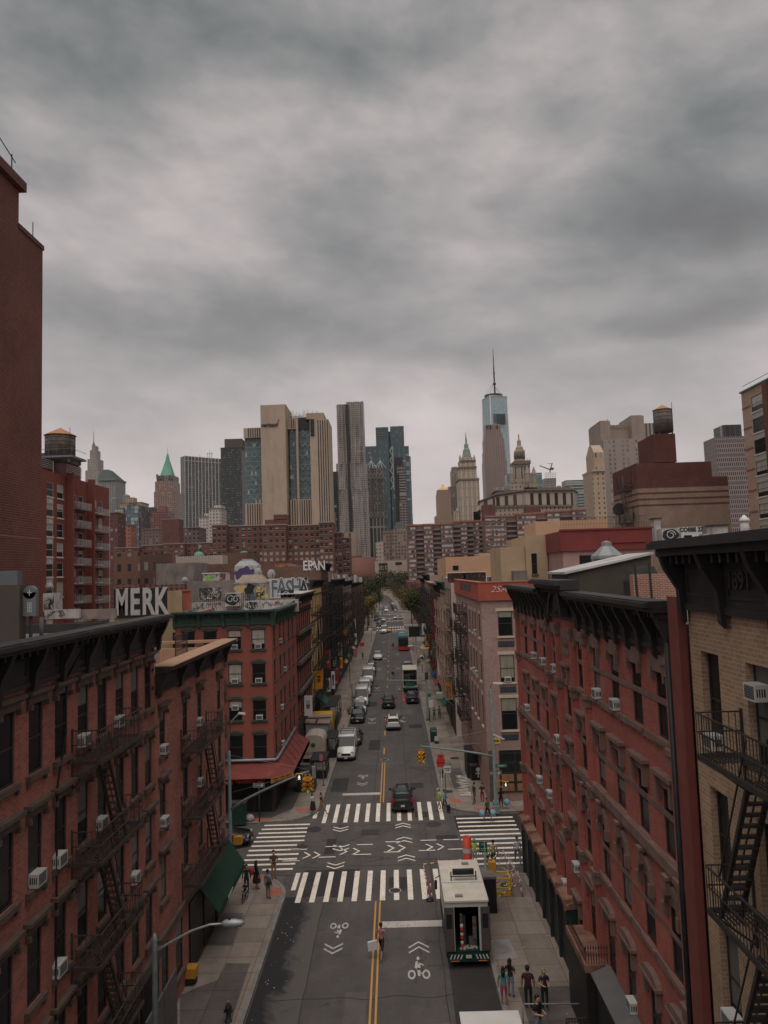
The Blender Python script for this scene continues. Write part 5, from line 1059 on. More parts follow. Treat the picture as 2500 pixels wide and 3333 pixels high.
def dish(label,u,v,y,r,ang=.6):
    p = AY(u,v,y);o = thing('satellite_dish',label,'satellite dish',(p.x,y,p.z),ang);m = MB();m.lathe([(0.02,.0),(r*.5,.06),(r*.85,.16),(r,.25),(r*.97,.27),(r*.5,.09),(.02,.03)],n=16,axis='y',cap=False);m.build('dish',pm('dish_grey',(.3,.3,.29),.6,.1),o);m = MB();m.bar((0,-.05,0),(.1,-.1,-1.2),.05);m.bar((0,.3,-.1),(0,.6,0),.03);m.build('mast',IRON,o)
for a_ in (('white satellite dish at the left end of the grey concrete wall',604,1889,90,.42),('grey satellite dish on the left of the pair behind the graffiti bulkheads',843,1863,100,.6),('tilted grey satellite dish on the right of the pair',886,1868,100,.62),('pale dish on the pinkish bulkhead',917,1854,111,.5),('small dish on top of the whitewashed wall far left',163,1910,55,.3)): dish(*a_)
# whitewashed wall and sign beyond the long tenement roof
o,a,c = rbox('roof_wall','low graffitied wall beyond the roof of the nearest left tenement',145,258,1986,2012,50,.3,WGR);scrawl(o,147,215,1988,2008,50,14,GBLU,.02,seed=31)
rbox('roof_wall','brownish low wall continuing the graffitied one toward the MERK mural',258,376,1985,2012,50.5,.3,pm('stained_wall',(.25,.2,.18),.9,.3,1,streak=.5))
o,a,c = rbox('roof_bulkhead','small white graffitied shed roof near the left brick tower',140,178,1932,1990,52,1.2,WGR);scrawl(o,143,175,1940,1985,52,12,GRF,.016,seed=33)
# plant room and electrical box on the nearest roof
m = MB();m.box(-15.5,-11.3,22.3,22.7,17.7,19.95);o = m.build('roof_bulkhead',pm('umber_metal',(.075,.06,.05),.7,.15,1));tag(o,'dark brown metal bulkhead on the nearest left roof','roof bulkhead')
m = MB();m.box(-11.95,-11.4,22.35,22.65,19.96,20.4);m.build('duct',pm('slate_metal',(.12,.13,.14),.6,.1),o)
o = thing('electrical_box','grey rounded electrical box with a pale emblem beside the dark brown roof bulkhead','electrical box',(-11.1,22.5,19.0));gm = pm('box_grey',(.15,.155,.16),.6,.1,2)
m = MB();m.prism([(-.2,0),(.2,0),(.2,.18),(-.2,.18)],0,.72);m.lathe([(.2,0),(.2,.18)],(0,0,.72),16,0,False,'y');m.build('cabinet',gm,o)
m = MB();[m.box(-.06+j*.05,-.03+j*.05,-.006,-.001,.12+i*.045,.145+i*.045) for i in range(7) for j in range(3)];m.box(-.01,.01,-.006,-.001,.62,.8);m.box(-.07,.07,-.006,-.001,.7,.72);m.build('emblem',GRW,o)
m = MB();m.bar((0,.1,-.9),(0,.1,0),.08);m.build('post',DARK,o)
m = MB();m.tube([(-11.2,23.5,18.0),(-11.2,23.5,18.9)],.06,8);tag(m.build('vent_pipe',pm('blue_grey_pipe',(.1,.12,.14),.6)),'slim blue grey vent pipe standing on the nearest left roof','pipe')
# roof of the ornate tenement
o = thing('stair_bulkhead','dark brown stair bulkhead with a light sloping roof on the ornate tenement','roof bulkhead',(11,41,0))
m = MB();m.hexa([(9.2,39,17.8),(13.6,39,17.8),(13.6,43,17.8),(9.2,43,17.8),(9.2,39,19.55),(13.6,39,20.45),(13.6,43,20.45),(9.2,43,19.55)]);m.build('wall',pm('umber_sheet',(.07,.06,.045),.7,.12,1),o,(-11,-41,0))
m = MB();m.hexa([(9.0,38.8,19.56),(13.7,38.8,20.46),(13.7,43.2,20.46),(9.0,43.2,19.56),(9.0,38.8,19.68),(13.7,38.8,20.58),(13.7,43.2,20.58),(9.0,43.2,19.68)]);m.build('sloping_roof',ROOFS,o,(-11,-41,0))
m = MB();m.prism([(0,0),(1.5,0),(1.5,1.2),(0,1.2)],0,1.3);m.frus(.75,.6,1.3,2.0,.75,.6,.5,.4);[m.box(.05+i*.12,.08+i*.12,-.02,-.001,.1,1.9 if 3 < i < 9 else 1.3) for i in range(12)];tag(m.build('roof_hatch',DARK,None,(11.6,36.3,17.85)),'black ribbed hatch cover in front of the dark bulkhead on the ornate tenement','roof hatch')
o = thing('roof_skylight','grey metal skylight turret with a faceted cap behind the dark bulkhead','skylight',(14.5,50.0,18.2));g_ = pm('zinc',(.24,.25,.25),.5,.15,2,.3)
m = MB();m.lathe([(1.0,0),(1.0,2.2)],n=8,smooth=False);m.build('turret',g_,o);m = MB();m.lathe([(1.12,2.2),(1.1,2.4),(.35,3.05),(.35,3.3),(.1,3.4)],n=8,smooth=False);m.build('cap',g_,o)
m = MB();m.box(9.2,12.4,44.5,48,17.9,18.7);tag(m.build('roof_platform',ROOFS),'light silver roof curb just behind the arched pediment','roof curb')
# white walls, chimneys and tags behind the black cornice at the right
o,a,c = rbox('roof_wall','long dark red parapet with white graffiti letters behind the black cornice at right',2140,2560,1762,1800,62,.5,BR_DK)
for i,s_ in enumerate(('KINGS','DOM','SOUL','SRAE','YWN')): gtext(o,s_,2185+i*72,1770,62,.62,GRW,sx=1.35,bold=.008)
o,a,c = rbox('roof_bulkhead','whitewashed bulkhead with a black and white round tag at right',2153,2212,1720,1764,66,2.5,WGR);blob(o,2183,1741,66,.72,.52,GRF,seed=2,lob=.05);swirl(o,2183,1741,66,.42,GRW,1.3,.045)
o,a,c = rbox('roof_bulkhead','white bulkhead tagged in black bubble letters with a small window at right',2216,2288,1716,1768,66.5,2.5,GRW);gtext(o,'COESE 27',2250,1724,66.5,.5,GRF,bold=.025);m = MB();p = AY(2240,1762,66.5);m.box(p.x-.35,p.x+.35,66.44,66.49,p.z,p.z+.55);m.build('window',GLSD,o)
rbox('chimney','tall pale chimney stack between the red parapet and the tagged bulkheads',2128,2156,1690,1800,67,.8,WGR,cap=DARK)
rbox('chimney','squat white chimney with a row of dark pots at right',2318,2372,1712,1768,64,1.2,WGR,cap=DARK)
rbox('roof_wall','stepped white roof wall right of the tagged bulkheads',2290,2322,1738,1768,64.5,1.0,WGR)
o = thing('roof_vent','tall cylindrical white vent with a cone cap near the right apartment building','roof vent',tuple(AY(2428,1770,64)));m = MB();m.lathe([(.36,0),(.36,1.9)],n=14);m.build('stack',WGR,o);m = MB();m.lathe([(.42,1.9),(.42,2.1),(.05,2.5)],n=12);m.build('cap',GRW,o)
o,a,c = rbox('roof_vent','rounded white vent hood left of the tall cylindrical vent',2378,2410,1735,1768,64.8,1,WGR)
o,a,c = rbox('brick_wall','orange-red brick wall with iron railings in the gap between bulkhead and black cornice',2060,2215,1870,1990,27.5,.4,brick('orange_brick',(.36,.12,.07),(.5,.4,.32),.2,.2,.0677,.01,.2),'wall')
for u in (2065,2112): a_,b_ = AY(u,1830,27),AY(u+12,1970,27);m = MB();m.bar(a_,b_,.07);tag(m.build('roof_pole',IRON),'leaning black pole by the orange brick wall, %s one' % ('left' if u < 2100 else 'right'),'pole')
# roof clutter over the right row
o,a,c = rbox('roof_wall','parapet wall lettered HFBO RBGLO over the cream side wall',1458,1582,1866,1893,90,.4,BR_DK,cap=STUC_CRM)
gtext(o,'HFBO',1486,1879,90,.95,GRF,bold=.05,sx=.9);gtext(o,'RBGLO',1545,1878,90,.95,GRF,bold=.05,sx=.9)
o,a,c = rbox('roof_wall','grey roof wall with NEZ graffiti behind the red parapet',1586,1658,1877,1896,84,.4,CONC);gtext(o,'NEZIOSI',1622,1885,84,.55,GRF,bold=.015)
rbox('roof_bulkhead','rusty stained bulkhead behind the red parapet near the tan building',1672,1718,1858,1905,71,2,CONC)
for i in range(16):
    u = 1375+i*5.5;y = 210-i*7;rbox('roof_unit','%s rooftop unit, %s from the far trees on the roofs right of the street' % ('whitewashed' if i % 3 else 'grey concrete',ordn[i]),u,u+rnd.uniform(4,8),1884-rnd.uniform(0,10),1900,y,1.5,WGR if i % 3 else CONC)[0]['group'] = 'right rooftop units'
for i in range(14):
    u = 1052+i*9;y = 125+i*6;rbox('roof_unit','%s rooftop unit, %s going away along the roofs left of the street' % ('whitewashed' if i % 2 else 'grey concrete',ordn[i]),u,u+rnd.uniform(5,11),1872+i-rnd.uniform(0,12),1895,y,1.5,WGR if i % 2 else CONC)[0]['group'] = 'left rooftop units'
# ---------------------------------------------------------------- skyline
class Tw:
    """a far building described where it stands: D metres down the street axis; u,v in photograph pixels fix its width and height"""
    def __init__(s,name,label,D,cat='skyscraper'):
        s.D = D;s.name = name;s.label = label;s.root = None;s.cat = cat
    def X(s,u,v): return AY(u,v,s.D).x
    def Z(s,u,v): return AY(u,v,s.D).z
    def _root(s,x):
        if s.root is None: s.root = thing(s.name,s.label,s.cat,(x,s.D,0))
    def box(s,part,u0,u1,vt,mat,vb=None,n0=0,n1=40,grp=None):
        """n0,n1: metres behind the reference plane"""
        a,c = s.X(u0,vt),s.X(u1,vt);z1 = s.Z((u0+u1)/2,vt);z0 = 0 if vb is None else s.Z((u0+u1)/2,vb);s._root((a+c)/2)
        mb = grp if grp is not None else MB();mb.box(a,c,s.D+n0,s.D+n1,z0,z1)
        if grp is None: return mb.build(part,mat,s.root,-s.root.location)
    def done(s,mb,part,mat): return mb.build(part,mat,s.root,-s.root.location)
    def lathe(s,part,u,prof,mat,n=16,nd=10,smooth=False,vref=None):
        """prof: (half width px, v)"""
        v0 = vref or prof[-1][1];x = s.X(u,v0);s._root(x);k = s.D/FPX;mb = MB()
        mb.lathe([(max(.02,r*k),s.Z(u,v)) for r,v in prof],(x,s.D+nd,0),n,0,smooth,ph=math.pi/n);return s.done(mb,part,mat)
gm = grid_mat
def uoff(x,pw): return -x
# --- left cluster
t = Tw('art_deco_tower','slender stone art deco tower with needle spire behind the balcony apartments',1500)
g_ = gm('deco_stone',(.33,.28,.26),(.1,.09,.09),3.2,3.6,.42,.55)
for a,b_,v in ((272,325,1592),(276,319,1530),(280,314,1492),(285,306,1462),(289,301,1446)): t.box('tier',a,b_,v,g_,n0=(a-272)*.9,n1=42-(a-272)*.6)
t.lathe('spire',292.5,[(6,1450),(3.5,1440),(1.2,1432),(.6,1398)],pm('spire_grey',(.12,.11,.11),.5,.1),8,20)
t = Tw('gabled_tower','grey tower with a dark green sloping roof behind the balcony apartments',1400)
t.box('wall',322,378,1562,gm('gabled_wall',(.24,.25,.24),(.07,.08,.08),3.4,3.9,.5,.6),n1=50);t.box('cornice',318,380,1558,pm('patina_cornice',(.16,.18,.17),.7),1564,n0=-3,n1=52)
mb = MB();x0,x1,xa,xb,za,zb = t.X(318,1560),t.X(379,1560),t.X(322,1525),t.X(342,1525),t.Z(350,1560),t.Z(330,1525)
mb.hexa([(x0,1398,za),(x1,1398,za),(x1,1450,za),(x0,1450,za),(xa,1415,zb),(xb,1415,zb),(xb,1440,zb),(xa,1440,zb)]);t.done(mb,'sloping_roof',pm('dark_green_roof',(.035,.06,.055),.6,.1,.01))
for i,(lab,u0,u1,vt,D,wl,gl_,dp) in enumerate((('tan stepped building with a tiny green-topped turret behind the glass block',388,461,1636,1000,(.38,.27,.18),(.12,.1,.09),30),('small white building low between the balcony apartments and the glass block',372,402,1655,800,(.42,.38,.36),(.15,.14,.13),20),
        ('red brown narrow block right of the balcony apartments',357,384,1668,500,(.13,.045,.04),(.06,.05,.05),15),('orange brick low block under the glass building',384,425,1708,600,(.33,.12,.08),(.1,.08,.07),15),('dark cube-topped building left of the green pyramid tower',474,500,1652,1250,(.06,.065,.065),(.03,.04,.04),20),
        ('white stepped building left of the maroon pyramid one',463,490,1678,1100,(.42,.36,.34),(.2,.17,.16),20),('pale grey stepped block with small windows under the ribbed slab',648,680,1682,700,(.5,.44,.42),(.2,.18,.17),20),('taller white stepped block with small windows beside the dark tower',680,720,1655,690,(.52,.45,.42),(.2,.18,.17),22),
        ('red brown bulky block below the green pyramid tower',526,578,1690,480,(.15,.055,.05),(.15,.055,.05),14),('low brown building with rows of windows left of the housing blocks',462,530,1722,700,(.16,.1,.09),(.07,.06,.06),20),('grey brown low range with white bands',578,648,1718,520,(.14,.09,.085),(.06,.05,.05),20))):
    t = Tw('office_block',lab,D,'building');t.box('wall',u0,u1,vt,gm('mid_grid_%d' % i,wl,gl_,3.0,3.1,.45,.5),n1=dp)
    if i == 0: t.box('upper_tier',404,430,1618,MATS['mid_grid_0'],1640,5,20);t.lathe('turret',402,[(11,1640),(11,1612),(11,1611),(3,1606)],pm('turret_green',(.16,.22,.19),.7),10,12)
    if i in (7,6): t.box('upper_tier',u0+12,u1-4,vt-12,MATS['mid_grid_%d' % i],vt+2,5,dp)
    t.box('parapet',u0-1,u1+1,vt-1.2,pm('skyline_parapet',(.2,.17,.16),.8),vt+1,-.6,dp+.5)
t = Tw('glass_building','blue grey glass block with a steel crown standing before the tan building',800);t.box('curtain_wall',407,452,1645,gm('blue_glass_1',(.05,.07,.08),(.14,.19,.21),4,4.2,.9,.85,gvar=.7,grough=.1,lf=.2,light=(.35,.42,.45)),n1=30)
mb = MB()
for i in range(6): t.box('',414+i*5,415.5+i*5,1636-3*(i % 2),None,1648,5,6,mb)
t.done(mb,'crown',IRON);t.box('side_wall',452,461,1660,gm('side_glass',(.1,.08,.08),(.04,.05,.05),3,3.5,.6,.6),n0=2,n1=30)
# green pyramid tower
t = Tw('pyramid_tower','brown brick tower with a steep green copper pyramid roof and needle',1420)
g_ = gm('pyr_brick',(.3,.19,.15),(.06,.05,.05),3.4,3.7,.42,.62,vband=None);u0 = 501
t.box('lower_wall',501,567,1600,g_,n1=50);t.box('upper_wall',503,564,1566,g_,n0=3,n1=46);t.box('crown',507,561,1546,gm('pyr_dark',(.13,.12,.1),(.04,.04,.04),4,6,.5,.6),1568,5,44)
cop = pm('copper_green',(.13,.33,.22),.6,.15,.05,streak=.3)
t.lathe('pyramid_roof',533,[(31,1553),(12,1503),(6.5,1488),(6,1482),(3,1472),(1.2,1468)],cop,4,25);t.lathe('needle',532.5,[(1.3,1480),(.5,1468),(.3,1448)],DARK,6,25)
mb = MB()
for u in (509,520,546,557): t.box('',u-2.5,u+2.5,1543 if u in (509,557) else 1550,None,1556,3,8,mb)
t.done(mb,'dormer',pm('dormer_brown',(.2,.15,.12),.8))
t = Tw('maroon_building','maroon building with stepped pyramid top in front of the green pyramid tower',1100)
g_ = gm('maroon_grid',(.2,.08,.075),(.07,.045,.045),3.6,3.8,.5,.5);t.box('lower_wall',484,553,1680,g_,n1=40);t.box('middle_wall',492,545,1664,g_,n0=3,n1=36)
t.lathe('pyramid_roof',518,[(19,1664),(17,1645),(17,1644)],pm('maroon_roof',(.2,.09,.085),.8,.1),4,18)
# ribbed slab
t = Tw('office_slab','wide grey office slab with pale vertical ribs',1300)
rib = (.33,.32,.31);g_ = gm('slab_grid',(.13,.13,.13),(.05,.055,.06),1.8,3.9,.8,.55,gvar=.8,lf=.1,light=(.25,.25,.24),hband=(3.9,.2,(.1,.1,.1)))
a,c,z1 = t.X(602,1477),t.X(718,1488),t.Z(660,1482);t._root((a+c)/2);mb = MB();al = t.X(571.5,1471)
mb.quad((a,1300,0),(c,1311,0),(c,1311,z1-6),(a,1300,z1));mb.quad((al,1330,0),(a,1300,0),(a,1300,z1),(al,1330,z1+3));mb.quad((al,1330,z1+3),(a,1300,z1),(c,1311,z1-6),(c,1345,z1-4));mb.quad((c,1311,0),(c,1345,0),(c,1345,z1-4),(c,1311,z1-6));t.done(mb,'wall',g_)
mb = MB()
for i in range(12): f = i/11;x = a+(c-a)*f;y = 1300+11*f;mb.box(x-.55,x+.55,y-1.6,y,0,z1+.4-6*f)
mb.hexa([(a,1298.6,z1-9),(c,1309.6,z1-14),(c,1311,z1-14),(a,1300,z1-9),(a,1298.6,z1-8),(c,1309.6,z1-13),(c,1311,z1-13),(a,1300,z1-8)]);t.done(mb,'rib',pm('pale_rib',(.4,.385,.37),.6,.1,.05))
mb = MB();x = t.X(676,1470);[mb.bar((x+dx,1315,z1-5),(x+dx*1.4,1315,z1+h),.5) for dx,h in ((-3,7),(0,11),(3,8),(-14,3))];mb.bar((x-5,1315,z1+5),(x+5,1315,z1+5),.5);t.done(mb,'rooftop_aerial',IRON)
# dark tower
t = Tw('dark_tower','black gridded tower with a blank brown penthouse left of the concrete telephone building',1000)
g_ = gm('black_grid',(.03,.036,.038),(.1,.105,.11),1.9,3.3,.62,.45,gvar=.85,lf=.13,light=(.26,.26,.25));t.box('wall',718,786,1458,g_,n1=30);t.box('penthouse',729,786,1427,pm('penthouse_brown',(.085,.07,.065),.8,.1,.1),1460,3,26);t.box('mechanical_band',717.8,787,1456,DARK,1462,-.3,30)
# --- concrete telephone building with black slots and glass bays
t = Tw('telephone_building','massive beige concrete tower with black vertical slots and glass bays, lettered verizon',622)
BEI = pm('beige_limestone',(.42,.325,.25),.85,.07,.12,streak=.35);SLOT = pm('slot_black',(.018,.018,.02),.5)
GLB = gm('teal_bay_glass',(.03,.045,.05),(.11,.165,.175),1.6,4.1,.93,.86,gvar=.45,grough=.12,hband=(4.1,.12,(.2,.25,.25)),lf=.04,light=(.45,.42,.38))
c2 = lambda x,y: (700+.42194*x,1250+.42194*y)
def vb(part,x0,x1,yt,mat,yb=None,n0=0,n1=40): return t.box(part,c2(x0,0)[0],c2(x1,0)[0],c2(0,yt)[1],mat,None if yb is None else c2(0,yb)[1],n0,n1)
vb('left_wing',203,351,322,BEI,400,9,40);vb('left_wing',214,362,912,BEI,None,10,40);vb('glass_bay',207,356,392,GLB,915,12,39)
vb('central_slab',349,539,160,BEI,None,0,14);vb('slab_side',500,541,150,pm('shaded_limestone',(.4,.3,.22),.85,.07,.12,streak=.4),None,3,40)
vb('right_wing',541,628,246,BEI,330,10,40);vb('right_wing',568,740,880,BEI,None,9,40);vb('glass_bay',557,614,318,GLB,883,13,30);vb('glass_bay',626,728,322,GLB,886,14,30);vb('black_louvre',622,724,250,SLOT,324,12,30);vb('corner_pier',612,628,250,BEI,None,8,30)
vb('right_slab',727,872,268,BEI,None,2,40);vb('louvre_window',733,762,268,SLOT,396,1,2.2)
vb('mechanical_penthouse',690,828,200,pm('penthouse_tan',(.33,.25,.18),.85),270,12,36);vb('mechanical_penthouse',565,690,232,SLOT,250,14,36)
for (xs,yt,yb,n) in (([238+k*17.6 for k in range(7)],322,398,8.8),([232+k*18.5 for k in range(8)],915,None,9.8),([573+k*18 for k in range(3)],252,322,9.8),([583+k*18.6 for k in range(9)],884,None,8.8),([788+k*18 for k in range(5)],272,None,1.8)):
    for x in xs:
        o = vb('slot_window',x,x+6.5,yt+3,SLOT,yb,n-.1,n+.3)
mb = MB()
for xc in (285,585,663,705):
    for yt in (345,430,520,610,700,790,850):
        if xc == 285 and yt < 400: continue
        w = 26 if xc != 285 else 30;zt,zb = t.Z(*c2(xc,yt)),t.Z(*c2(xc,yt+34));xl,xm,xr = (t.X(*c2(q,yt)) for q in (xc-w,xc,xc+w));yy = 634.5 if xc == 285 else 636
        mb.bar((xl,yy-1.2,zt),(xm,yy-1.2,zb),.35);mb.bar((xr,yy-1.2,zt),(xm,yy-1.2,zb),.35)
t.done(mb,'bay_brace',pm('brace_pale',(.3,.36,.36),.6))
mb = MB()
for i in range(46): x = t.X(*c2(560+i*4.9,230));z = t.Z(*c2(560+i*4.9,240));mb.bar((x,640,z-6),(x,640,z+3+rnd.random()*6),.14)
for k in range(3): mb.bar((t.X(*c2(556,230)),640,t.Z(*c2(600,236-9*k))),(t.X(*c2(700-k*20,230)),640,t.Z(*c2(700,236-12*k))),.35)
t.done(mb,'rooftop_antennas',IRON)
zc = t.Z(*c2(428,316));txt('verizon',4.9,BLACK,'lettering',t.root,Vector((t.X(*c2(421,318)),621.5,zc))-t.root.location,0,.3,.07,sx=.98)
mb = MB();xx = t.X(*c2(479,300));mb.hexa([(xx-1,621.4,zc+1),(xx,621.4,zc-.6),(xx,621.8,zc-.6),(xx-1,621.8,zc+1),(xx-.2,621.4,zc+1.6),(xx+.3,621.4,zc+.9),(xx+.3,621.8,zc+.9),(xx-.2,621.8,zc+1.6)]);mb.hexa([(xx-.2,621.4,zc),(xx+.3,621.4,zc-.2),(xx+.3,621.8,zc-.2),(xx-.2,621.8,zc),(xx+1.0,621.4,zc+4.6),(xx+1.9,621.4,zc+4.6),(xx+1.9,621.8,zc+4.6),(xx+1.0,621.8,zc+4.6)]);t.done(mb,'red_tick',pm('tick_red',(.4,.03,.03),.6))
# --- housing blocks of brown brick (windows as parts)
HB = brick('housing_brick',(.18,.068,.047),(.14,.07,.055),.1,.6,.3,.02,.25,.04);FRW = pm('housing_frame',(.3,.27,.25),.7)
def housing(label,D,segs,pitch,seed,bulk=()):
    b = Bld('housing_block',label,'building',(AY((segs[0][0]+segs[-1][1])/2,1800,D).x,D+10,0));mb = MB();rf = MB();r = random.Random(seed);F = []
    for (u0,u1,vt,n0,nw) in segs:
        y = D+n0;p,q = AY(u0,vt,D),AY(u1,vt,D);z = p.z;x0,x1 = p.x,q.x;f = Fac(b,x0,y,0,x1-x0,0,z)
        f.wins = W([(i+.5)*(x1-x0)/nw for i in range(nw)],1.5,[(z-2.4-pitch*j,z-.9-pitch*j) for j in range(11)]);f.skin(mb,0,.25)
        mb.quad((x1,y,0),(x1,D+18,0),(x1,D+18,z),(x1,y,z));mb.quad((x0,D+18,0),(x0,y,0),(x0,y,z),(x0,D+18,z));mb.quad((x0,y,z),(x1,y,z),(x1,D+18,z),(x0,D+18,z));rf.box(x0-.2,x1+.2,y-.3,D+18,z,z+.45);F.append(f)
    b.build(mb,'wall',HB);b.build(rf,'roof_coping',pm('housing_coping',(.28,.24,.22),.8,.1))
    for (u0,u1,vt,vb_) in bulk: p,q = AY(u0,vt,D),AY(u1,vb_,D);m = MB();m.box(p.x,q.x,D+4,D+12,q.z,p.z);b.build(m,'roof_bulkhead',BR_DK)
    F.sort(key=lambda f: 0)
    # windows from the top row down so that the rows in view are parts of their own
    allw = sorted([(f,w) for f in F for w in f.wins],key=lambda q: -q[1][3])
    for f,w in allw: f.wins = [w[:4]+(dict(gl=GLSL if r.random() < .45 else GLS),)];add_windows(f,dict(lint=None,sill=.03,lm=FRW,fr=FRW,depth=.25),99)
    flush_stuff(b);return b
housing('large brown brick housing block below the concrete telephone building',333,[(690,736,1711,0,3),(736,852,1712,5,6),(852,930,1711,0,4),(930,1038,1710,5,6),(1038,1083,1702,0,3)],2.75,1,[(857,930,1690,1712),(886,929,1673,1690)])
housing('lower brown brick housing wing stepping down right of the large block',345,[(1083,1112,1735,0,2),(1112,1136,1750,4,2)],2.75,2)
housing('long brown brick housing block left behind the MERK mural',440,[(372,452,1785,0,4),(452,530,1776,4,4),(530,600,1772,0,4),(600,692,1769,4,5)],2.8,3,[(526,577,1690,1772)])
p = AY(1030,1700,700);t = Tw('beige_tower_base','beige building strip with dark window band between housing and wavy tower',700);t.box('wall',1112,1157,1732,BEI,n1=20);t.box('window_band',1137,1141,1735,SLOT,None,-.5,1);
t = Tw('dark_green_building','dark green glass building between telephone building and wavy tower',900);t.box('wall',1076,1098,1535,gm('dk_green',(.012,.022,.022),(.02,.035,.035),3,4,.8,.7),n1=20);t.box('brick_base',1078,1094,1668,BR_BRN,None,-1,19)
# --- rippled steel tower
t = Tw('rippled_tower','tall rippled stainless steel apartment tower with set-back tiers',1048)
def ripple(part,u0,u1,vt,vb_,n,amp,seed,mat,dep=34):
    a,c = t.X(u0,vt),t.X(u1,vt);zt = t.Z((u0+u1)/2,vt);zb = 0 if vb_ is None else t.Z((u0+u1)/2,vb_);t._root(-140);mb = MB();k = 44;rows = max(2,int((zt-zb)/9));g = []
    for j in range(rows+1):
        z = zb+(zt-zb)*j/rows;r_ = []
        for i in range(k+1):
            f = i/k;x = a+(c-a)*f;d = amp*(math.sin(f*n*6.283+1.2*math.sin(z*.03+seed))*.6+noise.noise(Vector((f*6,z*.025,seed)))*1.3);r_.append((x,t.D+d,z))
        g.append(r_)
    for j in range(rows):
        for i in range(k): mb.quad(g[j][i],g[j][i+1],g[j+1][i+1],g[j+1][i])
    for j in range(rows): q = g[j];q2 = g[j+1];mb.quad(q[-1],(q[-1][0],t.D+dep,q[-1][2]),(q2[-1][0],t.D+dep,q2[-1][2]),q2[-1]);mb.quad((q[0][0],t.D+dep,q[0][2]),q[0],q2[0],(q2[0][0],t.D+dep,q2[0][2]))
    mb.poly(list(g[-1])+[(c,t.D+dep,zt),(a,t.D+dep,zt)]);t.done(mb,part,mat)
RM = gm('ripple_steel',(.33,.285,.26),(.085,.08,.08),2.5,3.05,.48,.5,wrough=.35,gvar=.7,lf=.1,light=(.4,.36,.33))
cx = lambda x,y: c2(x,y)
ripple('upper_tier',c2(935,0)[0],c2(1012,0)[0],c2(0,156)[1],c2(0,625)[1],3,2.2,1,RM);ripple('upper_tier',c2(1012,0)[0],c2(1143,0)[0],c2(0,136)[1],c2(0,610)[1],4,2.2,4,RM);ripple('middle_tier',c2(933,0)[0],c2(1168,0)[0],c2(0,610)[1],c2(0,815)[1],6,2.2,2,RM,36);ripple('lower_tier',c2(924,0)[0],c2(1180,0)[0],c2(0,810)[1],None,7,2.2,3,RM,38)
t.box('dark_recess',1126,1134,1318,SLOT,None,-3.4,2)
# --- glass tower group right of it
TG = gm('teal_tower',(.028,.045,.052),(.07,.115,.13),3,3.8,.92,.86,gvar=.4,grough=.1,lf=.06,light=(.14,.2,.22))
t = Tw('glass_tower','teal glass tower partly hidden behind the rippled tower',1500);t.box('curtain_wall',*[c2(x,0)[0] for x in (1157,1243)],c2(0,480)[1],gm('teal_tower_b',(.03,.045,.052),(.08,.12,.135),3,3.8,.92,.8,gvar=.3),n1=30)
t = Tw('glass_tower','tallest teal glass tower of the group with a louvred crown',1400);t.box('curtain_wall',c2(1238,0)[0],c2(1336,0)[0],c2(0,330)[1],TG,n0=4,n1=40);t.box('curtain_wall',c2(1350,0)[0],c2(1455,0)[0],c2(0,325)[1],TG,n1=40);t.box('louvre_crown',c2(1240,0)[0],c2(1335,0)[0],c2(0,345)[1],gm('louvre',(.1,.13,.14),(.02,.03,.035),40,3.2,1,.5),c2(0,410)[1],3.2,10);t.box('core',c2(1330,0)[0],c2(1356,0)[0],c2(0,360)[1],SLOT,n0=8,n1=38)
t = Tw('glass_tower','teal glass slab with white zigzag bracing in front of the tallest glass tower',1300);t.box('curtain_wall',c2(1352,0)[0],c2(1494,0)[0],c2(0,480)[1],gm('teal_tower_c',(.028,.042,.05),(.06,.1,.115),6,3.8,.96,.86,gvar=.4,rib=(9,.08,(.16,.2,.21))),n1=30);t.box('stepped_front',c2(1375,0)[0],c2(1508,0)[0],c2(0,560)[1],MATS['teal_tower_c'],n0=-3,n1=28)
mb = MB();x0,x1 = t.X(*c2(1352,700)),t.X(*c2(1376,700));
for i in range(9):
    za,zb = t.Z(*c2(1360,482+i*37)),t.Z(*c2(1360,482+(i+1)*37));mb.bar((x0 if i % 2 else x1,1296,za),(x1 if i % 2 else x0,1296,zb),1.0)
mb.bar((x1,1296,t.Z(*c2(1376,482))),(x1,1296,t.Z(*c2(1376,820))),.9);t.done(mb,'zigzag_brace',pm('brace_white',(.42,.45,.45),.5))
t = Tw('crowned_tower','brown glass tower with a diamond truss crown and two wire pyramids on top',1150);g_ = gm('crown_grid',(.09,.08,.075),(.04,.05,.05),2.6,3.8,.6,.62,rib=(10.4,.1,(.2,.16,.14)));t.box('wall',c2(1178,0)[0],c2(1305,0)[0],c2(0,648)[1],g_,n1=30);t.box('base',c2(1186,0)[0],c2(1312,0)[0],c2(0,1030)[1],gm('crown_base',(.28,.24,.21),(.03,.035,.035),5.6,90,.7,.97),n0=-2,n1=30)
mb = MB();BP = pm('truss_pale',(.3,.26,.24),.6)
for yt,yb in ((685,735),(985,1030)):
    for k in range(5):
        xa,xb = t.X(*c2(1178+k*26,yt)),t.X(*c2(1204+k*26,yt));za,zb = t.Z(*c2(1240,yt)),t.Z(*c2(1240,yb));mb.bar((xa,1147,za),(xb,1147,zb),.7);mb.bar((xb,1147,za),(xa,1147,zb),.7)
t.done(mb,'truss_crown',BP);mb = MB()
for u in (1205,1275): x,z0,z1 = t.X(*c2(u,648)),t.Z(*c2(u,648)),t.Z(*c2(u,585));[mb.bar((x+dx,1150,z0),(x,1158,z1),.5) for dx in (-9,-3,3,9)];mb.bar((x,1158,z1),(x,1158,z1+5),.4)
t.done(mb,'wire_pyramid',pm('wire_white',(.5,.5,.5),.5))
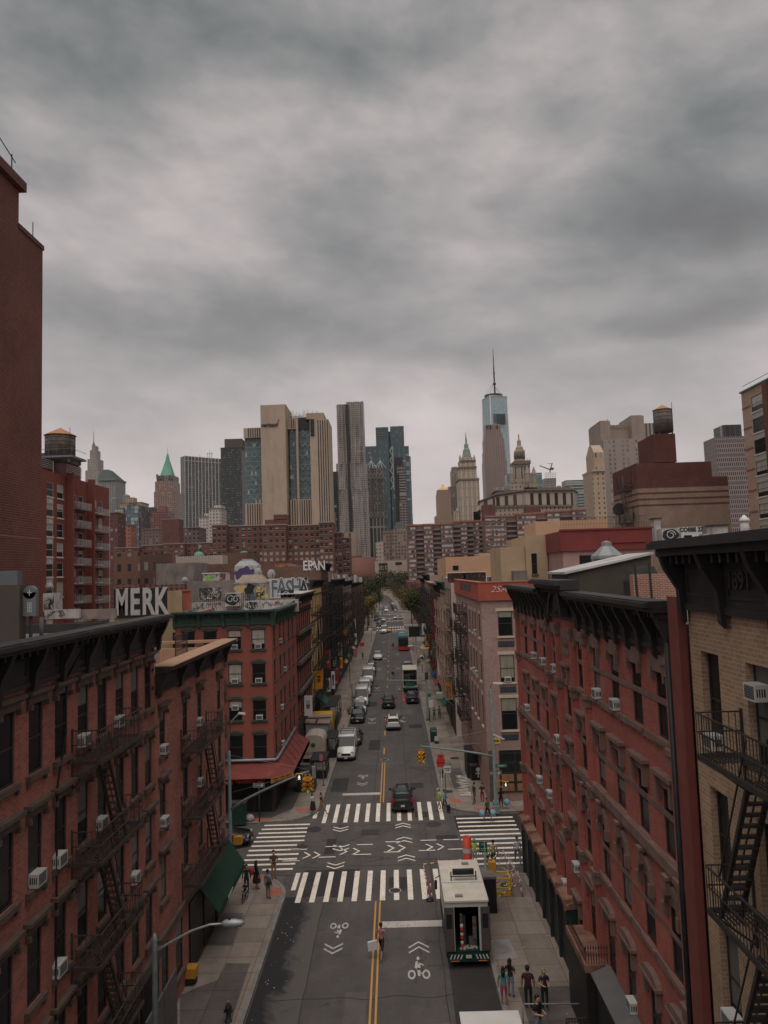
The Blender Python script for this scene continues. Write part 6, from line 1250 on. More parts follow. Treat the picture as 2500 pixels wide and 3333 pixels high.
t = Tw('slim_tower','slim near-black tower with stacked balconies at the right end of the glass group',1000);t.box('dark_wall',c2(1380,0)[0],c2(1447,0)[0],c2(0,565)[1],pm('near_black',(.022,.022,.025),.4,.1),n1=16);t.box('balcony_stack',c2(1402,0)[0],c2(1455,0)[0],c2(0,630)[1],gm('slim_a',(.22,.17,.15),(.04,.045,.045),60,5,1,.55,rib=(5.5,.08,(.2,.16,.14))),c2(0,700)[1],-3,10);t.box('balcony_stack',c2(1418,0)[0],c2(1470,0)[0],c2(0,685)[1],gm('slim_b',(.26,.21,.19),(.03,.032,.035),60,3.6,1,.6),c2(0,905)[1],-4,10);t.box('balcony_stack',c2(1422,0)[0],c2(1484,0)[0],c2(0,905)[1],gm('slim_c',(.22,.17,.155),(.04,.04,.042),4,3.6,.7,.6),None,-5,10)
t = Tw('mansard_building','brown stone office building with a dark mansard roof near the street end',760,'building');g_ = gm('mansard_grid',(.24,.165,.135),(.07,.06,.06),3.0,3.6,.5,.55);t.box('wall',c2(1292,0)[0],c2(1362,0)[0],c2(0,1130)[1],g_,n0=4,n1=30);t.box('wall',c2(1362,0)[0],c2(1478,0)[0],c2(0,1118)[1],g_,n1=30)
a,c = t.X(*c2(1378,1105)),t.X(*c2(1478,1105));z0,z1 = t.Z(*c2(1430,1118)),t.Z(*c2(1430,1062));mb = MB();mb.hexa([(a,760,z0),(c,760,z0),(c,785,z0),(a,785,z0),(a+3,764,z1),(c-5,764,z1),(c-5,780,z1),(a+3,780,z1)]);t.done(mb,'mansard_roof',pm('slate_green',(.045,.055,.05),.6,.2,.1))
t = Tw('pale_building','narrow whitish building beside the brown stone one near the street end',700,'building');t.box('wall',c2(1238,0)[0],c2(1297,0)[0],c2(0,1222)[1],gm('pale_grid',(.44,.35,.31),(.15,.12,.11),3.2,3.6,.4,.5),n1=20);t.box('upper_wall',c2(1262,0)[0],c2(1292,0)[0],c2(0,1212)[1],MATS['pale_grid'],c2(0,1225)[1],3,16)
t = Tw('round_brick_building','windowless brown rounded brick building at the end of the left row',480,'building');t.lathe('drum_wall',c2(1115,0)[0],[(47,1960),(47,c2(0,1335)[1])],pm('drum_brown',(.16,.075,.06),.85,.1,.1),20,20,True);t.box('wing',c2(1150,0)[0],c2(1215,0)[0],c2(0,1345)[1],MATS['drum_brown'],None,18,40)
t = Tw('courthouse','pale stone courthouse with tall slots closing the end of the street',640,'building');CS = pm('court_stone',(.38,.31,.26),.85,.1,.1,streak=.4);t.box('wall',c2(1225,0)[0],c2(1478,0)[0],c2(0,1362)[1],CS,n1=40)
for x0,x1,yt,yb in ((1262,1330,1382,1400),(1262,1330,1435,1448),(1390,1442,1374,1394)): t.box('dark_opening',c2(x0,0)[0],c2(x1,0)[0],c2(0,yt)[1],SLOT,c2(0,yb)[1],-.3,.5)
for k in range(4): t.box('slot_window',c2(1268+k*18,0)[0],c2(1276+k*18,0)[0],c2(0,1405)[1],SLOT,c2(0,1434)[1],-.3,.5);t.box('slot_window',c2(1262+k*18,0)[0],c2(1270+k*18,0)[0],c2(0,1452)[1],SLOT,c2(0,1495)[1],-.3,.5)
# --- stone tower with gothic crown and neighbours
c3 = lambda x,y: (1300+.36166*x,1050+.36166*y)
U3 = lambda x: c3(x,0)[0]
V3 = lambda y: c3(0,y)[1]
t = Tw('gothic_skyscraper','ornate pale stone skyscraper with a green pointed crown and corner turrets',1245)
g_ = gm('gothic_stone',(.44,.35,.27),(.1,.085,.075),2.7,3.9,.42,.6,rib=(8.1,.22,(.5,.4,.31)),gvar=.5,hband=(15.6,.1,(.3,.24,.19)))
t.box('main_shaft',U3(532),U3(717),V3(1408),g_,n1=45);t.box('upper_shaft',U3(541),U3(695),V3(1297),g_,None,3,42);t.box('top_shaft',U3(546),U3(690),V3(1235),g_,None,6,39);t.box('crown_base',U3(566),U3(664),V3(1205),g_,None,9,36)
dk = pm('gothic_ledge',(.16,.13,.11),.8);[t.box('ledge',U3(a),U3(b_),V3(y),dk,V3(y+14),n,45-n) for a,b_,y,n in ((526,718,1404,-1.5),(538,697,1293,1.5),(545,691,1232,4.5))]
CG = pm('patina_green',(.15,.23,.18),.7,.3,.3,c2=(.28,.33,.27));t.lathe('green_roof',U3(608),[(17,V3(1205)),(11.5,V3(1130)),(8,V3(1112)),(7,V3(1075)),(3,V3(1068)),(3,V3(1035)),(.4,V3(1010)-16)],CG,8,22)
for x in (549,684): t.lathe('corner_turret',U3(x if x < 600 else 677),[(4,V3(1300)),(4,V3(1205)),(.4,V3(1180))],g_,8,8)
for x,y in ((536,1390),(707,1388)): t.lathe('pinnacle',U3(x),[(2,V3(y+20)),(.3,V3(y-10))],g_,6,3)
t.box('low_wing',U3(500),U3(540),V3(1690),g_,None,0,30);t.box('low_wing',U3(665),U3(750),V3(1700),g_,None,0,30)
for a,b_,y in ((512,540,1655),(668,750,1615)): x0,x1,z0,z1 = t.X(U3(a),V3(y)),t.X(U3(b_),V3(y)),t.Z(U3(a),V3(1700)),t.Z(U3(a),V3(y));mb = MB();mb.hexa([(x0,1244,z0),(x1,1244,z0),(x1,1275,z0),(x0,1275,z0),(x0+(x1-x0)*.35,1256,z1),(x1-(x1-x0)*.25,1256,z1),(x1-(x1-x0)*.25,1262,z1),(x0+(x1-x0)*.35,1262,z1)]);t.done(mb,'copper_roof',CG)
t = Tw('brown_tower','brown tower behind the gothic skyscraper, dark windows on its right side',1380);t.box('wall',U3(440),U3(535),V3(1475),gm('brown_tw',(.2,.15,.13),(.06,.055,.055),4.2,3.9,.6,.6),n1=30);t.box('upper_wall',U3(466),U3(540),V3(1330),gm('brown_tw2',(.27,.2,.165),(.08,.07,.065),4.5,5,.4,.6),None,3,28);t.lathe('rounded_top',U3(505),[(13,V3(1335)),(12.5,V3(1300)),(10,V3(1290))],pm('brown_cap',(.2,.15,.12),.8),12,15)
t = Tw('gold_roof_tower','squat brown brick tower with a bright gold pyramid roof',1100);g_ = gm('gold_brick',(.33,.22,.16),(.07,.06,.055),3.3,3.7,.4,.5);t.box('wall',U3(337),U3(462),V3(1540),g_,n1=30);t.box('upper_wall',U3(342),U3(450),V3(1503),g_,None,2,28);t.box('low_wing',U3(322),U3(480),V3(1740),g_,None,-3,26)
t.lathe('gold_roof',U3(397),[(28,V3(1503)),(7,V3(1470)),(5,V3(1466)),(4,V3(1452))],pm('gold_leaf',(.62,.38,.16),.4,.12,.2,.5),4,15)
# --- tapering glass tower with the tall mast
t = Tw('tapered_glass_tower','tall tapering pale blue glass tower with a long antenna mast',1671)
TB = gm('sky_glass',(.26,.33,.35),(.38,.48,.51),5,4.2,.97,.88,gvar=.25,grough=.08,gm=.35,hband=(4.2,.1,(.3,.38,.4)),lf=.0)
zt = t.Z(U3(868),V3(655));xa,xb = t.X(U3(758),V3(690)),t.X(U3(980),V3(650));xc = (xa+xb)/2+2;x0b,x1b = t.X(U3(757),V3(1560)),t.X(U3(1030),V3(1560));t._root(xc);hw = (x1b-x0b)/2;xm = (x0b+x1b)/2
# square base, top square turned 45 degrees: eight tall triangles
yc = 1671+hw;Bq = [(xm-hw,yc-hw),(xm+hw,yc-hw),(xm+hw,yc+hw),(xm-hw,yc+hw)];ang = math.radians(28);rt = hw*1.02
Tq = [(xm-6+rt*math.cos(a),yc+rt*math.sin(a)) for a in [math.radians(-90-38+90*i) for i in range(4)]]
Tq = [(t.X(U3(760),V3(690)),yc-4),(t.X(U3(815),V3(652)),yc-hw*.95),(t.X(U3(978),V3(648)),yc-hw*.55),(t.X(U3(930),V3(650)),yc+hw*.8)]
mb = MB();ztp = [zt-3,zt,zt,zt];zb_ = 0
Bq = [(x0b+1,yc-hw*.1),(t.X(U3(850),V3(1560)),yc-hw),(x1b,yc-hw*.3),(x1b-6,yc+hw)]
for i in range(4):
    j = (i+1) % 4
    if i == 3: continue
    mb.poly([(*Bq[i],zb_),(*Bq[j],zb_),(*Tq[j],ztp[j]),(*Tq[i],ztp[i])])
mb.poly([(*Bq[3],0),(*Bq[0],0),(*Tq[0],ztp[0]),(*Tq[3],ztp[3])]);mb.poly([(*Tq[i],ztp[i]) for i in range(4)]);t.done(mb,'curtain_wall',TB)
EDG = pm('edge_pale',(.55,.5,.48),.4);mb = MB()
for i in (0,1,2): mb.tube([(*Bq[i],0),(*Tq[i],ztp[i])],1.1,5)
mb.tube([(*Tq[0],ztp[0]),(*Tq[1],zt),(*Tq[2],zt),(*Tq[3],zt)],1.2,5);t.done(mb,'edge_trim',EDG)
mb = MB();
for i in range(4):
    for k in range(4): x = 848+i*30+k*6;fr = (1,0);X_ = t.X(U3(x),V3(860));mb.box(X_-.35,X_+.35,yc-hw*.86-1.5,yc-hw*.86+9,t.Z(U3(x),V3(905)),t.Z(U3(x),V3(815)))
t.done(mb,'mechanical_louvre',pm('louvre_dark',(.07,.09,.1),.5))
IR2 = pm('mast_dark',(.05,.048,.047),.6);t.lathe('ring_platform',U3(865),[(30,V3(655)),(30,V3(640)),(30.5,V3(640)),(30.5,V3(622)),(25,V3(620))],IR2,20,hw);
t.lathe('antenna_mast',U3(859),[(6,V3(655)),(3.2,V3(600)),(2.6,V3(530)),(6,V3(524)),(5.5,V3(512)),(2.6,V3(505)),(2.8,V3(420)),(4,V3(415)),(2.2,V3(408)),(2.4,V3(365)),(1.6,V3(360)),(1.6,V3(275)),(1.0,V3(270)),(1.1,V3(225)),(.3,V3(190))],IR2,8,hw)
mb = MB();x,z = t.X(U3(862),V3(520)),t.Z(U3(862),V3(520));zz = t.Z(U3(862),V3(622));[mb.bar((x,yc,z),(x+dx,yc,zz),.5) for dx in (-20,20,-9,14)];t.done(mb,'guy_wire',IR2)
t = Tw('stone_tower','brown stone tower with narrowing shoulders standing in front of the pale glass tower',1350)
g_ = gm('stone_tw',(.28,.2,.175),(.05,.05,.055),4.2,4.0,.42,.55,gvar=.5)
for a,b_,y,n in ((765,965,1240,0),(766,957,1150,2),(767,948,1042,4),(774,932,990,6),(780,917,910,8)): t.box('tier',U3(a),U3(b_),V3(y),g_,n0=n,n1=40-n)
t.box('crown_opening',U3(815),U3(833),V3(918),SLOT,V3(955),7.6,9);t.box('crown_opening',U3(876),U3(892),V3(918),SLOT,V3(950),7.6,9);t.box('crown_opening',U3(788),U3(800),V3(922),SLOT,V3(952),7.6,9)
t = Tw('blue_glass_building','blue green glass slab glimpsed on both sides of the domed civic building tower',1200);t.box('curtain_wall',U3(965),U3(1282),V3(1355),gm('peek_glass',(.1,.16,.17),(.2,.29,.31),40,4.2,1,.65),n1=20)
# --- civic building with tiered tower and gilded statue
t = Tw('civic_building','broad stone civic building with colonnade and tiered central tower topped by a gold statue',837,'building')
g_ = gm('civic_stone',(.37,.29,.23),(.07,.06,.055),4.6,5.2,.32,.55,gvar=.4);col = gm('civic_colonnade',(.42,.33,.26),(.035,.035,.035),9.2,60,.42,.98)
led = pm('civic_ledge',(.17,.13,.105),.85,.15,.2)
def wing(pts,vt,vb_,part,mat,out=0):
    mb = MB();P = [(t.X(U3(x),V3(vt if not hasattr(vt,'__len__') else vt[i])),t.D+n-out) for i,(x,n) in enumerate(pts)]
    zt_ = [t.Z(U3(x),V3(vt[i] if hasattr(vt,'__len__') else vt)) for i,(x,n) in enumerate(pts)];zb2 = [0 if vb_ is None else t.Z(U3(x),V3(vb_[i])) for i,(x,n) in enumerate(pts)]
    t._root(0)
    for i in range(len(P)-1): mb.quad((*P[i],zb2[i]),(*P[i+1],zb2[i+1]),(*P[i+1],zt_[i+1]),(*P[i],zt_[i]))
    n = len(P);mb.poly([(*P[i],zt_[i]) for i in range(n)]+[(P[-1][0],t.D+60,zt_[-1]),(P[0][0],t.D+60,zt_[0])])
    if vb_ is not None: mb.poly([(*P[i],zb2[i]) for i in range(n)][::-1]+[(P[0][0],t.D+60,zb2[0]),(P[-1][0],t.D+60,zb2[-1])])
    t.done(mb,part,mat)
pts = [(752,30),(875,14),(1130,0),(1330,0),(1560,0),(1656,26)]
wing(pts,[1590,1540,1512,1508,1506,1512],None,'wall',g_)
wing(pts,[1600,1560,1538,1535,1532,1540],[1660,1640,1640,1640,1640,1640],'colonnade',col,.7)
wing(pts,[1578,1528,1500,1496,1494,1502],[1592,1543,1515,1511,1509,1516],'cornice',led,3)
wing(pts,[1672,1650,1650,1650,1650,1650],[1680,1658,1658,1658,1658,1658],'belt_course',led,1.4)
wing([(880,16),(1130,6),(1560,6)],[1500,1478,1476],[1530,1505,1500],'attic',led,0)
mb = MB()
for i in range(14): x0 = 880+i*52;t.box('',U3(x0),U3(x0+26),V3(1472-(i % 3)*8),None,V3(1500),12,22,mb)
t.done(mb,'roof_structures',pm('grey_plant',(.3,.28,.27),.8,.2,.3))
t.box('tower_base',U3(1003),U3(1250),V3(1440),g_,V3(1500),6,40);cs = pm('civic_pale',(.34,.27,.215),.85,.15,.3,streak=.3)
t.box('tower_shaft',U3(1047),U3(1190),V3(1285),gm('tower_cols',(.36,.28,.22),(.05,.045,.045),3.6,30,.38,.9),V3(1445),10,36);t.box('tower_ledge',U3(1042),U3(1194),V3(1232),led,V3(1262),8,38);t.box('tower_frieze',U3(1047),U3(1190),V3(1258),cs,V3(1290),10,36)
t.lathe('drum_colonnade',U3(1110),[(18,V3(1235)),(17.5,V3(1205)),(10,V3(1204)),(10,V3(1142)),(18,V3(1140)),(17.5,V3(1122)),(13,V3(1118)),(12.5,V3(1098)),(9,V3(1085))],cs,20,23)
mb = MB();k = t.D/FPX
for i in range(14): a = 6.283*i/14;mb.lathe([(1.0,t.Z(U3(1110),V3(1204))),(.9,t.Z(U3(1110),V3(1140)))],(t.X(U3(1110),V3(1140))+16.3*k*math.cos(a),t.D+23+16.3*k*math.sin(a),0),6)
t.done(mb,'column',led)
t.lathe('lantern',U3(1106),[(9,V3(1087)),(7,V3(1075)),(6.5,V3(1050)),(6.5,V3(1035)),(7,V3(1034)),(3,V3(1022))],cs,12,23)
t.lathe('gilded_statue',U3(1103),[(1.5,V3(1024)),(2.6,V3(1010)),(1.6,V3(995)),(2.8,V3(985)),(1.2,V3(978)),(1.6,V3(972)),(.4,V3(965))],pm('gilding',(.5,.22,.07),.4,.1,.3,.5),8,23)
for x in (1018,1147,1219): t.lathe('corner_cupola',U3(x),[(7.5,V3(1440)),(7.5,V3(1362)),(8.5,V3(1360)),(8,V3(1350)),(4,V3(1310)),(.4,V3(1282))],cs,8,8 if x != 1147 else 0)
for x in (1050,1070,1165,1185): t.lathe('urn_finial',U3(x),[(1.2,V3(1235)),(1,V3(1215)),(.2,V3(1208))],cs,6,10)
mb = MB()
for x0,y0 in ((1475,1418),(1540,1440)): pass
t = Tw('crane_tower','unfinished tower under scaffolding beside the civic building',1300,'building');t.box('wall',U3(1305),U3(1408),V3(1400),gm('scaffold_grid',(.3,.26,.23),(.12,.1,.09),3,4,.6,.5),n1=25)
mb = MB();[mb.bar((t.X(U3(x),V3(1390)),1298,t.Z(U3(x),V3(1440))),(t.X(U3(x),V3(1390)),1298,t.Z(U3(x),V3(1350))),.5) for x in range(1310,1410,16)];[mb.bar((t.X(U3(1312),V3(y)),1298,t.Z(U3(1312),V3(y))),(t.X(U3(1400),V3(y)),1298,t.Z(U3(1400),V3(y))),.5) for y in (1355,1370,1385)];t.done(mb,'scaffold',pm('scaffold_grey',(.35,.33,.32),.6))
o = thing('tower_crane','tower crane with angled jib on the unfinished tower','crane',tuple(AY(U3(1355),V3(1350),1300)));k = 1300/FPX*.36166;CR = pm('crane_maroon',(.13,.06,.06),.6)
m = MB();m.bar((0,0,0),(2*k*3,0,40*k),1.6);m.bar((5*k,0,28*k),(-92*k,0,68*k),1.0);m.bar((5*k,0,22*k),(-92*k,0,66*k),.8);m.build('jib',CR,o);m = MB();m.bar((5*k,0,28*k),(25*k,0,85*k),1.6);m.bar((25*k,0,85*k),(-20*k,0,82*k),.6);m.box(8*k,34*k,-2,2,24*k,44*k);m.build('cab_and_mast',CR,o)
t = Tw('office_slab','green glass office slab with white bands behind the roof of the civic building',900);t.box('curtain_wall',1840,1935,1562,gm('band_glass',(.36,.37,.35),(.06,.1,.1),60,3.6,1,.6),n1=20)
# --- long serpentine apartment slab
def serp(label,D,segs,pitch,vtop):
    b = Bld('apartment_slab',label,'building',(AY((segs[0][0]+segs[-1][1])/2,1760,D).x,D+6,0));wl = MB();bal = MB();par = MB();frm = MB()
    for (u0,u1,vt,n0,kind) in segs:
        p,q = AY(u0,vt,D),AY(u1,vt,D);x0,x1,z = p.x,q.x,p.z;y = D+n0;wl.box(x0,x1,y,D+14,0,z,0);par.box(x0-.2,x1+.2,y-.3,D+14.2,z,z+.9);nf = int((z-2)/pitch)
        for j in range(nf):
            zz = z-.6-pitch*(j+1)+.2
            if kind == 'w': frm.box(x0+.2,x1-.2,y-.12,y-.02,zz+.9,zz+2.2,0)
            else: bal.box(x0+.1,x1-.1,y-1.3,y-.01,zz,zz+.16,0);bal.box(x0+.1,x1-.1,y-1.32,y-1.26,zz+.16,zz+1.0,1)
    b.build(wl,'wall',pm('slab_brick',(.2,.11,.09),.85,.08,.2));b.build(bal,'balconies',[CONC,pm('balcony_grey',(.16,.15,.15),.7,.2,.5)]);b.build(par,'parapet',pm('slab_coping',(.3,.14,.1),.85))
    m,t_,bb = newmat('ribbon_windows_%d' % D);uv = t_.node('ShaderNodeUVMap');sp = t_.node('ShaderNodeSeparateXYZ');t_.l.new(uv.outputs[0],sp.inputs[0]);cb = t_.node('ShaderNodeCombineXYZ');t_.l.new(t_.m('FLOOR',t_.m('MULTIPLY',sp.outputs[0],.9)),cb.inputs[0]);t_.l.new(t_.m('FLOOR',t_.m('DIVIDE',sp.outputs[1],pitch)),cb.inputs[1]);wn = t_.node('ShaderNodeTexWhiteNoise');t_.l.new(cb.outputs[0],wn.inputs[0])
    t_.l.new(t_.ramp(wn.outputs['Value'],[(.25,(.05,.05,.055)),(.5,(.28,.26,.25)),(.9,(.42,.39,.37))]),bb.inputs['Base Color']);bb.inputs['Roughness'].default_value = .3
    b.build(frm,'ribbon_window',m);return b
S1 = [];u = 1326;k = 0
for w_,kd,n,v in ((26,'w',0,1712),(26,'b',2,1711),(30,'w',0,1710),(27,'b',2,1709),(40,'w',0,1708),(24,'b',2,1700),(22,'w',3,1698),(22,'b',5,1697),(20,'w',6,1696),(22,'b',7,1695)): S1.append((u,u+w_,v,n,kd));u += w_
serp('curving red brick apartment slab with white window bands, left part below the gothic skyscraper',430,S1,2.7,1712)
S2 = [];u = 1578
for w_,kd,n,v in ((34,'w',0,1684),(36,'w',1,1683),(34,'b',3,1681),(62,'w',0,1676),(36,'b',2,1672),(42,'w',0,1668),(40,'b',2,1665),(46,'w',0,1662)): S2.append((u,u+w_,v,n,kd));u += w_
b2 = serp('long red brick apartment slab with balconies, right part below the civic building',400,S2,2.7,1684)
for u0,u1,vt in ((1572,1614,1643),(1712,1762,1648)): p,q = AY(u0,vt,404),AY(u1,1690,404);m = MB();m.box(p.x,q.x,404,412,q.z,p.z);b2.build(m,'roof_bulkhead',BR_DK)
p = AY(1655,1790,300);t = Tw('school_building','building with a ribbed green roof and gabled dormers under the apartment slab',300,'building');SC = pm('school_buff',(.36,.24,.19),.85,.1,.3);t.box('wall',U3(870),U3(1085),V3(2120),SC,n0=2,n1=16);t.box('wing',U3(712),U3(870),V3(2075),pm('buff_wing',(.45,.33,.25),.85,.08),None,0,16)
x0,x1,z0,z1 = t.X(U3(862),V3(2120)),t.X(U3(1090),V3(2120)),t.Z(U3(980),V3(2125)),t.Z(U3(980),V3(2030));mb = MB();mb.hexa([(x0,301,z0),(x1,301,z0),(x1,318,z0),(x0,318,z0),(x0,308,z1),(x1,308,z1),(x1,311,z1),(x0,311,z1)]);t.done(mb,'green_roof',pm('roof_green',(.05,.1,.07),.7,.15,.2))
for xx in (930,1060): x,z = t.X(U3(xx),V3(2120)),t.Z(U3(xx),V3(2120));mb = MB();mb.box(x-3.2,x+3.2,300,304,z-6,z);mb.hexa([(x-3.4,299.8,z),(x+3.4,299.8,z),(x+3.4,304,z),(x-3.4,304,z),(x-.3,299.8,z+3),(x+.3,299.8,z+3),(x+.3,304,z+3),(x-.3,304,z+3)]);t.done(mb,'gabled_dormer',SC)
# --- right-hand civic towers
c4 = lambda x,y: (1800+.42194*x,1150+.42194*y)
U4_ = lambda x: c4(x,0)[0]
V4_ = lambda y: c4(0,y)[1]
t = Tw('deco_civic_tower','massive grey stone art deco building with vertical window bays and set-back top',640);g_ = gm('deco_grey',(.3,.235,.2),(.16,.19,.2),3.9,3.9,.36,.55,wvar=.1,gvar=.8,rib=(11.7,.3,(.3,.25,.23)),lf=.15,light=(.4,.4,.38))
dg = pm('deco_plain',(.3,.235,.2),.85,.1,.1,streak=.3)
t.box('wing',U4_(367),U4_(445),V4_(520),dg,None,2,40);t.box('front',U4_(385),U4_(700),V4_(660),g_,None,0,40);t.box('recessed_front',U4_(445),U4_(610),V4_(545),dg,None,10,40);t.box('wing',U4_(608),U4_(705),V4_(480),dg,None,2,40);t.box('wing_cap',U4_(612),U4_(700),V4_(470),dg,V4_(485),4,38);t.box('wing_cap',U4_(372),U4_(440),V4_(512),dg,V4_(525),4,38)
t.box('rear_wing',U4_(700),U4_(800),V4_(525),gm('deco_cols',(.3,.25,.23),(.08,.07,.07),3.2,40,.4,.95),None,8,60)
for i,x in enumerate(range(470,600,22)): t.box('roof_pier',U4_(x),U4_(x+9),V4_(535),dg,V4_(560),9,14)
t.lathe('roof_finial',U4_(463),[(5,V4_(545)),(5,V4_(510)),(2,V4_(495)),(.4,V4_(472))],pm('finial_gold',(.25,.15,.06),.6),8,16)
t = Tw('tan_civic_tower','tan stone tower with stepped neoclassical top left of the grey art deco building',600);g_ = gm('tan_civic',(.42,.31,.22),(.1,.08,.07),4.2,4.0,.3,.45)
t.box('wall',U4_(303),U4_(400),V4_(905),g_,n1=30);t.box('upper_wall',U4_(320),U4_(400),V4_(760),gm('tan_cols',(.42,.31,.22),(.1,.08,.06),4.2,26,.35,.7),V4_(910),3,27);t.box('ledge',U4_(300),U4_(402),V4_(895),BEI,V4_(912),-1.5,31);x0,x1 = t.X(U4_(322),V4_(760)),t.X(U4_(400),V4_(760));za,zb = t.Z(U4_(350),V4_(760)),t.Z(U4_(350),V4_(690));mb = MB();mb.hexa([(x0,603,za),(x1,603,za),(x1,627,za),(x0,627,za),(x1-8,612,zb),(x1,612,zb),(x1,618,zb),(x1-8,618,zb)]);t.done(mb,'sloping_roof',BEI)
t = Tw('checkered_tower','dark tower patterned with staggered black windows near the right edge',1000);t.box('wall',U4_(1255),U4_(1520),V4_(640),gm('checker',(.26,.2,.19),(.02,.02,.022),2.7,6.4,.5,.72,stag=.5,gvar=.3,lf=0),n1=40);t.box('penthouse',U4_(1323),U4_(1465),V4_(545),gm('pent_dark',(.06,.055,.055),(.02,.02,.02),7,60,.8,.9),V4_(640),5,35)
# gaps low behind everything: distant low roofs
for i in range(26):
    u0 = 360+i*62;D = 520+(i*137) % 300;v = 1800+rnd.uniform(-14,14);
    if 1180 < u0 < 1330: continue
    t = Tw('distant_building','%s low building behind the rooftops, %s of its colour from the left' % (['brown brick','grey concrete','dark maroon','tan'][i % 4],ordn[i//4]),D,'building');t.box('wall',u0,u0+rnd.uniform(50,80),v,[BR_BRN,CONC,BR_DK,STUC_TAN][i % 4],n1=25);t.root['group'] = 'distant low buildings'
# ---------------------------------------------------------------- vehicles
TYRE = pm('tyre',(.018,.018,.018),.8,.2,5);RIM = pm('rim',(.28,.28,.29),.4,.1,5,.6);CGL = pm('car_glass',(.02,.022,.024),.2,.3,1,spec=.35)
HEADL = pm('headlight',(.55,.55,.52),.2,.1,4);TAILL = pm('tail_light',(.45,.015,.02),.25,.15,4);PLATE = pm('number_plate',(.55,.5,.42),.6,.1,5);TRIM = pm('bumper_trim',(.03,.03,.031),.6,.2,4)
def cpaint(n,c,r=.25): return pm(n,c,r,.05,1,.1,spec=.6)
CWHITE = cpaint('white_car_paint',(.6,.59,.57));CBLACK = cpaint('black_car_paint',(.014,.014,.016));CGREY = cpaint('grey_car_paint',(.13,.135,.14));CSILV = cpaint('silver_car_paint',(.36,.36,.36));CTAXI = cpaint('taxi_paint',(.65,.3,.03));CBLUE = cpaint('blue_car_paint',(.04,.06,.1));CRED = cpaint('red_car_paint',(.3,.03,.03));CDKG = cpaint('dark_green_car_paint',(.018,.024,.02))
# stations: (y, half width low, half width belt, z low, z belt, half width roof, z roof); y grows toward the nose
CAR = {
 'suv': dict(W=.92,L=4.6,r=.35,ax=(-1.32,1.38),st=[(-2.28,.78,.80,.45,.95,.70,1.0),(-2.22,.86,.88,.3,1.0,.76,1.08),(-2.05,.9,.9,.25,1.04,.66,1.56),(-1.75,.91,.91,.22,1.05,.64,1.66),(-.4,.92,.92,.2,1.05,.64,1.7),(.45,.92,.92,.2,1.04,.63,1.66),(1.05,.92,.91,.2,1.02,.74,1.12),(1.6,.91,.89,.22,.98,.74,1.02),(2.1,.86,.82,.28,.86,.66,.9),(2.3,.7,.66,.4,.7,.5,.74)],cab=(2,6)),
 'sedan': dict(W=.9,L=4.7,r=.32,ax=(-1.35,1.4),st=[(-2.33,.74,.76,.4,.86,.6,.9),(-2.2,.85,.86,.27,.93,.74,.98),(-1.55,.89,.88,.22,.95,.72,1.04),(-.95,.9,.89,.2,.96,.6,1.4),(-.1,.9,.9,.2,.96,.6,1.45),(.55,.9,.9,.2,.95,.6,1.4),(1.25,.9,.88,.2,.92,.74,.98),(1.8,.88,.85,.22,.86,.7,.9),(2.2,.8,.77,.3,.74,.6,.78),(2.35,.66,.62,.4,.62,.5,.65)],cab=(2,6)),
 'van': dict(W=1.0,L=5.6,r=.36,ax=(-1.75,1.75),st=[(-2.8,.92,.93,.4,1.2,.84,2.35),(-2.74,.97,.97,.3,1.25,.86,2.45),(.9,1.0,1.0,.25,1.3,.87,2.48),(1.25,1.0,1.0,.25,1.3,.84,2.4),(2.0,1.0,.98,.25,1.22,.84,1.34),(2.45,.96,.93,.28,1.02,.78,1.1),(2.75,.84,.8,.36,.8,.62,.84),(2.8,.7,.68,.45,.72,.5,.76)],cab=(2,4)),
 'pickup': dict(W=.98,L=5.6,r=.39,ax=(-1.7,1.8),st=[(-2.8,.94,.95,.45,1.1,.9,1.12),(-2.7,.97,.97,.38,1.12,.93,1.14),(-.85,.98,.98,.35,1.12,.93,1.15),(-.6,.98,.98,.35,1.14,.72,1.85),(.6,.98,.98,.35,1.14,.7,1.88),(1.15,.98,.97,.35,1.14,.8,1.22),(2.3,.96,.94,.38,1.08,.84,1.12),(2.75,.9,.88,.42,.95,.74,.98),(2.85,.8,.78,.5,.8,.6,.84)],cab=(2,5)),
}
def disc_wheel(kind_r):
    t = MB();t.lathe([(kind_r*.62,-.11),(kind_r,-.1),(kind_r,.1),(kind_r*.62,.11)],n=18,axis='x');r = MB();r.lathe([(kind_r*.62,-.1),(kind_r*.3,-.112),(kind_r*.2,-.118)],n=10,axis='x',smooth=False);r.lathe([(kind_r*.2,.118),(kind_r*.3,.112),(kind_r*.62,.1)],n=10,axis='x',smooth=False)
    return t.mesh('wheel',TYRE),r.mesh('rim',RIM)
CM = {}
